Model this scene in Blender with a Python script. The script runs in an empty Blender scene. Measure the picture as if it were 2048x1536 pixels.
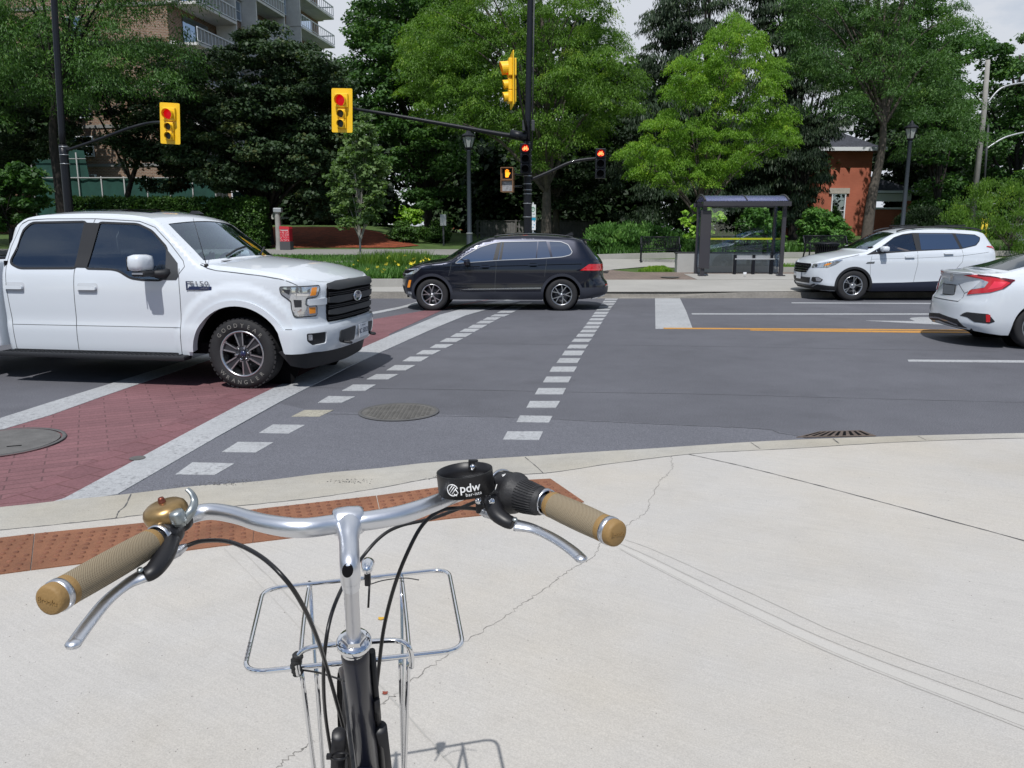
import bpy, bmesh, math, random
import numpy as np
from mathutils import Vector, Matrix, noise
R = math.radians; PI = math.pi
sc = bpy.context.scene; C = sc.collection

# ---------------------------------------------------------------- camera, sky, sun, exposure
FPX = 1570.; CAMH = 1.65; PITCH = math.atan(302 / 1570.)
cam = bpy.data.objects.new('camera', bpy.data.cameras.new('camera')); C.objects.link(cam)
cam.data.sensor_width = 36.; cam.data.lens = 36. * FPX / 2048.
cam.data.clip_start = 0.05; cam.data.clip_end = 2000
cam.location = (0, 0, CAMH); cam.rotation_euler = (PI / 2 - PITCH, 0, 0)
sc.camera = cam
SUN_EL = R(57); SUN_AZ = R(-12)      # azimuth of the direction the light travels, from +Y towards +X
world = bpy.data.worlds.new('World'); sc.world = world; world.use_nodes = True
nt = world.node_tree; nt.nodes.clear()
out = nt.nodes.new('ShaderNodeOutputWorld'); bg = nt.nodes.new('ShaderNodeBackground')
sky = nt.nodes.new('ShaderNodeTexSky'); sky.sky_type = 'NISHITA'; sky.sun_disc = False
sky.sun_elevation = SUN_EL; sky.sun_rotation = PI + R(11); sky.dust_density = .4; sky.air_density = 1.0
tc = nt.nodes.new('ShaderNodeTexCoord'); mp = nt.nodes.new('ShaderNodeMapping'); mp.inputs['Scale'].default_value = (1, 1, 2.6)
ns = nt.nodes.new('ShaderNodeTexNoise'); ns.inputs['Scale'].default_value = 2.3; ns.inputs['Detail'].default_value = 7; ns.inputs['Roughness'].default_value = .58
rmp = nt.nodes.new('ShaderNodeValToRGB'); rmp.color_ramp.elements[0].position = .43; rmp.color_ramp.elements[1].position = .62
rmp.color_ramp.elements[0].color = (.03, .03, .03, 1); rmp.color_ramp.elements[1].color = (1, 1, 1, 1)
cl = nt.nodes.new('ShaderNodeMix'); cl.data_type = 'RGBA'; cl.inputs['B'].default_value = (7.0, 7.4, 8.1, 1)
L = nt.links.new
L(tc.outputs['Generated'], mp.inputs['Vector']); L(mp.outputs[0], ns.inputs['Vector'])
# cloud cover is thick over the trees ahead and breaks up into blue behind the viewer
sx = nt.nodes.new('ShaderNodeSeparateXYZ'); L(tc.outputs['Generated'], sx.inputs[0])
cov = nt.nodes.new('ShaderNodeMath'); cov.operation = 'MULTIPLY_ADD'; cov.inputs[1].default_value = .20; L(sx.outputs['Y'], cov.inputs[0]); L(ns.outputs['Fac'], cov.inputs[2]); L(cov.outputs[0], rmp.inputs[0])
L(rmp.outputs[0], cl.inputs['Factor']); L(sky.outputs[0], cl.inputs['A']); L(cl.outputs['Result'], bg.inputs[0]); L(bg.outputs[0], out.inputs[0])
bg.inputs[1].default_value = .095
sun = bpy.data.objects.new('sun', bpy.data.lights.new('sun', 'SUN')); C.objects.link(sun)
sun.data.energy = 3.9; sun.data.angle = R(.55); sun.data.color = (1, .98, .955)
sdir = Vector((math.sin(R(11)) * math.cos(SUN_EL), math.cos(R(11)) * math.cos(SUN_EL), -math.sin(SUN_EL)))
sun.rotation_euler = sdir.to_track_quat('-Z', 'Y').to_euler()
sc.view_settings.view_transform = 'Standard'; sc.view_settings.look = 'None'; sc.view_settings.exposure = 0.0; sc.view_settings.gamma = 1

# ---------------------------------------------------------------- projection helpers (photo pixel -> point of the place)
_cp, _sp = math.cos(PITCH), math.sin(PITCH)
def ray(px, py):
    u, v = px - 1024., 768. - py
    return (u, v * _sp + FPX * _cp, v * _cp - FPX * _sp)
def g(px, py, z=0.):
    r = ray(px, py); t = (z - CAMH) / r[2]; return Vector((r[0] * t, r[1] * t, z))
def atY(px, py, Y):
    r = ray(px, py); t = Y / r[1]; return Vector((r[0] * t, Y, CAMH + r[2] * t))
def lerpl(tab, x):
    if x <= tab[0][0]: return tab[0][1]
    for i in range(1, len(tab)):
        if x <= tab[i][0]:
            a, b = tab[i - 1], tab[i]; f = (x - a[0]) / (b[0] - a[0]); return a[1] + (b[1] - a[1]) * f
    return tab[-1][1]
def smooth_tab(tab, n=6):
    """Catmull-Rom through a table (x ascending), returned as a denser table"""
    o = []
    for i in range(len(tab) - 1):
        p0 = tab[max(i - 1, 0)]; p1 = tab[i]; p2 = tab[i + 1]; p3 = tab[min(i + 2, len(tab) - 1)]
        m1 = (p2[1] - p0[1]) / max(p2[0] - p0[0], 1e-6); m2 = (p3[1] - p1[1]) / max(p3[0] - p1[0], 1e-6); h = p2[0] - p1[0]
        for k in range(n):
            t = k / n; o.append((p1[0] + t * h, (2*t**3-3*t**2+1)*p1[1] + (t**3-2*t**2+t)*h*m1 + (-2*t**3+3*t**2)*p2[1] + (t**3-t**2)*h*m2))
    o.append(tab[-1]); return o
TER = smooth_tab([(20.0, .15), (22., .17), (24.5, .24), (27, .34), (30, .52), (33, .72), (36, .88), (40, 1.02), (46, 1.22), (54, 1.5), (64, 1.6), (120, 1.6), (400, 1.6)])
def ter(x, y):
    z = lerpl(TER, y)
    # red mulch mound on the left, behind the path
    m = math.exp(-((x + 12.5) / 6.5) ** 4) * max(0., min(1., (y - 38.2) / 6.)) * .75
    return z + m
def gt(px, py, off=0.):
    r = ray(px, py); t = 15. / r[1]
    for i in range(4000):
        x, y, z = r[0] * t, r[1] * t, CAMH + r[2] * t
        if z <= ter(x, y) or y > 110: return Vector((x, y, ter(x, y) + off))
        t += .05 / r[1]
    return Vector((x, y, z))

# ---------------------------------------------------------------- object helpers
def tag(o, label=None, cat=None, group=None, kind=None):
    if label: o['label'] = label
    if cat: o['category'] = cat
    if group: o['group'] = group
    if kind: o['kind'] = kind
    return o
def empty(name, loc, rz=0, **kw):
    o = bpy.data.objects.new(name, None); C.objects.link(o); o.location = loc; o.rotation_euler = (0, 0, rz); o.empty_display_size = .2
    return tag(o, **kw)
def copy_tree(o, parent=None):
    c = o.copy(); C.objects.link(c); c.parent = parent
    for ch in list(o.children): copy_tree(ch, c)
    return c
class MB:
    def __init__(s): s.v = []; s.f = []; s.sm = []; s.mi = []; s.cur = 0
    def add(s, vs, fs, smooth=False):
        b = len(s.v); s.v += [tuple(p) for p in vs]
        for f in fs: s.f.append(tuple(b + i for i in f)); s.sm.append(smooth); s.mi.append(s.cur)
        return s
    def box(s, c, d, rz=0., M=None, bev=0.):
        x, y, z = d[0] / 2, d[1] / 2, d[2] / 2
        if bev:
            b = min(bev, x * .98, y * .98, z * .98); bm = bmesh.new(); bmesh.ops.create_cube(bm, size=1)
            for v in bm.verts: v.co = Vector((v.co.x * 2 * x, v.co.y * 2 * y, v.co.z * 2 * z))
            bmesh.ops.bevel(bm, geom=bm.edges[:], offset=b, segments=2, profile=.6, affect='EDGES')
            bm.verts.index_update(); vs = [v.co.copy() for v in bm.verts]; fs = [[v.index for v in f.verts] for f in bm.faces]; bm.free()
        else:
            vs = [Vector((i * x, j * y, k * z)) for k in (-1, 1) for j in (-1, 1) for i in (-1, 1)]
            fs = [(0, 2, 3, 1), (4, 5, 7, 6), (0, 1, 5, 4), (2, 6, 7, 3), (0, 4, 6, 2), (1, 3, 7, 5)]
        m = Matrix.Rotation(rz, 3, 'Z'); vs = [m @ v + Vector(c) for v in vs]
        if M: vs = [M @ v for v in vs]
        return s.add(vs, fs)
    def tube(s, pts, rad, n=10, caps=True, M=None, closed=False, flat=None, upv=None):
        pts = [Vector(p) for p in pts]; N = len(pts)
        rad = rad if isinstance(rad, (list, tuple)) else [rad] * N
        up = None; vs = []; fs = []
        for i, p in enumerate(pts):
            a = pts[i - 1] if (i or closed) else p; b = pts[(i + 1) % N] if (i < N - 1 or closed) else p
            t = (b - a).normalized() if (b - a).length > 1e-9 else Vector((0, 0, 1))
            if up is None: up = Vector(upv) if upv else (Vector((0, 0, 1)) if abs(t.z) < .9 else Vector((1, 0, 0)))
            if upv: up = Vector(upv)
            sx = t.cross(up); sx = sx.normalized() if sx.length > 1e-6 else Vector((1, 0, 0)); u2 = sx.cross(t).normalized()
            if not upv: up = u2
            fl = flat if flat else 1.
            for k in range(n):
                an = 2 * PI * k / n; vs.append(p + sx * math.cos(an) * rad[i] + u2 * math.sin(an) * rad[i] * fl)
        for i in range(N if closed else N - 1):
            for k in range(n):
                a = i * n + k; b = i * n + (k + 1) % n; j = (i + 1) % N
                fs.append((a, b, j * n + (k + 1) % n, j * n + k))
        if M: vs = [M @ v for v in vs]
        s.add(vs, fs, True)
        if caps and not closed:
            b0 = len(s.v) - len(vs)
            s.f.append(tuple(b0 + k for k in range(n))[::-1]); s.sm.append(False); s.mi.append(s.cur)
            s.f.append(tuple(b0 + (N - 1) * n + k for k in range(n))); s.sm.append(False); s.mi.append(s.cur)
        return s
    def lathe(s, prof, n=32, M=None, smooth=True, a0=0., a1=2 * PI):
        full = abs(a1 - a0 - 2 * PI) < 1e-6; m = n if full else n + 1; vs = []; fs = []
        for (r, z) in prof:
            for k in range(m):
                a = a0 + (a1 - a0) * k / n; vs.append(Vector((r * math.cos(a), r * math.sin(a), z)))
        for i in range(len(prof) - 1):
            for k in range(n):
                k2 = (k + 1) % m; fs.append((i * m + k, i * m + k2, (i + 1) * m + k2, (i + 1) * m + k))
        if M: vs = [M @ v for v in vs]
        return s.add(vs, fs, smooth)
    def prism(s, poly, h0, h1, M=None, smooth=False):
        n = len(poly); vs = [Vector((p[0], p[1], h)) for h in (h0, h1) for p in poly]
        if M: vs = [M @ v for v in vs]
        bm = bmesh.new(); bv = [bm.verts.new((p[0], p[1], 0)) for p in poly]
        f = bm.faces.new(bv); bm.verts.index_update()
        bmesh.ops.triangulate(bm, faces=[f]); tr = [[v.index for v in q.verts] for q in bm.faces]
        up = [q.normal.z > 0 for q in bm.faces]; bm.free()
        fs = [tuple(t[::-1]) if u else tuple(t) for t, u in zip(tr, up)] + [tuple(i + n for i in (t if u else t[::-1])) for t, u in zip(tr, up)]
        ar = sum(poly[i][0] * poly[(i + 1) % n][1] - poly[(i + 1) % n][0] * poly[i][1] for i in range(n))
        for i in range(n):
            j = (i + 1) % n; q = (i, j, n + j, n + i); fs.append(q if ar > 0 else q[::-1])
        return s.add(vs, fs, smooth)
    def sph(s, c, r, nu=12, nv=8, sc3=(1, 1, 1), M=None):
        prof = [(r * math.sin(PI * i / nv), -r * math.cos(PI * i / nv)) for i in range(nv + 1)]
        T = Matrix.Translation(c) @ Matrix.Diagonal((*sc3, 1)); T = (M @ T) if M else T
        return s.lathe(prof, nu, T)
    def build(s, name, mat, parent=None, merge=False):
        me = bpy.data.meshes.new(name); me.from_pydata(s.v, [], s.f)
        me.polygons.foreach_set('use_smooth', s.sm)
        mats = mat if isinstance(mat, (list, tuple)) else [mat]
        for m in mats: me.materials.append(m)
        if len(mats) > 1: me.polygons.foreach_set('material_index', s.mi)
        if merge:
            bm = bmesh.new(); bm.from_mesh(me); bmesh.ops.remove_doubles(bm, verts=bm.verts, dist=merge); bm.to_mesh(me); bm.free()
        me.update(); o = bpy.data.objects.new(name, me); C.objects.link(o); o.parent = parent; return o
def axisM(o, d, up=(0, 0, 1)):
    """matrix whose local Z runs along d, at o"""
    z = Vector(d).normalized(); u = Vector(up)
    if abs(z.dot(u.normalized())) > .98: u = Vector((1, 0, 0))
    x = u.cross(z).normalized(); y = z.cross(x)
    M = Matrix((x, y, z)).transposed().to_4x4(); M.translation = Vector(o); return M
def catmull(pts, n=8, closed=False):
    P = [Vector(p) for p in pts]; N = len(P); o = []
    for i in range(N if closed else N - 1):
        if closed: a, b, c, d = P[i - 1], P[i], P[(i + 1) % N], P[(i + 2) % N]
        else: a, b, c, d = P[max(i - 1, 0)], P[i], P[i + 1], P[min(i + 2, N - 1)]
        for k in range(n):
            t = k / n; o.append(.5 * ((2 * b) + (c - a) * t + (2 * a - 5 * b + 4 * c - d) * t * t + (3 * b - a - 3 * c + d) * t ** 3))
    if not closed: o.append(P[-1])
    return o
def text_mb(s, size, depth=0., spacing=1., M=None, mb=None, align='CENTER', bold=0.):
    cu = bpy.data.curves.new('t', 'FONT'); cu.body = s; cu.size = size; cu.extrude = depth / 2; cu.align_x = align; cu.align_y = 'CENTER'
    cu.space_character = spacing; cu.offset = bold; cu.resolution_u = 4
    o = bpy.data.objects.new('t', cu); C.objects.link(o); dg = bpy.context.evaluated_depsgraph_get()
    me = bpy.data.meshes.new_from_object(o.evaluated_get(dg)); vs = [v.co.copy() for v in me.vertices]; fs = [tuple(p.vertices) for p in me.polygons]
    bpy.data.objects.remove(o); bpy.data.curves.remove(cu); bpy.data.meshes.remove(me)
    if M: vs = [M @ v for v in vs]
    mb = mb or MB(); return mb.add(vs, fs)

# ---------------------------------------------------------------- materials
def mat(name, col, rough=.6, metal=0., coat=0., spec=.5, var=0., vscale=3., bump=0., bscale=40., emis=None, es=0., speck=0., sscale=300., ior=1.45, trans=0., alpha=1., var2=None, aniso=0.):
    m = bpy.data.materials.new(name); m.use_nodes = True; n = m.node_tree.nodes; l = m.node_tree.links.new; b = n['Principled BSDF']
    b.inputs['Base Color'].default_value = (*col, 1); b.inputs['Roughness'].default_value = rough; b.inputs['Metallic'].default_value = metal
    b.inputs['Specular IOR Level'].default_value = spec; b.inputs['Coat Weight'].default_value = coat; b.inputs['Coat Roughness'].default_value = .03
    b.inputs['IOR'].default_value = ior; b.inputs['Transmission Weight'].default_value = trans; b.inputs['Alpha'].default_value = alpha
    if emis: b.inputs['Emission Color'].default_value = (*emis, 1); b.inputs['Emission Strength'].default_value = es
    if var or bump or speck or var2:
        t = n.new('ShaderNodeTexCoord'); last = None
        if var or var2:
            x = n.new('ShaderNodeTexNoise'); x.inputs['Scale'].default_value = vscale; x.inputs['Detail'].default_value = 6; x.inputs['Roughness'].default_value = .65
            l(t.outputs['Object'], x.inputs['Vector']); r = n.new('ShaderNodeValToRGB'); r.color_ramp.elements[0].position = .3; r.color_ramp.elements[1].position = .7
            c2 = var2 if var2 else tuple(c * (1 + var) for c in col)
            r.color_ramp.elements[0].color = (*[c * (1 - var) for c in col], 1); r.color_ramp.elements[1].color = (*c2, 1)
            l(x.outputs['Fac'], r.inputs[0]); last = r.outputs[0]
        if speck:
            y = n.new('ShaderNodeTexNoise'); y.inputs['Scale'].default_value = sscale; y.inputs['Detail'].default_value = 2; l(t.outputs['Object'], y.inputs['Vector'])
            mr = n.new('ShaderNodeMapRange'); mr.inputs[1].default_value = .3; mr.inputs[2].default_value = .7; mr.inputs[3].default_value = 1 - speck; mr.inputs[4].default_value = 1 + speck
            l(y.outputs['Fac'], mr.inputs[0]); mx = n.new('ShaderNodeMix'); mx.data_type = 'RGBA'; mx.blend_type = 'MULTIPLY'; mx.inputs['Factor'].default_value = 1
            if last: l(last, mx.inputs['A'])
            else: mx.inputs['A'].default_value = (*col, 1)
            l(mr.outputs[0], mx.inputs['B']); last = mx.outputs['Result']
        if last: l(last, b.inputs['Base Color'])
        if bump:
            z = n.new('ShaderNodeTexNoise'); z.inputs['Scale'].default_value = bscale; z.inputs['Detail'].default_value = 4; l(t.outputs['Object'], z.inputs['Vector'])
            bp = n.new('ShaderNodeBump'); bp.inputs['Strength'].default_value = bump; bp.inputs['Distance'].default_value = .01; l(z.outputs['Fac'], bp.inputs['Height']); l(bp.outputs[0], b.inputs['Normal'])
    return m
def glass(name, tint=(.25, .3, .3), refl=1., rough=.0):
    """thin pane: tinted see-through plus mirror reflection by angle"""
    m = bpy.data.materials.new(name); m.use_nodes = True; n = m.node_tree.nodes; l = m.node_tree.links.new; n.clear()
    o = n.new('ShaderNodeOutputMaterial'); mx = n.new('ShaderNodeMixShader'); t = n.new('ShaderNodeBsdfTransparent'); gl = n.new('ShaderNodeBsdfGlossy')
    fr = n.new('ShaderNodeFresnel'); fr.inputs[0].default_value = 1.5; ml = n.new('ShaderNodeMath'); ml.operation = 'MULTIPLY_ADD'; ml.inputs[1].default_value = 1.7 * refl; ml.inputs[2].default_value = .10 * refl; ml.use_clamp = True
    t.inputs[0].default_value = (*tint, 1); gl.inputs['Roughness'].default_value = rough; gl.inputs[0].default_value = (.72, .84, 1, 1)
    l(fr.outputs[0], ml.inputs[0]); l(ml.outputs[0], mx.inputs[0]); l(t.outputs[0], mx.inputs[1]); l(gl.outputs[0], mx.inputs[2]); l(mx.outputs[0], o.inputs[0]); return m
M = {}
M['white_paint'] = mat('white_paint', (.63, .67, .715), .35, coat=1., spec=.5)
M['black_paint'] = mat('black_paint', (.009, .011, .022), .28, .6, coat=1., spec=.6)
M['seam'] = mat('seam', (.06, .065, .07), .9)
M['black_plastic'] = mat('black_plastic', (.018, .019, .022), .55, bump=.15, bscale=300)
M['grey_plastic'] = mat('grey_plastic', (.045, .048, .052), .5)
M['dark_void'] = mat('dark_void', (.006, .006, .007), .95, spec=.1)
M['rubber'] = mat('rubber', (.020, .020, .022), .78, bump=.25, bscale=120, var=.2, vscale=9)
M['alloy'] = mat('alloy', (.62, .63, .65), .28, 1.)
M['alloy_dark'] = mat('alloy_dark', (.06, .062, .07), .35, .6)
M['chrome'] = mat('chrome', (.82, .83, .85), .08, 1.)
M['tint_glass'] = glass('tint_glass', (.004, .005, .008), 2.2)
M['glass_dark'] = glass('glass_dark', (.08, .10, .13), .85)
M['glass_clear'] = glass('glass_clear', (.62, .72, .74), .9)
M['glass_pane'] = glass('glass_pane', (.965, .985, .98), .45)
M['lens_clear'] = mat('lens_clear', (.55, .57, .6), .06, .75, coat=1.)
M['amber'] = mat('amber', (.80, .27, .02), .15, coat=1.)
M['red_lens'] = mat('red_lens', (.52, .012, .018), .12, coat=1.)
M['white_mark'] = mat('white_mark', (.80, .80, .80), .5)
M['dark_ink'] = mat('dark_ink', (.02, .03, .08), .5)
M['plate_white'] = mat('plate_white', (.75, .77, .8), .4)
M['seat'] = mat('seat', (.05, .05, .055), .8)
M['skin'] = mat('skin', (.42, .24, .17), .55)
M['shirt'] = mat('shirt', (.07, .09, .13), .85)
M['housing_tan'] = mat('housing_tan', (.30, .165, .09), .5); M['lens_grey'] = mat('lens_grey', (.26, .26, .27), .35, var=.4, vscale=14); M['sign_white'] = mat('sign_white', (.62, .66, .64), .5); M['pole_concrete'] = mat('pole_concrete', (.30, .29, .27), .9, var=.15, vscale=3, bump=.3, bscale=30)
M['shelter_frame'] = mat('shelter_frame', (.040, .038, .045), .45, coat=.2); M['roof_blue'] = mat('roof_blue', (.055, .065, .16), .22, coat=.6, var=.15, vscale=2); M['rust_dark'] = mat('rust_dark', (.11, .085, .07), .85, var=.3, vscale=8, bump=.4, bscale=50)
# ---------------------------------------------------------------- curved car sheets
def in_poly(x, y, P):
    c = False; n = len(P); j = n - 1
    for i in range(n):
        if (P[i][1] > y) != (P[j][1] > y) and x < (P[j][0] - P[i][0]) * (y - P[i][1]) / (P[j][1] - P[i][1]) + P[i][0]: c = not c
        j = i
    return c
def sheet(name, outline, fmap, mat_, parent=None, step=.05, holes=(), off=0., depth=0., stepb=None, rim=None):
    """cut a polygon of the (a,b) domain into a fine mesh, map it onto a curved surface with analytic normals"""
    bm = bmesh.new(); vs = [bm.verts.new((a, b, 0)) for a, b in outline]; f = bm.faces.new(vs)
    f.normal_update()
    if f.normal.z < 0: f.normal_flip(); f.normal_update()
    bmesh.ops.triangulate(bm, faces=bm.faces[:])
    A = [p[0] for p in outline]; B = [p[1] for p in outline]; stepb = stepb or step
    def cut(co, no, geomf=None):
        fs = geomf if geomf is not None else bm.faces[:]
        es = set(); vv = set()
        for q in fs: es.update(q.edges); vv.update(q.verts)
        bmesh.ops.bisect_plane(bm, geom=list(fs) + list(es) + list(vv), plane_co=co, plane_no=no, dist=1e-5)
    k = math.ceil(min(A) / step + 1e-4)
    while k * step < max(A) - 1e-4: cut((k * step, 0, 0), (1, 0, 0)); k += 1
    k = math.ceil(min(B) / stepb + 1e-4)
    while k * stepb < max(B) - 1e-4: cut((0, k * stepb, 0), (0, 1, 0)); k += 1
    for H in holes:
        hx0, hx1 = min(p[0] for p in H), max(p[0] for p in H); hy0, hy1 = min(p[1] for p in H), max(p[1] for p in H)
        for i in range(len(H)):
            p, q = H[i], H[(i + 1) % len(H)]; d = Vector((q[0] - p[0], q[1] - p[1], 0))
            if d.length < 1e-5: continue
            x0, x1 = min(p[0], q[0]) - 1e-3, max(p[0], q[0]) + 1e-3; y0, y1 = min(p[1], q[1]) - 1e-3, max(p[1], q[1]) + 1e-3
            fs = [w for w in bm.faces if max(v.co.x for v in w.verts) > x0 and min(v.co.x for v in w.verts) < x1 and max(v.co.y for v in w.verts) > y0 and min(v.co.y for v in w.verts) < y1]
            if fs: cut((p[0], p[1], 0), (d.y, -d.x, 0), fs)
        dele = [w for w in bm.faces if in_poly(*(w.calc_center_median().xy), H)]
        bmesh.ops.delete(bm, geom=dele, context='FACES')
    bm.verts.index_update(); bm.faces.ensure_lookup_table()
    e = 6e-3; top = []; nor = []
    for v in bm.verts:
        a, b = v.co.x, v.co.y; p = Vector(fmap(a, b))
        n = (Vector(fmap(a + e, b)) - Vector(fmap(a - e, b))).cross(Vector(fmap(a, b + e)) - Vector(fmap(a, b - e)))
        n = n.normalized() if n.length > 1e-12 else Vector((0, 0, 1)); top.append(p); nor.append(n)
    faces = [[v.index for v in q.verts] for q in bm.faces]
    for i, q in enumerate(bm.faces):                      # keep domain-CCW winding
        c = [v.co for v in q.verts]; ar = sum(c[k].x * c[(k + 1) % len(c)].y - c[(k + 1) % len(c)].x * c[k].y for k in range(len(c)))
        if ar < 0: faces[i].reverse()
    V = [p + n * off for p, n in zip(top, nor)]; F = list(faces); LN = [[nor[i] for i in q] for q in faces]
    if depth:
        cnt = {}
        for q in faces:
            for k in range(len(q)): cnt[(q[k], q[(k + 1) % len(q)])] = 1
        for (i, j) in list(cnt):
            if (j, i) in cnt: continue
            b = len(V); pi, pj = V[i], V[j]; V += [pi, pj, pj - nor[j] * depth, pi - nor[i] * depth]
            w = (pj - pi).cross(nor[i]); w = w.normalized() if w.length > 1e-12 else nor[i]
            F.append([b, b + 3, b + 2, b + 1]); LN.append([w] * 4)
    bm.free()
    me = bpy.data.meshes.new(name); me.from_pydata([tuple(p) for p in V], [], F); me.polygons.foreach_set('use_smooth', [True] * len(F))
    me.materials.append(mat_)
    me.normals_split_custom_set([tuple(n) for q in LN for n in q])
    o = bpy.data.objects.new(name, me); C.objects.link(o); o.parent = parent; return o

class Car:
    """skirt surface P(q,z): q = length along the plan outline from the front centre; plus a top strip"""
    def __init__(s, xA, xB, xf, xr, W, top, nf=3., nr=3., zref=.6, r=.05, crown=None, bulge=None, disp=None):
        s.xA, s.xB, s.xf, s.xr, s.W = xA, xB, smooth_tab(xf, 10), smooth_tab(xr, 10), smooth_tab(W, 14)
        s.top = smooth_tab(sorted(top), 8); s.nf, s.nr, s.r = nf, nr, r; s.crown = crown; s.bulge = bulge; s.disp = disp
        W0 = lerpl(s.W, zref); a = lerpl(s.xf, zref) - xA
        def tabl(a, n):
            t = [(0., 0.)]; pp = None; acc = 0.; o = []
            for i in range(201):
                ph = PI / 2 * i / 200; x = a * max(math.cos(ph), 0) ** (2 / n); y = W0 * math.sin(ph) ** (2 / n)
                if pp: acc += math.hypot(x - pp[0], y - pp[1])
                o.append((acc, ph)); pp = (x, y)
            return o
        s.tf = tabl(a, nf); s.tr = tabl(xB - lerpl(s.xr, zref), nr); s.Qn = s.tf[-1][0]; s.Qs = s.Qn + xA - xB; s.Qe = s.Qs + s.tr[-1][0]
        s.ztf = lerpl(s.top, s.top[-1][0]); s.ztr = lerpl(s.top, s.top[0][0])
    def xy(s, q, z):
        q = min(max(q, 0.), s.Qe)
        W = lerpl(s.W, z)
        if q < s.Qn:
            ph = lerpl(s.tf, q); return s.xA + (lerpl(s.xf, z) - s.xA) * max(math.cos(ph), 0) ** (2 / s.nf), W * max(math.sin(ph), 0) ** (2 / s.nf)
        if q <= s.Qs: return s.xA - (q - s.Qn), W
        ph = PI / 2 - lerpl(s.tr, s.Qe - q); return s.xB - (s.xB - lerpl(s.xr, z)) * max(math.sin(ph), 0) ** (2 / s.nr), W * max(math.cos(ph), 0) ** (2 / s.nr)
    def ztop(s, q): return lerpl(s.top, s.xy(q, s.ztf if q < s.Qn else s.ztr)[0])
    def P(s, q, z):
        sg = 1
        if q < 0: q = -q; sg = -1
        q = min(q, s.Qe)
        x, y = s.xy(q, z); zt = s.ztop(q); r = s.r; d = zt - z; ins = 0.
        if d < r: d = max(d, 0.); ins = r - math.sqrt(max(r * r - (r - d) ** 2, 0))
        if s.disp: ins -= s.disp(x, z)
        if ins:   # move inwards: towards the centre line, and back along x inside the nose / tail zones
            if q < s.Qn: ph = lerpl(s.tf, q); x -= ins * math.cos(ph); y -= ins * math.sin(ph)
            elif q > s.Qs: ph = PI / 2 - lerpl(s.tr, s.Qe - q); x += ins * math.sin(ph); y -= ins * math.cos(ph)
            else: y -= ins
            y = max(y, 0.)
        return (x, sg * y, z)
    def T(s, q, v):
        zt = s.ztop(q); e = s.P(q, zt); k = 1 - v * v
        return (e[0] + k * lerpl(s.bulge, e[0]), e[1] * v, zt + k * lerpl(s.crown, e[0]))
    def q(s, x): # side q for x in the straight zone (and search elsewhere)
        if s.xB <= x <= s.xA: return s.Qn + s.xA - x
        if x > s.xA:
            lo, hi = 0., s.Qn
            for _ in range(30):
                m = (lo + hi) / 2
                if s.xy(m, .6)[0] > x: lo = m
                else: hi = m
            return lo
        lo, hi = s.Qs, s.Qe
        for _ in range(30):
            m = (lo + hi) / 2
            if s.xy(m, .6)[0] > x: lo = m
            else: hi = m
        return lo
    # the near side (camera side) is sg=+1 or -1 ; polygons come as (x,z)
    def Sx(s, sg):
        # map with domain (x,z): orientation so the normal points outwards
        if sg > 0: return lambda a, z: s.P(s.q(-a), z)      # a = -x
        return lambda a, z: s.P(-s.q(a), z)                  # a = x
    def qz(s, sg):
        if sg > 0: return lambda a, z: s.P(a, z)
        return lambda a, z: s.P(a, z)
    def decal(s, name, poly, sg, mat_, parent, off=.004, depth=.008, step=.06, dom='x', holes=()):
        """poly in (x,z) (dom x) or (q,z) (dom q)"""
        if dom == 'x': poly = [(s.q(x), z) for x, z in poly]; holes = [[(s.q(x), z) for x, z in h] for h in holes]
        # side +1 (y>0): q grows towards the rear; normal of (q,z) map points outwards for y>0 when q increases rearwards? handled by sign
        P = [(sg * a, z) for a, z in poly]; H = [[(sg * a, z) for a, z in h] for h in holes]
        return sheet(name, P, s.Pm, mat_, parent, step, H, off, depth)
    def Pm(s, a, z): return s.P(a, z)
def circ(cx, cz, r, a0, a1, n=20): return [(cx + r * math.cos(a0 + (a1 - a0) * i / n), cz + r * math.sin(a0 + (a1 - a0) * i / n)) for i in range(n + 1)]
def body_outline(car, low, arches, sgq=1):
    """domain outline (q,z) for the half skirt: low = [(x,z)] sill line from front centre to rear centre, arches=[(xc,zc,r)]"""
    pts = []
    xs = [p[0] for p in low]
    q = 0.; bot = []
    N = 260
    for i in range(N + 1):
        q = car.Qe * i / N; x = car.xy(q, .45)[0]; z = lerpl(sorted(low), x)
        for (xc, zc, r) in arches:
            if abs(x - xc) < r: z = max(z, zc + math.sqrt(r * r - (x - xc) ** 2))
        bot.append((q, z))
    topl = [(car.Qe * i / 160, car.ztop(car.Qe * i / 160)) for i in range(160, -1, -1)]
    return bot + topl
def skirt(name, car, low, arches, mat_, parent, holes=(), step=.06):
    """both halves: returns the object (one mesh per half joined)"""
    ol = body_outline(car, low, arches); hs = [[(car.q(x), z) for x, z in h] for h in holes]
    a = sheet(name, ol, car.Pm, mat_, parent, step, hs)
    b = sheet(name + '_b', [(-q, z) for q, z in ol], car.Pm, mat_, parent, step, [[(-q, z) for q, z in h] for h in hs])
    return join([a, b], name)
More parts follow.
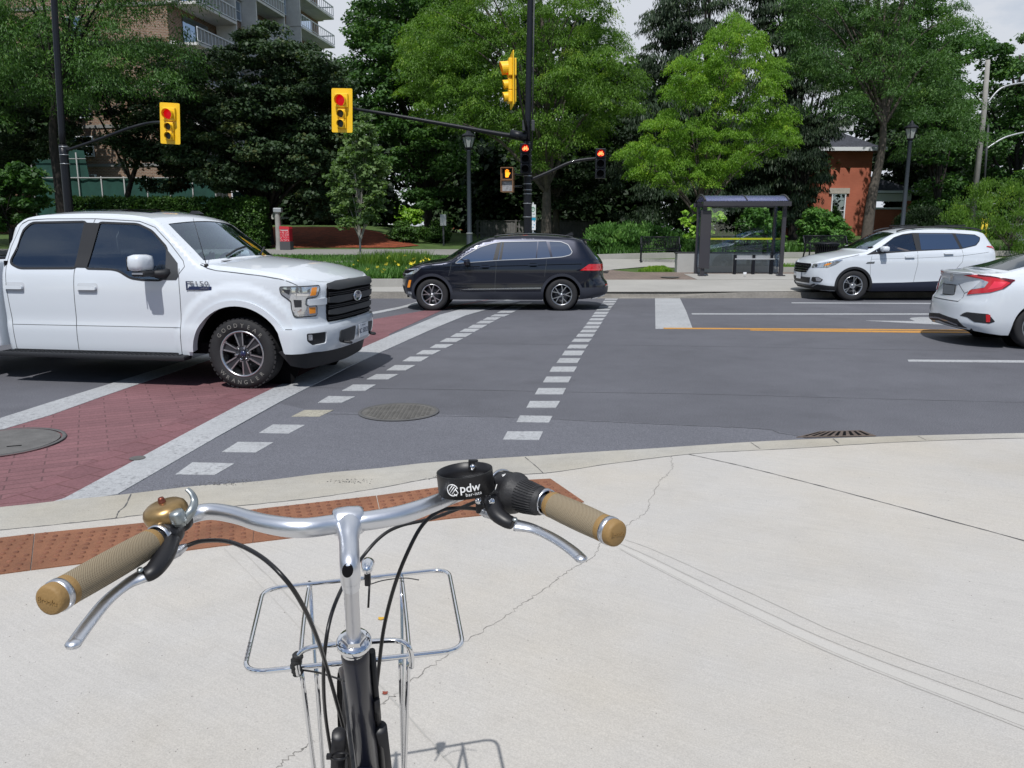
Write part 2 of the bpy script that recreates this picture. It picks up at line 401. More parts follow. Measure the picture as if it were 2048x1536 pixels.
def join(obs, name):
    """merge meshes (keeping custom normals) into the first object"""
    V = []; F = []; LN = []; mats = []; MI = []; SM = []
    for o in obs:
        me = o.data; b = len(V); V += [tuple(v.co) for v in me.vertices]; cn = [tuple(c.vector) for c in me.corner_normals]
        ms = []
        for m in me.materials:
            if m not in mats: mats.append(m)
            ms.append(mats.index(m))
        for p in me.polygons:
            F.append([b + i for i in p.vertices]); LN += [cn[i] for i in p.loop_indices]; MI.append(ms[p.material_index] if ms else 0); SM.append(p.use_smooth)
    me = bpy.data.meshes.new(name); me.from_pydata(V, [], F); me.polygons.foreach_set('use_smooth', SM); me.polygons.foreach_set('material_index', MI)
    for m in mats: me.materials.append(m)
    me.normals_split_custom_set(LN)
    par = obs[0].parent
    for o in obs: bpy.data.objects.remove(o)
    o = bpy.data.objects.new(name, me); C.objects.link(o); o.parent = par; return o
def strip(name, car, q0, q1, mat_, parent, holes=(), step=.08, v=1., off=0.):
    return sheet(name, [(-q1, -v), (-q0, -v), (-q0, v), (-q1, v)], lambda a, b: car.T(-a, b), mat_, parent, step, [[(-p[0], p[1]) for p in h] for h in holes], off, stepb=.1)
def line_strip(pts, w):
    """thin polygon along a polyline"""
    L_, R_ = [], []
    for i, p in enumerate(pts):
        a = pts[max(i - 1, 0)]; b = pts[min(i + 1, len(pts) - 1)]; dx, dz = b[0] - a[0], b[1] - a[1]; l = math.hypot(dx, dz) or 1
        L_.append((p[0] - dz / l * w / 2, p[1] + dx / l * w / 2)); R_.append((p[0] + dz / l * w / 2, p[1] - dx / l * w / 2))
    return L_ + R_[::-1]
def ring_poly(poly, w):
    """grow a polygon by w (for window trims) by pushing every vertex along its outward normal"""
    n = len(poly); ar = sum(poly[i][0] * poly[(i + 1) % n][1] - poly[(i + 1) % n][0] * poly[i][1] for i in range(n)); s = 1 if ar > 0 else -1; o = []
    for i in range(n):
        a, b, c = poly[i - 1], poly[i], poly[(i + 1) % n]
        n1 = Vector((b[1] - a[1], a[0] - b[0])).normalized(); n2 = Vector((c[1] - b[1], b[0] - c[0])).normalized(); m = n1 + n2
        m = m.normalized() if m.length > .1 else n1; k = w / max(m.dot(n1), .4); o.append((b[0] + s * m.x * k, b[1] + s * m.y * k))
    return o
def roundpoly(poly, r=.04, n=4):
    o = []; N = len(poly)
    for i in range(N):
        a, b, c = Vector(poly[i - 1]), Vector(poly[i]), Vector(poly[(i + 1) % N]); d1 = (a - b); d2 = (c - b)
        k = min(r, d1.length * .45, d2.length * .45); p = b + d1.normalized() * k; q = b + d2.normalized() * k
        for j in range(n + 1):
            t = j / n; v = p * (1 - t) ** 2 + b * 2 * t * (1 - t) + q * t * t; o.append((v.x, v.y))
    return o

# wheels: axle along local Z (outwards), built once per car
def arc_text(mb, s, rad, size, a_mid, zz, flip=False, step=None):
    n = len(s); step = step or size / rad * .95
    for i, ch in enumerate(s):
        k = (i - (n - 1) / 2) * step; a = a_mid - k if not flip else a_mid + k
        Mx = Matrix.Translation((rad * math.cos(a), rad * math.sin(a), zz)) @ Matrix.Rotation(a - PI / 2 if not flip else a + PI / 2, 4, 'Z')
        text_mb(ch, size, 0, M=Mx, mb=mb, bold=.0006)
def make_wheel(parent, R_, rr, w, style, loc, out, letters=None, rot=0.):
    """out: +1/-1 lateral direction; parent frame: x forward, y left"""
    Mx = Matrix.Translation(loc) @ (Matrix.Rotation(-PI / 2 * out, 4, 'X')) @ Matrix.Rotation(rot, 4, 'Z')
    def bake(o): o.matrix_local = Mx; return o
    b = MB(); b.lathe([(0.0, -w * .45), (rr * .80, -w * .45), (rr * .82, -w * .1), (0, -w * .1)], 40); b.lathe([(rr * .68, -w * .1), (rr * .68, .0), (rr * .25, .0), (rr * .25, -w * .1)], 36)
    hub = bake(b.build('wheel', M['alloy_dark'], parent))
    t = MB(); hw = w / 2
    t.lathe([(rr * 1.0, -hw * .86), (rr * 1.1, -hw * .98), (R_ * .86, -hw * 1.0), (R_ * .955, -hw * .90), (R_ * .99, -hw * .70), (R_, -hw * .4), (R_, 0), (R_, hw * .4), (R_ * .99, hw * .70), (R_ * .955, hw * .90), (R_ * .86, hw * 1.0), (rr * 1.18, hw * 1.0), (rr * 1.06, hw * .93), (rr * 1.0, hw * .84), (rr * .96, hw * .7)], 72)
    # shoulder lugs
    for k in range(44 if letters else 0):
        a = 2 * PI * k / 44; mm = Matrix.Rotation(a, 4, 'Z')
        t.box((R_ * .985, 0, hw * .72), (R_ * .045, R_ * .085, hw * .26), M=mm)
    ty = t.build('tyre', M['rubber'], hub)
    if letters:
        m2 = MB(); arc_text(m2, letters[0], (R_ * .87 + rr * 1.1) / 2 + .005, .062, PI / 2 - rot + .02, hw * 1.0 + .004, step=.245); arc_text(m2, letters[1], (R_ * .87 + rr * 1.1) / 2 + .005, .062, -PI / 2 - rot, hw * 1.0 + .004, True, step=.235)
        m2.build('tyre_lettering', M['tyre_letter'], hub)
    r = MB(); r.lathe([(rr * .99, hw * .55), (rr * 1.03, hw * .86), (rr * 1.01, hw * .93), (rr * .95, hw * .90), (rr * .92, hw * .60), (rr * .90, -hw * .6)], 60)
    zf = hw * .70
    if style == 'truck':
        for k in range(6):
            mm = Matrix.Rotation(2 * PI * k / 6, 4, 'Z')
            r.cur = 1; r.prism([(rr * .2, -rr * .10), (rr * .93, -rr * .20), (rr * .93, rr * .20), (rr * .2, rr * .10)], zf - .035, zf - .006, M=mm)
            r.cur = 0
            for sg in (-1, 1):
                P = [(rr * .30, sg * rr * .105), (rr * .94, sg * rr * .215), (rr * .94, sg * rr * .150), (rr * .36, sg * rr * .065)]
                r.prism(P, zf - .02, zf + .006, M=mm)
                P2 = [(rr * .30, sg * rr * .105), (rr * .36, sg * rr * .18), (rr * .30, sg * rr * .19)]
                r.prism(P2, zf - .02, zf + .004, M=mm)
        r.cur = 1; r.lathe([(0, zf - .004), (rr * .28, zf - .004), (rr * .34, zf - .02), (rr * .36, zf - .06)], 36)
    elif style == 'vw':
        for k in range(5):
            a0 = 2 * PI * k / 5 + PI / 2
            for sg in (-1, 1):
                mm = Matrix.Rotation(a0, 4, 'Z')
                P = [(rr * .10, sg * rr * .02), (rr * .42, sg * rr * .075), (rr * .95, sg * rr * .30), (rr * .95, sg * rr * .22), (rr * .45, sg * rr * .005)]
                r.prism(P, zf - .03, zf, M=mm)
        r.lathe([(0, zf + .004), (rr * .12, zf + .004), (rr * .17, zf - .02)], 24)
    elif style == 'multi':
        for k in range(5):
            a0 = 2 * PI * k / 5 + PI / 2
            for sg in (-1, 1):
                mm = Matrix.Rotation(a0, 4, 'Z')
                P = [(rr * .14, sg * rr * .03), (rr * .5, sg * rr * .06), (rr * .95, sg * rr * .21), (rr * .95, sg * rr * .09), (rr * .5, sg * rr * .01), (rr * .15, 0)]
                r.prism(P, zf - .03, zf, M=mm)
            mm = Matrix.Rotation(a0 + PI / 5, 4, 'Z'); r.prism([(rr * .1, -rr * .09), (rr * .3, -rr * .13), (rr * .3, rr * .13), (rr * .1, rr * .09)], zf - .03, zf - .004, M=mm)
        r.cur = 1; r.lathe([(0, zf + .004), (rr * .13, zf + .004), (rr * .15, zf - .02)], 24)
    r.build('rim', [M['alloy'], M['alloy_dark']], hub)
    n = MB(); nn = 6 if style == 'truck' else 5
    for k in range(nn):
        a = 2 * PI * (k + .5) / nn; c = Vector((rr * .26 * math.cos(a), rr * .26 * math.sin(a), zf))
        n.lathe([(.012, -.02), (.012, .012), (.007, .019), (0, .021)], 10, Matrix.Translation(c))
    n.build('lug_nuts', M['chrome'], hub)
    c = MB(); c.lathe([(0, zf + .012), (rr * .115, zf + .010), (rr * .13, zf)], 24); c.build('hub_cap', M['dark_cap'] if style == 'truck' else M['alloy'], hub)
    return hub
M['tyre_letter'] = mat('tyre_letter', (.20, .195, .18), .7)
M['dark_cap'] = mat('dark_cap', (.01, .015, .06), .2, coat=1.)

def seat_mb(b, x, y, z):
    b.box((x, y, z), (.5, .5, .14), bev=.05); b.box((x - .26, y, z + .30), (.13, .46, .54), bev=.05); b.box((x - .30, y, z + .62), (.09, .25, .14), bev=.035)
def person_mesh(name, root, pts, edges, rads, mat_):
    me = bpy.data.meshes.new(name); me.from_pydata(pts, edges, []); o = bpy.data.objects.new(name, me); C.objects.link(o); o.parent = root
    md = o.modifiers.new('skin', 'SKIN'); md.use_smooth_shade = True
    sv = me.skin_vertices[0].data
    for i, r in enumerate(rads): sv[i].radius = (r, r)
    sv[0].use_root = True
    s2 = o.modifiers.new('sub', 'SUBSURF'); s2.levels = 1; s2.render_levels = 1
    me.materials.append(mat_); return o
def driver(loc, rz, label, wheel_dx=.45):
    """seated driver: origin at the hip, x forward"""
    r = empty('person', loc, rz, label=label, cat='person')
    pts = [(0, 0, 0), (-.03, 0, .18), (-.07, 0, .36), (-.08, 0, .48), (-.07, 0, .56), (-.05, 0, .66), (-.03, 0, .76),
           (-.08, .18, .45), (.06, .24, .24), (wheel_dx - .08, .16, .34), (wheel_dx, .14, .38),
           (-.08, -.18, .45), (.06, -.24, .24), (wheel_dx - .08, -.16, .34), (wheel_dx, -.14, .38),
           (.40, .10, .02), (.62, .11, -.34), (.40, -.10, .02), (.62, -.11, -.34), (.74, .11, -.36), (.74, -.11, -.36)]
    ed = [(0, 1), (1, 2), (2, 3), (3, 4), (4, 5), (5, 6), (3, 7), (7, 8), (8, 9), (9, 10), (3, 11), (11, 12), (12, 13), (13, 14), (0, 15), (15, 16), (0, 17), (17, 18), (16, 19), (18, 20)]
    ra = [.15, .13, .15, .10, .055, .085, .075, .07, .045, .034, .04, .07, .045, .034, .04, .085, .055, .085, .055, .05, .05]
    person_mesh('body', r, pts, ed, ra, M['skin'])
    # clothing follows the torso and upper arms
    cp = [(0, 0, .0), (-.03, 0, .18), (-.07, 0, .36), (-.08, 0, .46), (-.08, .18, .45), (.03, .225, .28), (-.08, -.18, .45), (.03, -.225, .28), (.40, .10, .02), (.60, .11, -.30), (.40, -.10, .02), (.60, -.11, -.30)]
    person_mesh('clothing', r, cp, [(0, 1), (1, 2), (2, 3), (3, 4), (4, 5), (3, 6), (6, 7), (0, 8), (8, 9), (0, 10), (10, 11)], [.165, .145, .165, .10, .082, .058, .082, .058, .1, .068, .1, .068], M['shirt'])
    h = MB(); h.lathe([(0, .125), (.05, .118), (.09, .08), (.103, .03), (.095, -.02), (.07, -.05)], 20, Matrix.Translation((-.055, 0, .715)))
    h.build('hair', M['hair'], r)
    f = MB(); f.sph((.052, 0, .695), .014, 8, 6, (1.4, .8, 1.3)); f.sph((.04, .03, .715), .011, 8, 6); f.sph((.04, -.03, .715), .011, 8, 6); f.box((.045, 0, .655), (.02, .05, .010), bev=.004)
    f.sph((-.045, .085, .695), .02, 8, 6, (.8, .5, 1.4)); f.sph((-.045, -.085, .695), .02, 8, 6, (.8, .5, 1.4)); f.build('face', M['skin'], r)
    # fingers closed on the steering wheel rim
    hb = MB()
    for sy in (-1, 1):
        for k in range(4):
            z0 = .36 + k * .019; hb.tube([(wheel_dx + .01, sy * .14, z0), (wheel_dx + .05, sy * .15, z0 + .005), (wheel_dx + .062, sy * .125, z0), (wheel_dx + .045, sy * .105, z0 - .004)], [.010, .0095, .009, .008], 6)
        hb.tube([(wheel_dx, sy * .13, .40), (wheel_dx + .015, sy * .105, .425), (wheel_dx + .035, sy * .10, .44)], [.012, .011, .009], 6)
    hb.build('fingers', M['skin'], r)
    return r
M['hair'] = mat('hair', (.03, .02, .015), .7)
CARS = {}
# ---------------------------------------------------------------- vehicles
def arch_trim(car, root, xc, zc, r, w, a0, a1, name, mt, off=.02, sgs=(1, -1), depth=.05):
    for sg in sgs:
        P = circ(xc, zc, r, a0, a1, 26) + circ(xc, zc, r + w, a1, a0, 26)
        car.decal(name, P, sg, mt, root, off=off, depth=depth, step=.05)
def liner(root, xc, zc, r, W, w=.32):
    b = MB()
    for sg in (-1, 1):
        b.lathe([(r + .01, -w), (r + .01, 0)], 24, Matrix.Translation((xc, sg * (W - .03), zc)) @ Matrix.Rotation(-PI / 2 * sg, 4, 'X'), a0=(0 if sg < 0 else PI) , a1=(PI if sg < 0 else 2 * PI))
        b.lathe([(0.0, -w), (r + .01, -w)], 24, Matrix.Translation((xc, sg * (W - .03), zc)) @ Matrix.Rotation(-PI / 2 * sg, 4, 'X'))
    return b
def seams(car, root, lines, w=.007, sgs=(1, -1)):
    for ln in lines:
        for sg in sgs: car.decal('panel_gap', line_strip(ln, w), sg, M['seam'], root, off=.0015, depth=0, step=.08)
def wheels(root, front, rear, track, R_, rr, w, style, letters=None, steer=0.):
    for x in (front, rear):
        for sg in (1, -1):
            make_wheel(root, R_, rr, w, style, (x, sg * (track - w / 2), R_), sg, letters if (x == front and sg == -1) else None, rot=.12 * (x + 3) * sg)
def cabin(root, x0, x1, zf, W, wheel_x, wheel_y, back=None):
    b = MB(); b.box(((x0 + x1) / 2, 0, zf), (x0 - x1, 2 * W, .06)); b.box((x0 - .1, 0, zf + .35), (.3, 2 * W * .96, .75), bev=.08)
    b.build('interior_floor', M['dark_void'], root)
    s = MB(); xs = [wheel_x - .72, wheel_x - 1.6]
    for x in xs:
        for y in (-.38, .38): seat_mb(s, x, y, zf + .24)
    s.build('seats', M['seat'], root)
    t = MB(); c = Vector((wheel_x, wheel_y, zf + .62)); mm = axisM(c, (-.85, 0, .5)); t.tube([mm @ Vector((.19 * math.cos(a), .19 * math.sin(a), 0)) for a in np.linspace(0, 2 * PI, 25)[:-1]], .016, 8, closed=True)
    t.tube([c, c + Vector((.3, 0, -.2))], .03, 8); t.box(c, (.03, .3, .05)); t.build('steering_wheel', M['black_plastic'], root)

# ---- white crew-cab pickup, front left of the picture, nose to the right
def pickup():
    ca = R(-9.3); root = empty('pickup_truck', (-2.7249, 9.242, 0), ca, label='white crew-cab pickup truck with black grille crossing the red brick crosswalk', cat='pickup truck')
    top = [(-2.80, 1.66), (-2.72, 1.74), (-2.62, 1.80), (-2.48, 1.835), (-2.3, 1.85), (-1.9, 1.86), (-1.5, 1.853), (-1.18, 1.825), (-.99, 1.775), (-.80, 1.625), (-.6, 1.462), (-.44, 1.335), (-.3, 1.318), (-.05, 1.295), (.25, 1.262), (.5, 1.225), (.72, 1.178), (.9, 1.125), (.97, 1.10)]
    W = [(.2, .93), (.38, .975), (.50, .99), (.62, .998), (.72, .990), (.88, .998), (1.05, 1.0), (1.20, .985), (1.30, .955), (1.40, .915), (1.60, .85), (1.80, .785), (1.9, .75)]
    def disp(x, z):
        d = 0.
        if 1.05 < z < 1.32: d += 0
        for xc in (0.,):
            rr = math.hypot(x - xc, z - .375)
            k = max(0., min(1., (.78 - rr) / .10)); d += .026 * k * k * (3 - 2 * k)
        return d
    car = Car(.45, -2.58, [(.2, .80), (.40, .86), (.48, .90), (.62, .92), (.70, .90), (.9, .905), (1.05, .92), (1.13, .90)], [(.2, -2.87), (1.3, -2.86), (1.5, -2.81), (1.7, -2.75), (1.9, -2.67)], W, top, nf=2.9, nr=6, r=.05,
              crown=[(-2.8, .03), (-2.3, .055), (-1.0, .05), (-.44, .035), (-.2, .075), (.5, .085), (.80, .04), (.885, .004), (.9, 0)], bulge=[(-1.2, 0), (-.95, .08), (-.44, .20), (-.3, .08), (-.05, 0), (1, 0)], disp=disp)
    CARS['pickup'] = (car, root)
    low = [(-2.9, .375), (-2.7, .37), (-.54, .355), (.53, .405), (.6, .45), (1., .45)]
    rearwin = roundpoly([(-2.69, 1.335), (-2.585, 1.66), (-2.49, 1.752), (-1.815, 1.762), (-1.868, 1.285), (-2.56, 1.279)], .05)
    frwin = roundpoly([(-1.66, 1.752), (-1.20, 1.735), (-1.03, 1.665), (-.835, 1.49), (-.80, 1.20), (-.87, 1.165), (-1.075, 1.168), (-1.21, 1.185), (-1.355, 1.262), (-1.44, 1.277), (-1.75, 1.282)], .04)
    corner = [(-.835, 1.49), (-.68, 1.335), (-.655, 1.2), (-.68, 1.163), (-.87, 1.16), (-.80, 1.20)]
    body = skirt('body', car, low, [(0, .375, .545), (0, .375, .545)], M['white_paint'], root, holes=[rearwin, frwin], step=.045)
    qa, qb = car.q(-.46), car.q(-.955); wh = [(qa + .015, -.93), (qb - .02, -.90), (qb - .02, .90), (qa + .015, .93)]
    rf = strip('roof_and_hood', car, .02, car.Qe, M['white_paint'], root, holes=[wh])
    strip('windshield', car, qa, qb, M['glass_clear'], root, v=.94, off=-.006)
    strip('sunroof', car, car.q(-1.28), car.q(-2.2), M['tint_glass'], root, v=.62, off=.012)
    for sg in (1, -1):
        car.decal('side_window', ring_poly(rearwin, .004), sg, M['glass_dark'], root, off=-.006, depth=0)
        car.decal('side_window', ring_poly(frwin, .004), sg, M['glass_clear'], root, off=-.006, depth=0)
        car.decal('window_trim', ring_poly(rearwin, .022), sg, M['black_plastic'], root, off=.003, depth=.012, holes=[rearwin])
        car.decal('window_trim', ring_poly(frwin, .022), sg, M['black_plastic'], root, off=.003, depth=.012, holes=[frwin])
        car.decal('window_pillar', [(-1.84, 1.762), (-1.65, 1.755), (-1.74, 1.28), (-1.89, 1.283)], sg, M['black_plastic'], root, off=.005, depth=.006)
        car.decal('mirror_sail', corner, sg, M['grey_plastic'], root, off=.006, depth=.01)
        # handles with recess
        for xh in (-1.73, -2.72 + .10):
            car.decal('handle_recess', roundpoly([(xh - .12, 1.012), (xh + .125, 1.012), (xh + .125, 1.118), (xh - .12, 1.118)], .03), sg, M['seam_light'], root, off=.001, depth=0)
            hd = car.decal('door_handle', roundpoly([(xh - .112, 1.045), (xh + .115, 1.045), (xh + .115, 1.085), (xh - .112, 1.085)], .018), sg, M['white_paint'], root, off=.035, depth=.03)
    # outer flares, running board, seams
    arch_trim(car, root, 0, .375, .525, .062, R(3), R(177), 'fender_flare', M['white_paint'], off=.03, depth=.09)
    seams(car, root, [[(-1.713, 1.80), (-1.80, 1.55), (-1.885, 1.25), (-1.91, .66), (-1.926, .385)], [(-.655, 1.28), (-.645, 1.0), (-.66, .66), (-.675, .36)],
                      [(-2.70, .38), (-2.70, .66), (-2.735, 1.30), (-2.74, 1.5), (-2.66, 1.72), (-2.53, 1.79), (-2.3, 1.803), (-1.713, 1.803), (-1.18, 1.775), (-.99, 1.71), (-.80, 1.545), (-.62, 1.36), (-.595, 1.3), (-.655, 1.22)],
                      [(.53, .66), (.75, .658)], [(-.43, 1.322), (-.33, 1.285), (-.23, 1.262), (0, 1.242), (.3, 1.21), (.5, 1.18), (.60, 1.15), (.67, 1.115)]])
    seams(car, root, [[(-2.70, .655), (-.66, .655)]], .005)
    for sg in (1, -1):
        rb = MB()
        rb.box((-1.72, sg * 1.02, .335), (2.25, .16, .055), bev=.02); rb.box((-1.72, sg * .93, .36), (2.0, .12, .04))
        for k in range(40): rb.box((-2.78 + k * .054, sg * 1.03, .366), (.02, .10, .008))
        rb.build('running_board', M['black_plastic'], root)
    # bumper
    for sg in (1, -1):
        P = roundpoly([(0, .40), (.55, .405), (.9, .415), (1.12, .405), (1.19, .41), (1.24, .62), (1.23, .650), (.75, .672), (0, .685)], .02)
        fog = roundpoly([(.745, .495), (.92, .485), (.983, .535), (.983, .612), (.745, .615)], .02)
        cen = roundpoly([(.12, .465), (.48, .475), (.52, .50), (.51, .60), (.12, .612)], .02)
        car.decal('bumper', P, sg, M['white_paint'], root, off=.035, depth=.08, dom='q', holes=[fog])
        car.decal('fog_light_recess', fog, sg, M['black_plastic'], root, off=.015, depth=.0, dom='q')
        car.decal('fog_light', roundpoly([(.92, .54), (.965, .54), (.965, .60), (.92, .60)], .01), sg, M['lens_clear'], root, off=.035, depth=.03, dom='q')
        car.decal('bumper_insert', cen, sg, M['grey_plastic'], root, off=.046, depth=.03, dom='q')
        # headlight: C-shaped
        hl = [(1.215, 1.095), (.783, 1.098), (.828, .995), (.956, .985), (.962, .903), (.828, .892), (.832, .797), (1.075, .793), (1.096, .868), (1.10, .956), (1.205, 1.034)]
        hl = roundpoly(hl, .02)
        car.decal('headlight', hl, sg, M['lens_clear'], root, off=.012, depth=.02, dom='q')
        car.decal('headlight_bezel', ring_poly(hl, .012), sg, M['grey_plastic'], root, off=.008, depth=.02, dom='q', holes=[hl])
        for P in ([(.885, 1.085), (.826, 1.088), (.850, 1.008), (.912, 1.006)], [(.922, .883), (.848, .883), (.851, .82), (.918, .818)]): car.decal('turn_signal', P, sg, M['amber'], root, off=.016, depth=.01, dom='q')
        for P in ([(1.09, 1.04), (.929, 1.032), (.93, 1.005), (1.05, 1.008)], [(1.045, .851), (.94, .843), (.93, .812), (1.035, .815)]): car.decal('lamp_reflector', P, sg, M['chrome'], root, off=.016, depth=.01, dom='q')
        for P in ([(1.0, .89), (1.07, .89), (1.08, .97), (1.0, .965)], [(1.11, 1.07), (1.19, 1.08), (1.17, 1.05), (1.12, 1.02)]): car.decal('lamp_housing', P, sg, M['alloy_dark'], root, off=.014, depth=.01, dom='q')
        car.decal('lamp_arm', roundpoly([(.70, .905), (.935, .905), (.935, .968), (.70, .975)], .01), sg, M['white_paint'], root, off=.03, depth=.03, dom='q')
        # grille half
        gr = [(0, .700), (.66, .705), (.68, .74), (.68, 1.06), (.64, 1.115), (0, 1.125)]
        car.decal('grille', gr, sg, M['dark_void'], root, off=.012, depth=.03, dom='q')
        for (z0, z1) in ((1.045, 1.115), (.905, .985), (.775, .845)):
            car.decal('grille_bar', [(0, z0 + .008), (.50, z0), (.665, z0 + .015), (.665, z1 - .01), (.50, z1), (0, z1 - .004)], sg, M['grey_plastic'], root, off=.035, depth=.03, dom='q')
        for z0 in (1.015, .995, .875, .858, .745, .728): car.decal('grille_slat', [(0, z0), (.66, z0), (.66, z0 + .008), (0, z0 + .008)], sg, M['black_plastic'], root, off=.03, depth=.02, dom='q')
        car.decal('air_dam', [(0, .20), (.95, .22), (1.15, .26), (1.28, .41), (0, .42)], sg, M['black_plastic'], root, off=-.02, depth=.05, dom='q')
    # emblem, plate
    fx = lerpl(car.xf, .94) - .022
    em = MB(); mm = Matrix.Translation((fx + .066, 0, .945)) @ Matrix.Rotation(PI / 2, 4, 'Z') @ Matrix.Rotation(PI / 2, 4, 'X')
    em.lathe([(0, .0), (.085, 0), (.088, .004), (.094, .006), (.10, 0)], 40, mm @ Matrix.Diagonal((1.2, .60, 1, 1)))
    e = em.build('grille_emblem', M['dark_cap'], root)
    em = MB(); em.lathe([(.084, .001), (.087, .010), (.096, .010), (.099, .001)], 40, mm @ Matrix.Diagonal((1.22, .61, 1, 1)))
    text_mb('Ford', .075, .004, M=mm @ Matrix.Translation((0, 0, .008)) @ Matrix.Shear('XZ', 4, (0, 0)), mb=em); em.build('emblem_script', M['chrome'], e)
    fx = lerpl(car.xf, .55) + .06
    pb = MB(); pm = Matrix.Translation((fx - .01, .13, .535)) @ Matrix.Rotation(PI / 2, 4, 'Z') @ Matrix.Rotation(PI / 2, 4, 'X')
    pb.prism(roundpoly([(-.152, -.078), (.152, -.078), (.152, .078), (-.152, .078)], .012), 0, .004, pm); p = pb.build('licence_plate', M['plate_white'], root)
    tb = text_mb('BC 50535', .078, 0, 1., pm @ Matrix.Translation((0, -.008, .0055)), bold=.001); text_mb('ONTARIO', .026, 0, 1., pm @ Matrix.Translation((0, .055, .0055)), tb); tb.build('plate_characters', M['dark_ink'], p)
    hk = MB(); hk.tube(catmull([(fx - .1, .42, .47), (fx + .02, .42, .455), (fx + .03, .38, .45), (fx - .02, .36, .46)], 4), .014, 8); hk.tube(catmull([(fx - .1, -.42, .47), (fx + .02, -.42, .455), (fx + .03, -.38, .45), (fx - .02, -.36, .46)], 4), .014, 8); hk.build('tow_hook', M['black_plastic'], root)
    # mirrors
    for sg in (1, -1):
        m = MB(); m.box((-.955, sg * 1.17, 1.345), (.17, .26, .175), bev=.06)
        mi = m.build('wing_mirror', M['white_paint'], root)
        for f in mi.data.polygons: f.use_smooth = True
        b = MB(); b.box((-.93, sg * 1.15, 1.235), (.15, .24, .06), bev=.02); b.tube([(-.90, sg * 1.10, 1.23), (-.82, sg * 1.0, 1.225), (-.78, sg * .94, 1.235)], [.035, .045, .055], 8); b.box((-1.045, sg * 1.17, 1.335), (.012, .20, .14), bev=.004)
        b.build('mirror_bracket', M['black_plastic'], mi)
        t = MB(); t.box((-.93, sg * 1.275, 1.238), (.12, .012, .02), bev=.003); t.build('mirror_signal', M['lens_clear'], mi)
    # badge on the near door/fender
    for sg in (1, -1):
        bx = -.42; k = -sg
        mm = Matrix.Translation((bx, sg * 1.006, 1.105)) @ Matrix.Rotation(PI if sg > 0 else 0, 4, 'Z') @ Matrix.Rotation(PI / 2, 4, 'X')
        bd = MB(); bd.prism([(-.13, -.045), (.145, -.045), (.145, -.008), (-.105, -.008)], 0, .006, mm)
        for (x0, x1, z0, z1) in ((-.142, -.13, -.05, .044), (-.142, -.06, .036, .046)): bd.prism([(x0, z0), (x1, z0), (x1, z1), (x0, z1)], 0, .006, mm)
        bo = bd.build('badge', M['dark_ink'], root)
        tb = text_mb('F150', .088, .006, 1.15, mm @ Matrix.Translation((.012, .022, .009)) @ Matrix.Diagonal((1.15, .72, 1, 1)), bold=.002); text_mb('LARIAT', .030, .003, 1.1, mm @ Matrix.Translation((.07, -.028, .009)), tb); tb.build('badge_letters', M['chrome'], bo)
    # wipers, antenna
    w = MB()
    for y0 in (-.55, .15):
        a = Vector(car.T(car.q(-.48), y0 / .9)); c = Vector(car.T(car.q(-.56), (y0 + .55) / .9)); w.tube([a + Vector((.02, 0, .02)), (a + c) / 2 + Vector((.02, 0, .045)), c + Vector((0, 0, .03))], .012, 6)
    w.box((-.36, 0, 1.345), (.14, 1.3, .02)); w.build('wipers', M['black_plastic'], root)
    an = MB(); an.tube([(-.36, -.93, 1.30), (-.36, -.93, 1.33)], .022, 10); an.tube([(-.36, -.93, 1.33), (-.47, -.93, 1.80)], [.004, .002], 6); an.build('antenna', M['black_plastic'], root)
    sfin = MB(); sfin.prism([(-.1, 0), (.08, 0), (.02, .035), (-.06, .04)], -.015, .015, Matrix.Translation((-1.15, .3, 1.875)) @ Matrix.Rotation(PI / 2, 4, 'X')); sfin.build('roof_antenna', M['black_plastic'], root)
    # cargo bed (beyond the left edge of the photo)
    bw = Car(-2.94, -4.75, [(.3, -2.885), (1.4, -2.885)], [(.3, -4.82), (1.4, -4.84)], [(.3, .97), (.64, 1.0), (.9, 1.0), (1.32, .98)], [(-4.84, 1.34), (-2.885, 1.36)], nf=6, nr=5, r=.04, crown=[(-5, 0), (-2, 0)], bulge=[(-5, 0), (-2, 0)])
    a = skirt('cargo_bed', bw, [(-4.84, .5), (-4.3, .5), (-2.8, .40)], [(-3.68, .375, .53)], M['white_paint'], root)
    bb = MB(); bb.box((-3.86, 0, .80), (1.85, 1.8, .05)); bb.box((-3.86, .91, 1.05), (1.85, .06, .56)); bb.box((-3.86, -.91, 1.05), (1.85, .06, .56)); bb.build('bed_liner', M['black_plastic'], root)
    lb = liner(root, 0, .375, .53, 1.0); lb.box((-1.4, 0, .42), (2.7, 1.75, .12)); lb.box((.35, 0, .62), (.5, 1.3, .5)); lb.box((-3.7, 0, .55), (2.0, 1.2, .2)); lb.box((-2.74, 0, .85), (.04, 1.9, 1.0)); lb.box((-2.72, 0, 1.45), (.03, 1.7, .5)); lb.build('underbody', M['dark_void'], root)
    cabin(root, -.5, -2.7, .62, .9, -.95, .42)
    wheels(root, 0, -3.68, .985, .382, .245, .27, 'truck', ('GOODYEAR', 'WRANGLER'))
    # driver sits on the far side
    d = driver(root.matrix_world @ Vector((0, 0, 0)), ca, 'driver in dark shirt holding the steering wheel of the white pickup truck')
    loc = Matrix.Rotation(ca, 3, 'Z') @ Vector((-1.62, .42, .98)) + Vector((-2.7249, 9.242, 0)); d.location = loc
    return root
M['seam_light'] = mat('seam_light', (.50, .52, .55), .5, coat=1.)

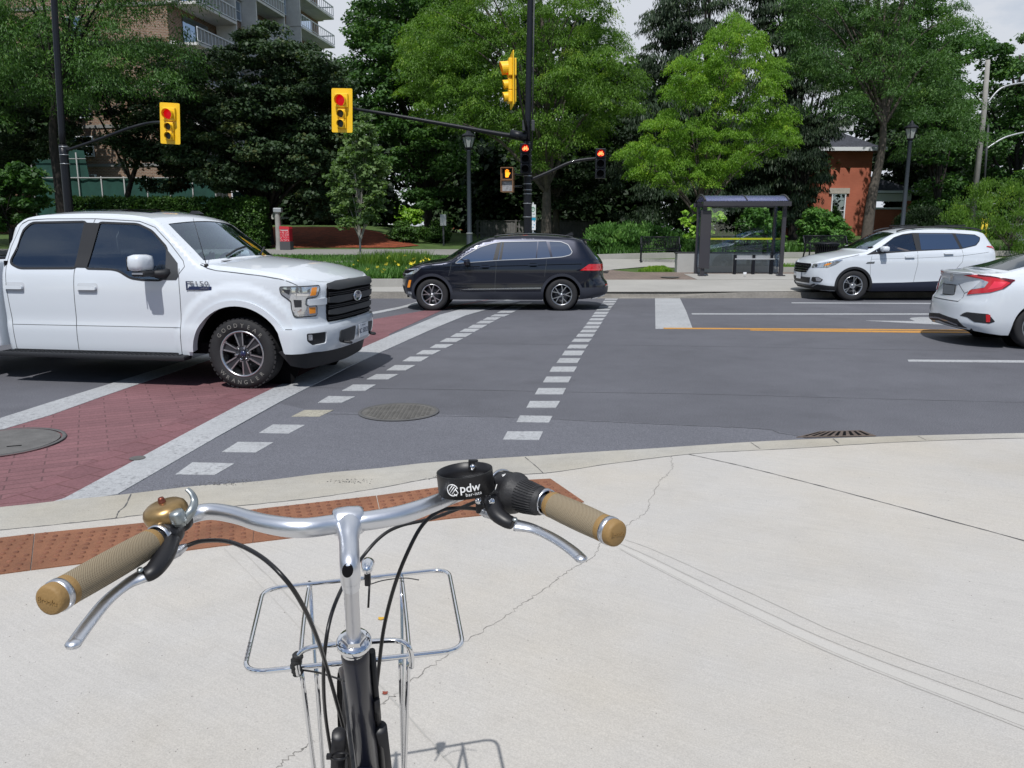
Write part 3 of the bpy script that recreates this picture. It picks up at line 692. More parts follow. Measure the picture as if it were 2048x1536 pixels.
# ---- black SUV in the middle distance, nose to the left
def black_suv():
    root = empty('black_suv', (1.0663, 16.9028 + .925, 0), PI, label='glossy black sport utility vehicle with chrome window line and red tail lights', cat='car')
    top = [(-.52, 1.515), (-.30, 1.545), (-.16, 1.557), (.1, 1.578), (.45, 1.595), (.8, 1.60), (1.1, 1.59), (1.4, 1.562), (1.6, 1.52), (1.78, 1.462), (2.0, 1.345), (2.2, 1.205), (2.37, 1.085), (2.5, 1.052), (2.9, 1.005), (3.15, .955), (3.33, .91), (3.44, .86)]
    W = [(.2, .85), (.33, .91), (.42, .93), (.60, .925), (.80, .93), (.89, .929), (.96, .918), (1.05, .905), (1.12, .885), (1.3, .81), (1.5, .71), (1.62, .64)]
    car = Car(3.02, -.25, [(.2, 3.25), (.3, 3.40), (.45, 3.48), (.62, 3.50), (.75, 3.49), (.83, 3.45), (.95, 3.40)], [(.2, -.80), (.30, -.98), (.36, -1.05), (.58, -1.06), (.66, -.99), (.75, -.965), (.95, -.95), (1.04, -.93), (1.3, -.72), (1.5, -.55), (1.6, -.50)], W, top, nf=2.7, nr=2.9, r=.06,
              crown=[(-.5, .02), (.2, .05), (1.3, .05), (2.3, .03), (2.6, .05), (3.2, .04), (3.42, 0)], bulge=[(-.6, 0), (1.5, 0), (1.7, .06), (2.35, .17), (2.5, .06), (2.7, 0)])
    CARS['black_suv'] = (car, root)
    low = [(-1.06, .34), (-.75, .27), (-.42, .25), (.42, .235), (2.3, .245), (3.2, .24), (3.5, .28)]
    win = roundpoly([(2.27, 1.02), (2.08, 1.165), (1.75, 1.345), (1.5, 1.42), (1.3, 1.458), (.36, 1.475), (.02, 1.46), (-.13, 1.40), (-.215, 1.25), (-.17, 1.195), (0, 1.155), (.5, 1.12), (1.32, 1.088)], .03)
    body = skirt('body', car, low, [(0, .345, .405), (2.785, .345, .405)], M['black_paint'], root, holes=[win])
    qa, qb = car.q(2.33), car.q(1.66); wh = [(qa + .02, -.91), (qb - .02, -.86), (qb - .02, .86), (qa + .02, .91)]
    strip('roof_and_hood', car, .02, car.Qe - .02, M['black_paint'], root, holes=[wh]); strip('windshield', car, qa, qb, M['glass_clear'], root, v=.93, off=-.006)
    strip('sunroof', car, car.q(1.3), car.q(.2), M['tint_glass'], root, v=.7, off=.008)
    for sg in (1, -1):
        car.decal('side_window', ring_poly(win, .004), sg, M['tint_glass'], root, off=-.005, depth=0)
        car.decal('window_chrome', ring_poly(win, .015), sg, M['window_strip'], root, off=.005, depth=.008, holes=[win])
        for P in ([(1.38, 1.44), (1.30, 1.456), (1.375, 1.09), (1.47, 1.085)], [(1.28, 1.456), (1.235, 1.458), (1.29, 1.095), (1.345, 1.09)]): car.decal('window_pillar', P, sg, M['black_plastic'], root, off=.002, depth=.006)
        for P in ([(.52, 1.472), (.50, 1.472), (.535, 1.122), (.56, 1.12)], [(.335, 1.474), (.265, 1.472), (.20, 1.14), (.24, 1.137)], [(2.19, 1.10), (2.16, 1.12), (2.02, 1.048), (2.05, 1.045)]): car.decal('window_pillar', P, sg, M['black_paint'], root, off=.003, depth=.006)
        # cladding
        for (xc) in (0, 2.785):
            P = circ(xc, .345, .398, R(-14), R(194), 30) + circ(xc, .345, .455, R(190), R(-10), 30); car.decal('wheel_arch_trim', P, sg, M['cladding'], root, off=.014, depth=.04, step=.05)
        car.decal('sill_cladding', [(2.37, .25), (2.34, .40), (.43, .41), (.42, .24)], sg, M['cladding'], root, off=.012, depth=.03)
        car.decal('sill_chrome', [(2.2, .452), (2.0, .480), (.45, .505), (.44, .475), (1.2, .463)], sg, M['chrome_soft'], root, off=.02, depth=.02)
        car.decal('bumper_cladding', [(-.46, .50), (-.62, .49), (-.9, .50), (-1.2, .50), (-1.2, .33), (-.75, .255), (-.42, .25), (-.43, .33)] if 0 else [(car.q(-.44), .25), (car.q(-.44), .42), (car.q(-.40), .50), (car.Qe, .50), (car.Qe, .34), (car.q(-.80), .29)], sg, M['cladding'], root, off=.010, depth=.03, dom='q')
        car.decal('tail_light', roundpoly([(car.q(-.40) , .865), (car.q(-.62), .995), (car.Qe - .50, .992), (car.Qe - .46, .90), (car.Qe - .62, .845)], .012), sg, M['red_lens'], root, off=.012, depth=.02, dom='q')
        car.decal('tail_light_strip', [(car.q(-.46), .872), (car.Qe - .62, .862), (car.Qe - .60, .88), (car.q(-.52), .888)], sg, M['red_bright'], root, off=.0155, depth=.004, dom='q')
        car.decal('reflector', [(car.Qe - .62, .53), (car.Qe - .42, .53), (car.Qe - .42, .555), (car.Qe - .62, .555)], sg, M['red_lens'], root, off=.008, depth=.01, dom='q')
        car.decal('rear_window', roundpoly([(car.Qe - .62, 1.43), (car.Qe + .0, 1.44), (car.Qe, 1.08), (car.Qe - .78, 1.09)], .05), sg, M['tint_glass'], root, off=.003, depth=.0, dom='q')
        car.decal('headlight', roundpoly([(car.q(3.0), .915), (.50, .86), (.54, .785), (.80, .77), (car.q(3.17), .79)], .02), sg, M['lens_clear'], root, off=.008, depth=.02, dom='q')
        car.decal('headlight_mask', roundpoly([(car.q(3.11), .89), (.62, .85), (.66, .80), (.85, .79)], .01), sg, M['dark_void'], root, off=.0115, depth=.004, dom='q')
        car.decal('side_marker', roundpoly([(car.q(3.22), .66), (car.q(3.27), .66), (car.q(3.32), .50), (car.q(3.26), .50)], .008), sg, M['amber'], root, off=.010, depth=.015, dom='q')
        car.decal('grille', [(0, .72), (.48, .74), (.5, .83), (0, .84)], sg, M['dark_void'], root, off=.006, depth=.01, dom='q')
        car.decal('lower_intake', roundpoly([(0, .32), (.62, .34), (.72, .52), (0, .55)], .02), sg, M['black_plastic'], root, off=.006, depth=.01, dom='q')
        car.decal('fog_light', roundpoly([(.83, .36), (.95, .36), (.97, .41), (.83, .41)], .01), sg, M['lens_clear'], root, off=.010, depth=.01, dom='q')
        for xh in (1.64, .62):
            zz = .945 if xh > 1 else .985
            car.decal('door_handle', roundpoly([(xh - .11, zz - .018), (xh + .11, zz - .022), (xh + .11, zz + .018), (xh - .11, zz + .022)], .012), sg, M['black_paint'], root, off=.04, depth=.035)
            car.decal('handle_cup', roundpoly([(xh - .08, zz - .045), (xh + .07, zz - .045), (xh + .08, zz + .035), (xh - .09, zz + .035)], .03), sg, M['dark_void'], root, off=.002, depth=0)
        car.decal('exhaust_tip', [(car.q(-.72), .262), (car.Qe - .62, .315), (car.Qe - .60, .335), (car.q(-.74), .285)], sg, M['chrome'], root, off=.02, depth=.03, dom='q')
        rl = MB(); rl.tube(catmull([(1.45, sg * .60, 1.575), (1.3, sg * .62, 1.605), (.8, sg * .63, 1.632), (.3, sg * .62, 1.622), (-.1, sg * .60, 1.59), (-.25, sg * .58, 1.56)], 5), .012, 8); rl.build('roof_rail', M['grey_plastic'], root)
        m = MB(); m.box((2.02, sg * 1.0, 1.045), (.14, .20, .135), bev=.055); mm = m.build('wing_mirror', M['black_paint'], root)
        b = MB(); b.tube([(2.02, sg * .95, 1.0), (2.03, sg * .88, .985)], [.03, .04], 8); b.build('mirror_stalk', M['black_plastic'], mm)
    seams(car, root, [[(1.41, 1.09), (1.405, .95), (1.43, .6), (1.43, .27)], [(.33, 1.12), (.335, 1.0), (.36, .86), (.37, .74)], [(2.36, 1.02), (2.38, .90), (2.42, .75)], [(2.41, 1.06), (2.9, 1.0), (3.12, .93)]])
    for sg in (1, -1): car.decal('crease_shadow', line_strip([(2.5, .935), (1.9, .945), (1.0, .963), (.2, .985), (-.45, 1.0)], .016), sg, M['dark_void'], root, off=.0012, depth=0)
    sp = MB(); sp.prism([(-.40, 1.545), (-.66, 1.50), (-.64, 1.485), (-.38, 1.50)], -.56, .56, Matrix.Rotation(PI / 2, 4, 'X')); sp.build('rear_spoiler', M['black_paint'], root)
    fn = MB(); fn.prism([(-.30, 1.60), (-.12, 1.60), (-.24, 1.66), (-.28, 1.665)], -.012, .012, Matrix.Rotation(PI / 2, 4, 'X')); fn.build('roof_antenna', M['black_plastic'], root)
    lb = liner(root, 0, .345, .40, .91); lb2 = liner(root, 2.785, .345, .40, .91); lb.add(lb2.v, lb2.f); lb.box((1.4, 0, .32), (2.0, 1.6, .14)); lb.box((3.1, 0, .4), (.5, 1.3, .25)); lb.box((-.6, 0, .42), (.5, 1.4, .22)); lb.build('underbody', M['dark_void'], root)
    cabin(root, 2.2, -.4, .55, .82, 1.75, .36)
    wheels(root, 2.785, 0, .915, .345, .222, .225, 'vw')
    return root
M['window_strip'] = mat('window_strip', (.26, .27, .29), .5, .3)
M['cladding'] = mat('cladding', (.030, .033, .045), .42); M['chrome_soft'] = mat('chrome_soft', (.36, .37, .41), .22, 1.)
M['red_bright'] = mat('red_bright', (.75, .03, .06), .2, coat=1.)

# ---- white SUV on the far side, nose to the left
def white_suv():
    root = empty('white_suv', (8.40, 19.435 + .96, 0), PI, label='white sport utility vehicle with black roof rails and lower trim beside the far kerb', cat='car')
    f = lambda t: [(-x, z) for x, z in t]   # tables were read from the photo with the nose at +x
    top = [(-3.36, 1.645), (-3.2, 1.675), (-3.0, 1.70), (-2.5, 1.735), (-1.9, 1.745), (-1.5, 1.725), (-1.2, 1.67), (-1.0, 1.60), (-.75, 1.465), (-.5, 1.31), (-.32, 1.205), (-.16, 1.165), (.1, 1.125), (.4, 1.075), (.65, 1.02), (.82, .97), (.93, .93)]
    W = [(.2, .88), (.36, .95), (.55, .955), (.8, .965), (.98, .965), (1.01, .95), (1.15, .93), (1.25, .89), (1.4, .83), (1.6, .75), (1.75, .68)]
    car = Car(.45, -2.95, [(.22, .80), (.3, .88), (.45, .97), (.6, 1.0), (.75, .99), (.88, .96), (1.0, .92)], [(.2, -3.4), (.4, -3.64), (.7, -3.72), (1.1, -3.70), (1.25, -3.66), (1.45, -3.52), (1.66, -3.36)], W, top, nf=2.6, nr=3., r=.055,
              crown=[(-3.4, .02), (-2.5, .045), (-1.2, .045), (-.35, .03), (-.1, .055), (.6, .06), (.93, 0)], bulge=[(-4, 0), (-1.2, 0), (-1.0, .05), (-.35, .18), (-.15, .06), (0, 0)])
    CARS['white_suv'] = (car, root)
    low = [(-3.72, .34), (-3.2, .26), (-2.3, .25), (-.42, .24), (.42, .24), (.8, .25), (1.0, .29)]
    fw = roundpoly([(-.46, 1.20), (-.66, 1.305), (-.98, 1.53), (-1.2, 1.60), (-1.44, 1.632), (-1.505, 1.232), (-1.2, 1.215)], .025)
    bwn = roundpoly([(-1.60, 1.638), (-2.42, 1.628), (-2.57, 1.272), (-1.62, 1.242)], .025); qw = roundpoly([(-2.50, 1.625), (-2.98, 1.595), (-3.15, 1.54), (-3.10, 1.46), (-2.96, 1.36), (-2.64, 1.285)], .03)
    skirt('body', car, low, [(0, .378, .415), (-2.82, .378, .415)], M['white_paint'], root, holes=[fw])
    qa, qb = car.q(-.36), car.q(-1.10); wh = [(qa + .02, -.92), (qb - .02, -.87), (qb - .02, .87), (qa + .02, .92)]
    strip('roof_and_hood', car, .02, car.Qe - .02, M['white_paint'], root, holes=[wh]); strip('windshield', car, qa, qb, M['glass_clear'], root, v=.94, off=-.006)
    allw = roundpoly([(-.27, 1.125), (-.66, 1.325), (-.98, 1.548), (-1.2, 1.622), (-1.44, 1.655), (-2.45, 1.648), (-3.0, 1.612), (-3.19, 1.545), (-3.13, 1.46), (-2.98, 1.345), (-2.6, 1.262), (-1.55, 1.215), (-1.0, 1.18)], .03)
    for sg in (1, -1):
        car.decal('side_window', ring_poly(fw, .004), sg, M['glass_clear'], root, off=-.006, depth=0)
        car.decal('window_trim', allw, sg, M['black_plastic'], root, off=.003, depth=.008, holes=[fw])
        car.decal('side_window', bwn, sg, M['tint_glass'], root, off=.007, depth=.004); car.decal('side_window', qw, sg, M['tint_glass'], root, off=.007, depth=.004)
        for xc in (0, -2.82):
            P = circ(xc, .378, .405, R(-18), R(198), 30) + circ(xc, .378, .462, R(195), R(-15), 30); car.decal('wheel_arch_trim', P, sg, M['black_plastic'], root, off=.014, depth=.04, step=.05)
        car.decal('sill_cladding', [(-.44, .24), (-.45, .44), (-1.2, .455), (-2.38, .50), (-2.40, .25)], sg, M['cladding_blue'], root, off=.012, depth=.03)
        car.decal('bumper_cladding', [(0, .28), (.55, .27), (car.q(.62), .26), (car.q(.42), .26), (car.q(.42), .36), (car.q(.60), .37), (.80, .40), (.60, .33), (0, .32)], sg, M['black_plastic'], root, off=.012, depth=.04, dom='q')
        car.decal('skid_plate', [(0, .34), (.55, .34), (.74, .39), (.70, .42), (.5, .365), (0, .365)], sg, M['alloy_dark'], root, off=.025, depth=.02, dom='q')
        car.decal('grille', roundpoly([(0, .66), (.42, .68), (.56, .86), (.52, .90), (0, .90)], .02), sg, M['dark_void'], root, off=.008, depth=.01, dom='q')
        for z in (.70, .76, .82): car.decal('grille_bar', [(0, z), (.44 + (z - .7), z), (.46 + (z - .7), z + .028), (0, z + .028)], sg, M['chrome_soft'], root, off=.022, depth=.015, dom='q')
        car.decal('lower_intake', roundpoly([(0, .42), (.52, .42), (.60, .56), (0, .56)], .02), sg, M['black_plastic'], root, off=.006, depth=.01, dom='q')
        car.decal('headlight', roundpoly([(.60, .80), (.62, .895), (.85, .925), (car.q(.42), 1.01), (car.q(.30), 1.005), (car.q(.47), .90), (car.q(.66), .82)], .015), sg, M['lens_clear'], root, off=.008, depth=.02, dom='q')
        car.decal('lamp_projector', circ(.74, .855, .038, 0, 2 * PI, 16)[:-1], sg, M['alloy_dark'], root, off=.014, depth=.01, dom='q'); car.decal('turn_signal', [(.93, .86), (1.05, .875), (1.13, .93), (1.02, .92)], sg, M['amber'], root, off=.013, depth=.01, dom='q')
        car.decal('fog_recess', roundpoly([(.62, .48), (.66, .57), (.85, .585), (.97, .52), (.90, .455), (.70, .45)], .02), sg, M['black_plastic'], root, off=.005, depth=.01, dom='q')
        car.decal('fog_light', roundpoly([(.79, .48), (.78, .57), (.85, .575), (.94, .52), (.90, .475)], .012), sg, M['lens_clear'], root, off=.014, depth=.01, dom='q')
        car.decal('tail_light', roundpoly([(car.q(-3.28), 1.315), (car.q(-3.30), 1.335), (car.Qe - .46, 1.325), (car.Qe - .46, 1.24), (car.Qe - .62, 1.215), (car.q(-3.52), 1.27)], .01), sg, M['red_lens'], root, off=.012, depth=.02, dom='q')
        car.decal('rear_window', roundpoly([(car.Qe - .66, 1.60), (car.Qe, 1.61), (car.Qe, 1.34), (car.Qe - .74, 1.35)], .04), sg, M['tint_glass'], root, off=.003, depth=.0, dom='q')
        car.decal('fender_vent', roundpoly([(-.26, .915), (-.30, .955), (-.48, .965), (-.46, .92)], .008), sg, M['chrome_soft'], root, off=.008, depth=.01)
        for xh, zz in ((-1.33, 1.075), (-2.28, 1.155)):
            car.decal('door_handle', roundpoly([(xh - .115, zz - .018), (xh + .115, zz - .022), (xh + .115, zz + .018), (xh - .115, zz + .022)], .014), sg, M['white_paint'], root, off=.045, depth=.04)
            car.decal('handle_cup', roundpoly([(xh - .09, zz - .045), (xh + .08, zz - .045), (xh + .09, zz + .035), (xh - .10, zz + .035)], .03), sg, M['seam_light'], root, off=.002, depth=0)
        rl = MB(); rl.tube(catmull([(-1.1, sg * .64, 1.69), (-1.4, sg * .66, 1.765), (-2.0, sg * .67, 1.80), (-2.6, sg * .66, 1.79), (-3.0, sg * .64, 1.755), (-3.2, sg * .62, 1.71)], 5), .02, 8); rl.build('roof_rail', M['black_plastic'], root)
        m = MB(); m.box((-.66, sg * 1.05, 1.265), (.16, .24, .14), bev=.055); mm = m.build('wing_mirror', M['white_paint'], root)
        for p in mm.data.polygons: p.use_smooth = True
        b = MB(); b.tube([(-.64, sg * 1.0, 1.20), (-.60, sg * .92, 1.19)], [.035, .045], 8); b.box((-.66, sg * 1.05, 1.20), (.13, .2, .03), bev=.01); b.build('mirror_stalk', M['black_plastic'], mm)
    cb = MB()
    for x in (-1.55, -2.75): cb.box((x, 0, 1.835), (.08, 1.3, .03), bev=.012)
    cb.build('roof_crossbar', M['black_plastic'], root)
    seams(car, root, [[(-.41, 1.10), (-.37, .9), (-.40, .6), (-.42, .27)], [(-1.53, 1.21), (-1.535, .9), (-1.49, .6), (-1.46, .27)], [(-2.62, 1.26), (-2.65, 1.1), (-2.62, .95), (-2.5, .80)], [(-.1, 1.13), (.2, 1.06), (.4, 1.02)]])
    seams(car, root, [[(-.40, 1.02), (-1.5, 1.045), (-2.6, 1.10), (-3.3, 1.19)]], .006)
    lb = liner(root, 0, .378, .412, .93); l2 = liner(root, -2.82, .378, .412, .93); lb.add(l2.v, l2.f); lb.box((-1.4, 0, .34), (2.0, 1.6, .14)); lb.box((.45, 0, .42), (.6, 1.3, .25)); lb.box((-3.3, 0, .45), (.6, 1.4, .25)); lb.build('underbody', M['dark_void'], root)
    cabin(root, -.45, -3.1, .60, .86, -.90, .40)
    wheels(root, 0, -2.82, .955, .378, .235, .235, 'multi')
    fx = lerpl(car.xf, .5) + .03; pb = MB(); pm = Matrix.Translation((fx, 0, .585)) @ Matrix.Rotation(PI / 2, 4, 'Z') @ Matrix.Rotation(PI / 2, 4, 'X'); pb.prism(roundpoly([(-.155, -.08), (.155, -.08), (.155, .08), (-.155, .08)], .012), 0, .004, pm); pb.build('licence_plate', M['plate_white'], root)
    d = driver((0, 0, 0), PI, 'driver in dark shirt behind the open side window of the white sport utility vehicle'); d.location = (8.40 + 1.58, 19.435 + .96 - .38, .93)
    return root
M['cladding_blue'] = mat('cladding_blue', (.018, .022, .04), .4)

# ---- white sedan leaving the frame on the right (rear three-quarter view)
def white_sedan():
    a = R(SEDAN[2]); root = empty('white_sedan', (SEDAN[0], SEDAN[1], 0), a, label='white sedan seen from behind with large bracket-shaped red tail lights and trunk lip', cat='car')
    top = [(-.80, 1.065), (-.68, 1.075), (-.5, 1.085), (-.38, 1.105), (-.1, 1.175), (.2, 1.275), (.55, 1.36), (.85, 1.395), (1.2, 1.40), (1.6, 1.37), (1.85, 1.31), (2.2, 1.15), (2.55, .99), (2.7, .95), (3.1, .87), (3.4, .78), (3.55, .70)]
    W = [(.15, .82), (.25, .86), (.40, .895), (.60, .905), (.78, .90), (.90, .88), (1.0, .835), (1.1, .77), (1.2, .71), (1.4, .60)]
    car = Car(3.05, -.42, [(.15, 3.35), (.3, 3.58), (.5, 3.62), (.65, 3.6), (.75, 3.55)], [(.18, -.86), (.26, -.95), (.32, -1.0), (.45, -1.0), (.66, -.97), (.70, -.925), (.80, -.90), (.90, -.875), (.98, -.865), (1.065, -.90), (1.3, -.9)], W, top, nf=2.6, nr=2.5, r=.045,
              crown=[(-.9, .0), (-.82, .0), (-.4, .03), (0, .045), (1.2, .05), (2.5, .04), (3.3, .03), (3.5, 0)], bulge=[(-.9, 0), (-.5, 0), (-.38, -.16), (.5, -.03), (.6, 0), (1.8, 0), (1.9, .05), (2.5, .2), (2.8, 0)])
    CARS['white_sedan'] = (car, root)
    low = [(-1.0, .27), (-.7, .22), (-.5, .20), (2.6, .17), (3.6, .2)]
    win = roundpoly([(2.25, 1.0), (1.9, 1.20), (1.5, 1.31), (1.0, 1.345), (.6, 1.31), (.2, 1.19), (-.06, 1.06), (0, 1.0), (.8, .965)], .04)
    skirt('body', car, low, [(0, .325, .37), (2.70, .325, .37)], M['white_paint'], root, holes=[])
    qa, qb = car.q(2.5), car.q(1.85); qc, qd = car.q(.52), car.q(-.36)
    strip('roof_and_trunk', car, .02, car.Qe - .02, M['white_paint'], root, holes=[[(qa + .02, -.9), (qb - .02, -.86), (qb - .02, .86), (qa + .02, .9)]])
    strip('windshield', car, qa, qb, M['glass_clear'], root, v=.93, off=-.006); strip('rear_window', car, qc, qd, M['tint_rear'], root, v=.90, off=.004)
    Q = car.Qe; q0 = car.q
    for sg in (1, -1):
        car.decal('side_window', win, sg, M['tint_glass'], root, off=.004, depth=.0)
        tl = [(Q - .40, 1.035), (Q - .70, 1.048), (Q - .90, 1.035), (Q - 1.252, .985), (Q - 1.178, .94), (Q - 1.058, .867), (Q - .888, .812), (Q - .522, .757), (Q - .545, .808), (Q - .765, .985), (Q - .72, 1.0)]
        car.decal('tail_light', tl, sg, M['red_lens'], root, off=.012, depth=.03, dom='q', step=.04)
        car.decal('tail_light_glow', [(Q - .93, .965), (Q - 1.12, .955), (Q - 1.03, .89), (Q - .84, .845), (Q - .88, .90)], sg, M['red_bright'], root, off=.0150, depth=.004, dom='q', step=.04)
        car.decal('tail_light_edge', line_strip([(Q - .70, 1.045), (Q - .90, 1.032), (Q - 1.245, .985), (Q - 1.178, .945), (Q - 1.058, .872)], .014), sg, M['red_dark'], root, off=.0152, depth=.004, dom='q')
        car.decal('reverse_lamp', [(Q - .58, .832), (Q - .744, .985), (Q - .846, .955), (Q - .79, .875)], sg, M['lens_clear'], root, off=.0155, depth=.012, dom='q', step=.04)
        car.decal('bumper_vent', roundpoly([(Q - .534, .449), (Q - .588, .489), (Q - .643, .512), (Q - .94, .506), (Q - 1.035, .402), (Q - .974, .37), (Q - .784, .377), (Q - .659, .437)], .01), sg, M['black_plastic'], root, off=.004, depth=.01, dom='q', step=.04)
        car.decal('reflector', roundpoly([(Q - .91, .497), (Q - .965, .497), (Q - .976, .392), (Q - .93, .389)], .006), sg, M['red_lens'], root, off=.010, depth=.01, dom='q', step=.04)
        car.decal('bumper_lip', [(Q, .43), (Q, .32), (Q - .40, .285), (Q - .66, .272), (Q - .54, .36), (Q - .50, .39)], sg, M['black_plastic'], root, off=.006, depth=.02, dom='q')
        car.decal('lip_chrome', line_strip([(Q, .36), (Q - .3, .34), (Q - .52, .31)], .02), sg, M['chrome_soft'], root, off=.014, depth=.01, dom='q')
        car.decal('plate_recess', [(Q, .90), (Q - .24, .90), (Q - .446, .78), (Q - .446, .655), (Q, .655)], sg, M['white_paint'], root, off=-.0, depth=0, dom='q')
        car.decal('panel_gap', line_strip([(Q, .65), (Q - .43, .65), (Q - .452, .68), (Q - .452, .77), (Q - .52, .80)], .010), sg, M['seam'], root, off=.002, depth=0, dom='q')
        car.decal('panel_gap', line_strip([(Q - .24, .90), (Q - .446, .78)], .008), sg, M['seam'], root, off=.002, depth=0, dom='q')
        car.decal('panel_gap', line_strip([(q0(-.10), .80), (q0(.05), .76), (q0(.3), .72)], .005), sg, M['seam_light'], root, off=.002, depth=0, dom='q')
        car.decal('panel_gap', line_strip([(Q, .965), (Q - .35, .98), (Q - .74, .99)], .006), sg, M['seam_light'], root, off=.0015, depth=0, dom='q')
        m = MB(); m.box((2.15, sg * .98, 1.0), (.13, .2, .13), bev=.05); m.build('wing_mirror', M['white_paint'], root)
    sp = MB()
    # trunk lip spoiler following the plan outline
    for zz in (0,):
        loop = [Vector(car.P((Q - .62 + .62 * k / 10), 1.06)) for k in range(11)]; loop += [Vector((v.x, -v.y, v.z)) for v in loop[::-1][1:]]
        sp.tube([v + Vector((-.015, 0, .008)) for v in loop], .022, 8, flat=.6)
    sp.build('trunk_lip', M['white_paint'], root)
    xr = lerpl(car.xr, .76) - .012; pm = Matrix.Translation((xr + .004, -.05, .80)) @ Matrix.Rotation(.10, 4, 'Z') @ Matrix.Rotation(-PI / 2, 4, 'Z') @ Matrix.Rotation(PI / 2, 4, 'X')
    pb = MB(); pb.prism(roundpoly([(-.165, -.085), (.165, -.085), (.165, .085), (-.165, .085)], .012), 0, .01, pm); pl = pb.build('licence_plate', M['plate_frame'], root)
    pb = MB(); pb.prism(roundpoly([(-.15, -.07), (.15, -.07), (.15, .07), (-.15, .07)], .012), .01, .013, pm); pb.build('plate_cover', M['plate_grey'], pl)
    em = MB(); mm = Matrix.Translation((lerpl(car.xr, .97) - .006, 0, .985)) @ Matrix.Rotation(-PI / 2, 4, 'Z') @ Matrix.Rotation(PI / 2, 4, 'X')
    em.tube(catmull([mm @ Vector(p) for p in [(-.04, -.045, .01), (-.055, .0, .01), (-.05, .045, .01), (0, .05, .01), (.05, .045, .01), (.055, 0, .01), (.04, -.045, .01), (0, -.048, .01)]], 4, True), .005, 6, closed=True)
    for s_ in (-1, 1): em.prism([(s_ * .034, .038), (s_ * .020, .038), (s_ * .014, -.038), (s_ * .026, -.038)], .004, .013, mm)
    em.prism([(-.018, .004), (.018, .004), (.018, -.008), (-.018, -.008)], .004, .012, mm); em.build('trunk_emblem', M['chrome'], root)
    lb = liner(root, 0, .325, .368, .88); l2 = liner(root, 2.7, .325, .368, .88); lb.add(l2.v, l2.f); lb.box((1.35, 0, .25), (2.0, 1.5, .12)); lb.box((-.55, 0, .33), (.55, 1.35, .2)); lb.build('underbody', M['dark_void'], root)
    wheels(root, 2.7, 0, .875, .325, .215, .215, 'multi')
    return root
M['red_dark'] = mat('red_dark', (.10, .004, .008), .15, coat=1.); M['tint_rear'] = mat('tint_rear', (.012, .02, .02), .03, spec=.9, ior=1.8)
M['plate_frame'] = mat('plate_frame', (.03, .032, .036), .4); M['plate_grey'] = mat('plate_grey', (.17, .19, .21), .25)
SEDAN = (7.62, 12.05, -5.5)
pickup(); black_suv(); white_suv(); white_sedan()
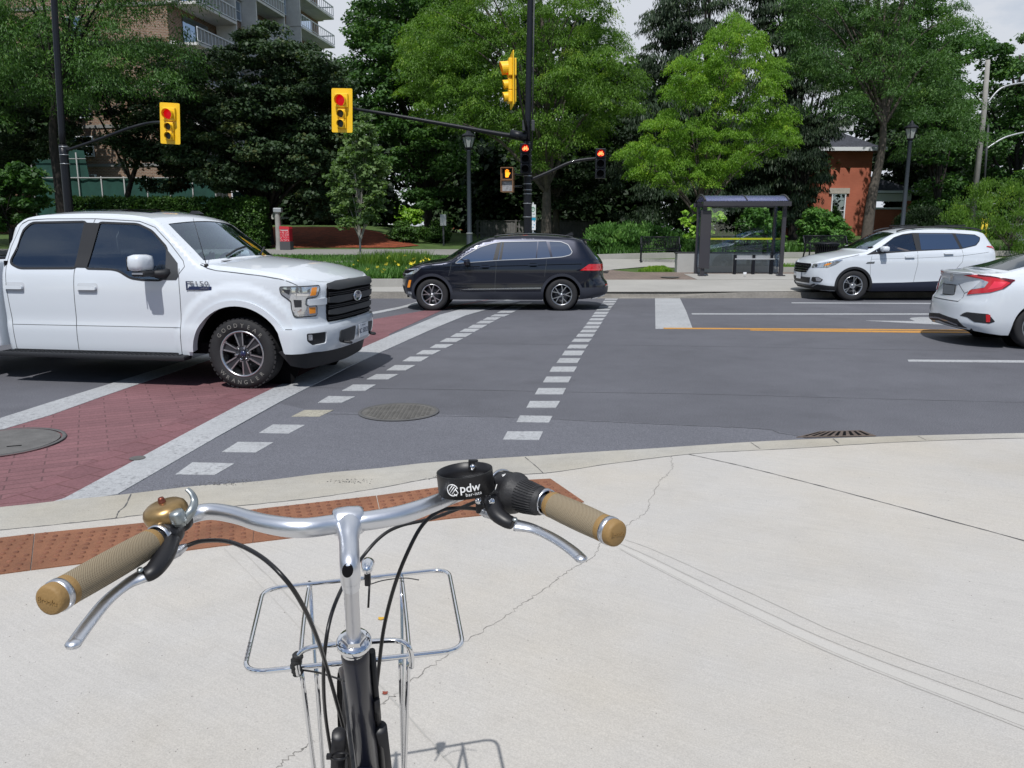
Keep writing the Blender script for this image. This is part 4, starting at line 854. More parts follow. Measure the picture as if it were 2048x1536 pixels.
# ---------------------------------------------------------------- the ground, roads and pavements
def struct(o): o['kind'] = 'structure'; return o
def ground_mat(name, base, var, vs, speck, ss, rough=.9, bump=.3, bs=60., extra=None, streak=None, wear=0., blot=0., tint=None):
    """concrete / asphalt: large stains, fine aggregate, bump; all in object space (metres)"""
    m = bpy.data.materials.new(name); m.use_nodes = True; n = m.node_tree.nodes; l = m.node_tree.links.new; b = n['Principled BSDF']; b.inputs['Roughness'].default_value = rough; b.inputs['Specular IOR Level'].default_value = .3
    t = n.new('ShaderNodeTexCoord'); V = t.outputs['Object']
    def noi(scale, det=5, ro=.6, vec=None):
        x = n.new('ShaderNodeTexNoise'); x.inputs['Scale'].default_value = scale; x.inputs['Detail'].default_value = det; x.inputs['Roughness'].default_value = ro; l(vec or V, x.inputs['Vector']); return x.outputs['Fac']
    def rng(s, a, b_, c, d):
        r = n.new('ShaderNodeMapRange'); r.inputs[1].default_value = a; r.inputs[2].default_value = b_; r.inputs[3].default_value = c; r.inputs[4].default_value = d; l(s, r.inputs[0]); return r.outputs[0]
    def mul(a, b_):
        q = n.new('ShaderNodeMath'); q.operation = 'MULTIPLY'; l(a, q.inputs[0]); l(b_, q.inputs[1]); return q.outputs[0]
    f = rng(noi(vs), .3, .7, 1 - var, 1 + var); f = mul(f, rng(noi(vs * 7, 6, .7), .3, .7, 1 - var * .5, 1 + var * .5)); f = mul(f, rng(noi(ss, 2, .5), .32, .68, 1 - speck, 1 + speck))
    if streak:
        m0 = n.new('ShaderNodeMapping'); m0.inputs['Rotation'].default_value = (0, 0, R(-streak)); l(V, m0.inputs['Vector']); mp_ = n.new('ShaderNodeMapping'); mp_.inputs['Scale'].default_value = (1.0, 30, 1); l(m0.outputs[0], mp_.inputs['Vector']); f = mul(f, rng(noi(2.2, 6, .65, mp_.outputs[0]), .3, .7, .95, 1.04))
    if blot: f = mul(f, rng(noi(.9, 6, .62), .54, .70, 1., 1 - blot)); f = mul(f, rng(noi(6.5, 5, .7), .60, .74, 1., 1 - blot * .8))
    # dark pits / light stones
    vo = n.new('ShaderNodeTexVoronoi'); vo.inputs['Scale'].default_value = extra[0] if extra else 9.; l(V, vo.inputs['Vector'])
    f = mul(f, rng(vo.outputs['Distance'], extra[1] if extra else .03, extra[2] if extra else .07, extra[3] if extra else .6, 1.))
    mx = n.new('ShaderNodeMix'); mx.data_type = 'RGBA'; mx.blend_type = 'MULTIPLY'; mx.inputs['Factor'].default_value = 1; mx.inputs['A'].default_value = (*base, 1); l(f, mx.inputs['B']); l(mx.outputs['Result'], b.inputs['Base Color'])
    if tint:
        tx_ = n.new('ShaderNodeMix'); tx_.data_type = 'RGBA'; tx_.blend_type = 'MULTIPLY'; l(mx.outputs['Result'], tx_.inputs['A']); tx_.inputs['B'].default_value = (*tint, 1); l(rng(noi(.55, 5, .6), .42, .66, 0., 1.), tx_.inputs['Factor']); l(tx_.outputs['Result'], b.inputs['Base Color'])
    if wear:
        wx = n.new('ShaderNodeMix'); wx.data_type = 'RGBA'; wx.inputs['B'].default_value = (.11, .11, .12, 1); l(mx.outputs['Result'], wx.inputs['A']); l(mul(rng(noi(28, 8, .75), .50, .66, 0, wear), rng(noi(1.4, 4), .35, .6, .35, 1.)), wx.inputs['Factor']); l(wx.outputs['Result'], b.inputs['Base Color'])
    if bump:
        bp = n.new('ShaderNodeBump'); bp.inputs['Strength'].default_value = bump; bp.inputs['Distance'].default_value = .004; l(noi(bs, 5, .7), bp.inputs['Height']); l(bp.outputs[0], b.inputs['Normal'])
    return m
M['asphalt'] = ground_mat('asphalt', (.108, .110, .125), .13, .35, .34, 95, .88, .5, 90, (55., .05, .25, 1.35), 3, 0., .14)
M['asphalt_old'] = ground_mat('asphalt_old', (.127, .130, .148), .08, .5, .30, 130, .9, .6, 90, (75., .04, .26, 1.55))
M['concrete'] = ground_mat('concrete', (.448, .432, .408), .050, .7, .095, 190, .92, .5, 120, (9., .012, .03, .5), -32, 0., .075, (1.0, .965, .90))
M['concrete_kerb'] = ground_mat('concrete_kerb', (.375, .362, .33), .10, 1.6, .10, 120, .92, .4, 90, (7., .010, .028, .6), 5, 0., .12, (1., .96, .88))
M['concrete_far'] = ground_mat('concrete_far', (.35, .34, .315), .08, .6, .06, 60, .92, .3, 40)
M['kerb_far'] = ground_mat('kerb_far', (.24, .225, .20), .18, 2.0, .12, 30, .92, .5, 30)
M['joint'] = mat('joint', (.10, .10, .10), .95); M['joint_soft'] = mat('joint_soft', (.37, .358, .333), .95); M['crack'] = mat('crack', (.20, .19, .175), .95); M['groove'] = mat('groove', (.395, .382, .358), .95)
M['seam_tar'] = mat('seam_tar', (.065, .066, .072), .8)
M['road_white'] = ground_mat('road_white', (.37, .38, .39), .10, 1.2, .12, 90, .75, .3, 80, (30., .04, .16, .75), None, .85)
M['road_white_worn'] = ground_mat('road_white_worn', (.33, .31, .25), .15, 2.5, .16, 90, .8, .3, 80, (22., .05, .22, .6), None, .9)
M['road_yellow'] = ground_mat('road_yellow', (.55, .27, .05), .08, 1.2, .1, 60, .75, .2, 60, None, None, .8)
def brick_mat(name, c1, c2, mortar, sx, rot, msize=.012, herring=False):
    m = bpy.data.materials.new(name); m.use_nodes = True; n = m.node_tree.nodes; l = m.node_tree.links.new; b = n['Principled BSDF']; b.inputs['Roughness'].default_value = .88; b.inputs['Specular IOR Level'].default_value = .3
    t = n.new('ShaderNodeTexCoord'); mp_ = n.new('ShaderNodeMapping'); mp_.inputs['Rotation'].default_value = (0, 0, rot); l(t.outputs['Object'], mp_.inputs['Vector'])
    br = n.new('ShaderNodeTexBrick'); br.inputs['Scale'].default_value = 1.; br.inputs['Brick Width'].default_value = sx[0]; br.inputs['Row Height'].default_value = sx[1]; br.inputs['Mortar Size'].default_value = msize; br.inputs['Mortar Smooth'].default_value = .3; br.inputs['Bias'].default_value = -.1
    br.inputs['Color1'].default_value = (*c1, 1); br.inputs['Color2'].default_value = (*c2, 1); br.inputs['Mortar'].default_value = (*mortar, 1); l(mp_.outputs[0], br.inputs['Vector'])
    no = n.new('ShaderNodeTexNoise'); no.inputs['Scale'].default_value = 1.1; no.inputs['Detail'].default_value = 7; no.inputs['Roughness'].default_value = .7; l(t.outputs['Object'], no.inputs['Vector'])
    n2 = n.new('ShaderNodeTexNoise'); n2.inputs['Scale'].default_value = 70; n2.inputs['Detail'].default_value = 3; l(t.outputs['Object'], n2.inputs['Vector'])
    r1 = n.new('ShaderNodeMapRange'); r1.inputs[1].default_value = .3; r1.inputs[2].default_value = .7; r1.inputs[3].default_value = .86; r1.inputs[4].default_value = 1.14; l(no.outputs['Fac'], r1.inputs[0])
    r2 = n.new('ShaderNodeMapRange'); r2.inputs[1].default_value = .3; r2.inputs[2].default_value = .7; r2.inputs[3].default_value = .84; r2.inputs[4].default_value = 1.16; l(n2.outputs['Fac'], r2.inputs[0])
    q = n.new('ShaderNodeMath'); q.operation = 'MULTIPLY'; l(r1.outputs[0], q.inputs[0]); l(r2.outputs[0], q.inputs[1])
    mx = n.new('ShaderNodeMix'); mx.data_type = 'RGBA'; mx.blend_type = 'MULTIPLY'; mx.inputs['Factor'].default_value = 1; l(br.outputs['Color'], mx.inputs['A']); l(q.outputs[0], mx.inputs['B']); l(mx.outputs['Result'], b.inputs['Base Color'])
    bp = n.new('ShaderNodeBump'); bp.inputs['Strength'].default_value = .5; bp.inputs['Distance'].default_value = .006; bp.invert = True; l(br.outputs['Fac'], bp.inputs['Height']); l(bp.outputs[0], b.inputs['Normal']); return m
M['brick_crossing'] = brick_mat('brick_crossing', (.205, .100, .108), (.172, .085, .093), (.118, .062, .066), (.42, .105), R(-28), .006)
M['brick_border'] = brick_mat('brick_border', (.185, .087, .096), (.155, .075, .083), (.12, .055, .055), (.24, .24), R(-62), .006)
M['brick_walk'] = brick_mat('brick_walk', (.22, .17, .14), (.17, .135, .115), (.13, .11, .10), (.3, .12), 0, .012)
def flat(name, pts, z, m, kind='structure'):
    mb = MB(); mb.prism([(p[0], p[1]) for p in pts], -.002, z); o = mb.build(name, m); o['kind'] = kind; return o
def P2(px, z=0.): return [g(x, y, z) for x, y in px]
# one sheet of earth to the horizon, below everything
gm = MB(); gm.add([(-900, -400, -.06), (900, -400, -.06), (900, 1500, -.06), (-900, 1500, -.06)], [(0, 1, 2, 3)]); struct(gm.build('ground', mat('earth', (.10, .10, .07), .95, var=.2, vscale=.2)))
# road surface
kerb_line = [(-80, 20.2), (-3.4, 20.19), (2.7, 20.20), (13.5, 20.55), (80, 22.5)]
flat('road', [(-80, -30), (80, -30)] + kerb_line[::-1], 0., M['asphalt'])
# older strip of asphalt along the near gutter
flat('asphalt_patch', P2([(200, 1010), (225, 994), (380, 905), (560, 808), (635, 824), (900, 830), (1200, 842), (1530, 858), (1600, 872), (1640, 900), (1000, 1010)]), .003, M['asphalt_old'])
# red brick crosswalk with its two concrete borders
flat('crosswalk', P2([(-400, 1055), (100, 1012), (150, 990), (520, 800), (780, 668), (890, 618), (985, 598), (740, 640), (580, 680), (400, 722), (-400, 985)]), .0045, M['brick_crossing'])
def band(name, a, b, z, m): return flat(name, P2(a) + P2(b)[::-1], z, m)
band('crosswalk_border', [(-400, 980), (0, 862), (100, 832), (200, 796), (400, 727), (640, 651), (800, 618), (860, 603)], [(-400, 950), (0, 838), (100, 806), (200, 775), (400, 713), (640, 645), (800, 614), (850, 600)], .0085, M['road_white'])
band('crosswalk_border', [(115, 1012), (236, 990), (440, 872), (560, 805), (700, 733), (860, 661), (930, 632), (1000, 612), (1040, 603)], [(60, 1020), (130, 998), (360, 874), (480, 810), (620, 742), (780, 672), (880, 630), (955, 610), (1015, 600)], .0085, M['road_white'])
band('crosswalk_course', [(0, 1010), (60, 1004), (130, 998), (360, 874), (480, 810), (620, 742), (780, 672)], [(-120, 1020), (-15, 1008), (60, 978), (310, 862), (440, 796), (590, 727), (765, 662)], .0065, M['brick_border'])
# square paint marks of the two bicycle-crossing lines
def mark(px, m='road_white', name='road_marking'): return flat(name, P2(px), .006, M[m])
L1 = [((385, 926), (470, 928), (430, 951), (351, 950)), ((476, 885), (547, 886), (512, 906), (444, 905)), ((546, 850), (610, 851), (578, 868), (518, 867)), ((609, 821), (667, 821), (639, 834), (583, 834)),
      ((657, 793), (711, 794), (684, 806), (636, 806)), ((706, 770), (752, 770), (731, 782), (684, 782)), ((753, 749), (797, 749), (777, 759), (733, 759)), ((790, 731), (831, 731), (812, 741), (773, 741)),
      ((820, 714), (858, 714), (842, 723), (805, 723)), ((846, 701), (882, 701), (866, 709), (832, 709)), ((872, 689), (907, 689), (892, 696), (860, 696)), ((893, 677), (927, 677), (913, 684), (880, 684)), ((913, 667), (945, 667), (932, 674), (901, 674)),
      ((930, 658), (960, 658), (949, 664), (919, 664)), ((946, 650), (975, 650), (964, 656), (936, 656)), ((962, 642), (990, 642), (979, 647), (952, 647)), ((975, 635), (1002, 635), (992, 640), (966, 640)), ((990, 629), (1020, 629), (1009, 633), (981, 633)),
      ((1002, 622), (1032, 622), (1023, 626), (994, 626)), ((1014, 616), (1043, 616), (1035, 620), (1006, 620)), ((1027, 611), (1054, 611), (1046, 614), (1019, 614)), ((1038, 606), (1064, 606), (1057, 609), (1031, 609))]
L2 = [((1015, 864), (1086, 864), (1078, 881), (1006, 880)), ((1040, 832), (1105, 833), (1098, 846), (1033, 845)), ((1060, 803), (1120, 803), (1112, 816), (1053, 816)), ((1077, 777), (1132, 777), (1126, 789), (1070, 789)), ((1093, 754), (1143, 754), (1137, 765), (1086, 765)),
      ((1105, 734), (1154, 734), (1148, 744), (1099, 744)), ((1120, 717), (1161, 717), (1155, 726), (1113, 726)), ((1130, 702), (1169, 702), (1163, 711), (1124, 711)), ((1140, 690), (1177, 690), (1171, 697), (1134, 697)), ((1149, 678), (1184, 678), (1178, 684), (1143, 684)),
      ((1157, 668), (1190, 668), (1185, 674), (1152, 674)), ((1165, 660), (1195, 660), (1190, 665), (1160, 665)), ((1171, 652), (1200, 652), (1196, 657), (1166, 657)), ((1177, 644), (1205, 644), (1201, 649), (1172, 649)), ((1182, 637), (1209, 637), (1205, 641), (1178, 641)),
      ((1187, 630), (1214, 630), (1210, 634), (1183, 634)), ((1191, 624), (1218, 624), (1214, 628), (1187, 628)), ((1196, 618), (1222, 618), (1218, 621), (1192, 621)), ((1200, 612), (1226, 612), (1222, 616), (1197, 616)), ((1204, 607), (1230, 607), (1227, 610), (1201, 610)), ((1208, 602), (1233, 602), (1231, 605), (1205, 605)), ((1211, 597.5), (1236, 597.5), (1234, 600), (1209, 600))]
for i, q in enumerate(L1): mark(q, 'road_white_worn' if i == 3 else 'road_white', 'crossing_mark')
for q in L2: mark(q, name='crossing_mark')
mark([(1310, 597), (1360, 597), (1372, 622), (1385, 657), (1311, 658)], name='stop_line')
mark([(1383, 627), (1900, 627.5), (1900, 629.5), (1384, 629.2)], name='lane_line'); mark([(1583, 605.2), (2500, 609), (2500, 611), (1583, 606.6)], name='lane_line')
mark([(1815, 720), (2500, 724), (2500, 730), (1817, 723.5)], name='lane_line')
flat('centre_line', P2([(1327, 656), (1700, 658.2), (2500, 664), (2500, 666.5), (1700, 660), (1327, 658)]), .007, M['road_yellow']); flat('centre_line', P2([(1500, 660), (1700, 661.5), (2500, 670), (2500, 673), (1700, 664), (1500, 661.2)]), .007, M['road_yellow'])
mark([(1732, 641.5), (1830, 642.8), (1819, 638.5), (1822, 636), (1840, 634.8), (1900, 635), (1960, 641), (1900, 650), (1820, 646.5)], name='turn_arrow')
# near corner: sidewalk slab, gutter pan and kerb top ------------------------------------------------
def hn(x, y):
    """height of the near pavement: flush ramp on the left, full kerb towards the right"""
    t = max(0., min(1., (x - .4) / 2.2)); return .018 + .085 * t * t * (3 - 2 * t)
def gn(px, py, off=0.):
    p = g(px, py, .02)
    for _ in range(6): p = g(px, py, hn(p.x, p.y) + off)
    return p
edge = [(-400, 1050), (0, 1014), (130, 1000), (235, 990), (320, 980), (400, 971), (520, 962), (650, 946), (760, 936), (870, 924), (1060, 912), (1180, 904), (1300, 897), (1480, 885), (1600, 879), (1750, 873.5), (2048, 866), (2600, 860)]
joint = [(-400, 1100), (0, 1060), (140, 1046), (233, 1036), (281, 1030), (461, 1013), (600, 999), (694, 986), (780, 972), (866, 956), (960, 950), (1090, 946), (1230, 926), (1380, 908), (1500, 901), (1600, 896), (1780, 885), (2048, 876), (2600, 869)]
def densify(pl, n=5):
    return [v for v in catmull([Vector((x, y, 0)) for x, y in pl], n)]
E_ = [gn(v.x, v.y) for v in densify(edge)]; J_ = [gn(v.x, v.y) for v in densify(joint)]
def band3(name, A, B, m, dz=0., face=False):
    b = MB(); n = len(A); vs = [(p.x, p.y, p.z + dz) for p in A] + [(p.x, p.y, p.z + dz) for p in B]; b.add(vs, [(i, i + 1, n + i + 1, n + i) for i in range(n - 1)])
    if face: k = len(b.v); b.add([(p.x, p.y, p.z + dz) for p in A] + [(p.x + .0, p.y + .012, -.01) for p in A], [(i, n + i, n + i + 1, i + 1) for i in range(n - 1)])
    return b.build(name, m)
struct(band3('gutter_kerb', E_, J_, M['concrete_kerb'], 0, True))
b = MB(); n = len(J_); rows = 26
grid = []
for r_ in range(rows + 1):
    f = (r_ / rows) ** 1.3
    for p in J_: y = p.y * (1 - f) + (-14.) * f; grid.append((p.x, y, hn(p.x, y)))
b.add(grid, [(r_ * n + i, r_ * n + i + 1, (r_ + 1) * n + i + 1, (r_ + 1) * n + i) for r_ in range(rows) for i in range(n - 1)]); sw = struct(b.build('sidewalk', M['concrete']))
for p_ in sw.data.polygons: p_.use_smooth = True
def groove(name, pl, w, m, wob=0., seed=0, off=.0016, n=8, zf=gn):
    rr = random.Random(seed); pts = [zf(v.x, v.y, off) for v in densify(pl, n)]
    if wob: pts = [p + Vector((rr.uniform(-wob, wob), rr.uniform(-wob, wob), 0)) for p in pts]
    b = MB(); vs = []
    for i, p in enumerate(pts):
        t = (pts[min(i + 1, len(pts) - 1)] - pts[max(i - 1, 0)]); t.z = 0; t = t.normalized() if t.length else Vector((1, 0, 0)); nn = Vector((-t.y, t.x, 0)); ww = w * (rr.uniform(.35, 1.2) if wob else 1.) / 2
        vs += [p + nn * ww, p - nn * ww]
    b.add(vs, [(2 * i, 2 * i + 1, 2 * i + 3, 2 * i + 2) for i in range(len(pts) - 1)]); return struct(b.build(name, m))
groove('pavement_joint', joint[1:], .011, M['joint'], .003, 1)
groove('pavement_joint', [(1376, 908), (1480, 931), (1600, 961), (1760, 1003), (1900, 1041), (2048, 1081), (2400, 1180)], .014, M['joint'], .0012, 2)
for pl in ([(262, 988), (250, 1012), (238, 1022), (232, 1036)], [(1050, 914), (1075, 935), (1086, 946)], [(1502, 885), (1520, 897)], [(1666, 877), (1678, 886)], [(1836, 872), (1852, 880)]): groove('pavement_joint', pl, .008, M['joint'], .001, 3)
# tooled double groove and hairline control joints
groove('tooled_groove', [(1235, 1085), (1300, 1113), (1490, 1204), (1700, 1297), (2048, 1425), (2400, 1560)], .010, M['groove'], .001, 4)
groove('tooled_groove', [(1240, 1098), (1300, 1130), (1490, 1226), (1700, 1322), (2048, 1458), (2400, 1600)], .008, M['groove'], .001, 5)
groove('tooled_groove', [(1250, 1079), (1320, 1105), (1510, 1190), (1710, 1279), (2048, 1398)], .005, M['joint_soft'], .002, 6)
groove('tooled_groove', [(475, 1092), (560, 1175), (640, 1260), (740, 1350), (850, 1470), (930, 1560)], .007, M['joint_soft'], .002, 7)
groove('tooled_groove', [(448, 1096), (540, 1190), (640, 1300), (760, 1430)], .004, M['groove'], .001, 8)
for k, pl in enumerate(([(1342, 912), (1343, 940), (1320, 962), (1300, 1000), (1296, 1020), (1262, 1045), (1240, 1062), (1205, 1085), (1190, 1110), (1168, 1124), (1130, 1146), (1100, 1170), (1050, 1205), (1000, 1240), (930, 1285), (880, 1320), (820, 1362)],
        [(820, 1362), (790, 1390), (755, 1412)], [(625, 1480), (600, 1500), (560, 1530), (540, 1560)])): groove('pavement_crack', pl, .0034, M['crack'], .010, 20 + k, n=12)
# trowelled light band between the double grooves, seams in the asphalt, litter
bnd = [(1238, 1088), (1300, 1117), (1490, 1208), (1700, 1302), (2048, 1432), (2400, 1570)]; bn2 = [(1239, 1096), (1300, 1127), (1490, 1222), (1700, 1318), (2048, 1453), (2400, 1592)]
struct(band3('tooled_band', [gn(v.x, v.y, .001) for v in densify(bnd)], [gn(v.x, v.y, .001) for v in densify(bn2)], ground_mat('concrete_smooth', (.458, .442, .414), .04, 1.5, .05, 200, .9, .1, 100)))
ga = lambda x, y, off: g(x, y, off)
groove('asphalt_seam', [(560, 775), (700, 776), (900, 779), (1150, 784), (1400, 788), (1700, 796), (2100, 806)], .012, M['seam_tar'], .006, 40, .0015, 10, ga); groove('asphalt_seam', [(900, 687), (1150, 689), (1500, 694), (2000, 703)], .012, M['seam_tar'], .005, 41, .0015, 10, ga)
groove('asphalt_crack', [(640, 827), (735, 829), (900, 832), (1060, 836), (1200, 843), (1380, 851), (1528, 858), (1560, 866), (1600, 872)], .014, M['seam_tar'], .012, 42, .0045, 12, ga)
for k, (x, y, c_, s_, lb) in enumerate(((762, 1237, (.55, .33, .04), .013, 'small yellow fallen leaf on the pavement right of the stem'), (770, 1386, (.22, .05, .03), .010, 'tiny red-brown leaf scrap lying on the pavement joint'))):
    p = gn(x, y, .003); lm = MB(); lm.add([p + Vector((s_ * math.cos(a) * (1.5 if i % 2 else .8), s_ * math.sin(a), .003 * (i % 2))) for i, a in enumerate(np.linspace(0, 2 * PI, 9)[:-1])], [tuple(range(8))]); lo_ = lm.build('fallen_leaf', mat('leaf_litter%d' % k, c_, .8)); tag(lo_, lb, 'leaf')
# tactile plates: four rust-coloured cast plates with domes
M['rust'] = mat('rust', (.225, .098, .052), .85, var=.28, vscale=2.2, bump=.3, bscale=90, speck=.18, sscale=150)
tt = [(-220, 1097), (0, 1075), (68, 1067), (300, 1044), (462, 1024), (512, 1018), (735, 993), (752, 991), (870, 975), (960, 965), (1040, 960), (1101, 957)]
tb = [(-220, 1172), (0, 1147), (60, 1139), (378, 1099), (440, 1091), (505, 1084), (700, 1060), (765, 1052), (900, 1036), (960, 1030), (1100, 1012), (1168, 1003)]
M['rust_dome'] = mat('rust_dome', (.17, .070, .040), .8, var=.35, vscale=14)
def plate(i0, i1, rust_seed, label):
    A = [gn(*tt[i], .006) for i in range(i0, i1 + 1)]; B = [gn(*tb[i], .006) for i in range(i0, i1 + 1)]
    A[0] = A[0].lerp(A[-1], .004); B[0] = B[0].lerp(B[-1], .004); n = len(A)
    b = MB(); b.add(A + B, [(n + i, n + i + 1, i + 1, i) for i in range(n - 1)])
    b.add(B + [p - Vector((0, 0, .006)) for p in B], [(i, n + i, n + i + 1, i + 1) for i in range(n - 1)])
    c = sum((p for p in A + B), Vector()) / (2 * n); ax = (A[-1] - A[0]).normalized(); ay = Vector((-ax.y, ax.x, 0))
    o = b.build('tactile_plate', M['rust']); tag(o, label, 'tactile plate', 'rust coloured tactile plates along the ramp')
    dm = MB(); poly = [(p.x, p.y) for p in B] + [(p.x, p.y) for p in A[::-1]]
    for i in range(-24, 25):
        for j in range(-9, 10):
            q = c + ax * (i * .0605) + ay * (j * .0605)
            if all(in_poly(q.x + dx, q.y + dy, poly) for dx, dy in ((.024, 0), (-.024, 0), (0, .024), (0, -.024))):
                z = hn(q.x, q.y) + .006; dm.lathe([(.0150, 0), (.0125, .0050), (.007, .0072), (0, .0075)], 8, Matrix.Translation((q.x, q.y, z)))
    d = dm.build('domes', M['rust_dome'], o); d['kind'] = 'stuff'; return o
plate(0, 2, 1, 'leftmost rust tactile plate, cut by the left frame edge'); plate(2, 5, 2, 'rust tactile plate under the brass bell side of the handlebar')
plate(5, 7, 3, 'rust tactile plate behind the silver handlebar stem'); plate(7, 11, 4, 'rust tactile plate with pointed right end under the black cup ring')
# grit: tiny stones and bits on the pavement, denser along the gutter
def bits(name, pts, seed, m, label, s0, s1):
    rr = random.Random(seed); b = MB()
    for p in pts:
        s = rr.uniform(s0, s1); a = rr.uniform(0, PI); vs = [p + Vector((s * math.cos(a + k * PI / 2) * (1. if k % 2 else .6), s * math.sin(a + k * PI / 2), 0)) for k in range(4)] + [p + Vector((0, 0, s * .6))]
        b.add(vs, [(0, 1, 4), (1, 2, 4), (2, 3, 4), (3, 0, 4)])
    tag(b.build(name, m), label, 'grit', kind='stuff')
rr = random.Random(77)
bits('pavement_grit', [gn(rr.uniform(0, 2048), 940 + 600 * rr.random() ** 1.2, .0005) for _ in range(420)], 5, M['crack'], 'tiny dark grit specks scattered over the pale pavement', .0012, .0035)
gpts = []
for _ in range(520):
    t = rr.random(); i = int(t * (len(E_) - 2)); q = E_[i].lerp(E_[i + 1], rr.random()); gpts.append(Vector((q.x, q.y + rr.gauss(.03, .05), .0045 if q.y else 0)))
for cx, cy, n_ in ((430, 968, 90), (470, 962, 70), (900, 955, 60), (700, 962, 60)):
    for _ in range(n_): p = gn(cx + rr.gauss(0, 26), cy + rr.gauss(0, 2.0), .001); gpts.append(p)
bits('gutter_grit', gpts, 6, M['joint'], 'dark grit and small stones along the near gutter', .002, .007)
# manholes, drain
def disc(name, c, r, z, m, ry=None, n=48, h=.004):
    b = MB(); b.prism([(c[0] + r * math.cos(2 * PI * i / n), c[1] + (ry or r) * math.sin(2 * PI * i / n)) for i in range(n)], z - h, z); return b.build(name, m)
M['iron'] = mat('iron', (.115, .112, .108), .8, var=.25, vscale=6, bump=.4, bscale=60); M['iron_rust'] = mat('iron_rust', (.112, .108, .10), .85, var=.25, vscale=8, bump=.5, bscale=40)
c = (g(10, 888).x - .05, g(10, 888).y); o = disc('manhole_cover', c, .43, .016, M['iron']); tag(o, 'smooth grey manhole cover set in the red brick crosswalk', 'manhole cover')
rb_ = MB(); rb_.lathe([(.445, 0), (.445, .002), (.475, .002), (.475, 0)], 48, Matrix.Translation((c[0], c[1], .0155))); rb_.build('rim', M['joint'], o)
sb = MB(); sb.box((c[0] + .20, c[1] - .12, .0175), (.10, .018, .003), R(20)); sb.build('pick_hole', M['dark_void'], o)
c = g(798, 825); o = disc('manhole_cover', c, .36, .010, M['iron_rust']); tag(o, 'waffle-patterned rusty manhole cover in the asphalt', 'manhole cover')
wf = MB()
for i in range(-8, 9):
    for j in range(-8, 9):
        if math.hypot(i, j) * .04 < .31: wf.box((c.x + i * .04, c.y + j * .04, .0125), (.024, .024, .005))
wf = wf.build('raised_tread', M['iron_rust'], o); wf['kind'] = 'stuff'
rb_ = MB(); rb_.lathe([(.345, 0), (.345, .003), (.375, .003), (.375, 0)], 48, Matrix.Translation((c.x, c.y, .010))); rb_.build('rim', M['joint'], o)
o = disc('valve_cover', g(275, 919), .055, .014, M['iron']); tag(o, 'small round valve cover at the edge of the red bricks', 'valve cover')
o = disc('valve_cover', gt(1340, 556), .30, gt(1340, 556).z + .03, M['iron_rust']); tag(o, 'round rusty cover in the brick paving left of the bus shelter', 'valve cover')
dp = P2([(1592, 876), (1640, 864), (1722, 862), (1752, 873)], .0); b = MB(); b.prism([(p.x, p.y) for p in dp], .003, .008); o = b.build('drain_grate', M['rust_dark'] if 'rust_dark' in M else M['iron_rust']); tag(o, 'rusty storm drain grate against the near kerb', 'drain grate')
sl = MB()
for k in range(9):
    f0 = .05 + k * .105; a = dp[0].lerp(dp[3], f0); d = dp[1].lerp(dp[2], f0); e = dp[1].lerp(dp[2], f0 + .05); h = dp[0].lerp(dp[3], f0 + .05)
    sl.prism([(q.x, q.y) for q in (a.lerp(d, .12), a.lerp(d, .85), h.lerp(e, .85), h.lerp(e, .12))], .0085, .0095)
sl.build('slots', M['dark_void'], o)
# ---- far side: kerb, pavement, paths and terrain -------------------------------------------------
def tgrid(name, poly, m, off, step=.8, zf=None):
    """terrain-following sheet cut to a polygon of ground points"""
    return sheet(name, [(p[0], p[1]) for p in poly], lambda a, b_: (a, b_, (zf or ter)(a, b_) + off), m, None, step)
ky = lambda x: lerpl(kerb_line, x)
b = MB(); xs = np.linspace(-80, 80, 161); kv = []
for x in xs:
    y = ky(x); h = .13; d_ = max(0, min(1, (abs(x - 1.6) - 2.6) / 1.2)); h = .025 + .115 * d_; kv += [(x, y, -.01), (x, y + .02, h), (x, y + .17, h + .004), (x, y + .20, ter(x, y))]
b.add(kv, [(4 * i + j, 4 * i + j + 4, 4 * i + j + 5, 4 * i + j + 1) for i in range(160) for j in range(3)]); struct(b.build('kerb', M['kerb_far']))
struct(tgrid('terrain', [(-80, 20.3), (80, 21.8), (80, 140), (-80, 140)], mat('lawn', (.060, .105, .022), .95, var=.35, vscale=1.5, bump=.6, bscale=25, speck=.25, sscale=40), -.012, 1.2))
G = lambda pl: [gt(x, y) for x, y in pl]
def line(xa, ya): return Vector((xa, ya, 0))
struct(tgrid('far_pavement', [(-80, 20.35), (3, 20.36), (80, 22.6), (80, 26.4), (13, 24.4), (3, 24.3), (-1.2, 24.2), (-1.7, 22.3), (-3.2, 22.0), (-80, 22.0)], M['concrete_far'], .006))
struct(tgrid('brick_paving', [(.6, 24.2), (3, 24.3), (13, 24.4), (40, 25.2), (40, 27.6), (9, 26.95), (4.2, 26.95), (2.6, 28.6), (1.0, 28.2), (.6, 26.0)], M['brick_walk'], .002))
struct(tgrid('shelter_pad', [(5.7, 24.3), (9.3, 24.32), (9.3, 26.3), (5.7, 26.3)], M['concrete_far'], .012))
struct(tgrid('park_path', G([(1130, 552), (1225, 540), (1290, 534), (1352, 536), (1500, 536), (1500, 520), (1285, 519), (1215, 519), (1130, 522)]), M['concrete_far'], .012, .6))
struct(tgrid('park_path', G([(1480, 530), (1640, 531), (2048, 527), (2048, 516), (1640, 517), (1480, 518)]), M['concrete_far'], .012, .6))
struct(tgrid('path', [(-60, 33.6), (-3, 33.2), (1, 32.2), (1.5, 34.2), (-2, 36.6), (-60, 37.2)], mat('path_grey', (.24, .235, .22), .95, var=.08, vscale=.8, speck=.1, sscale=30), .012))
struct(tgrid('path', [(-12, 29.2), (-7.6, 29.6), (-6.0, 30.4), (-6.2, 30.9), (-12.5, 30.2)], M['concrete_far'], .012, .6))
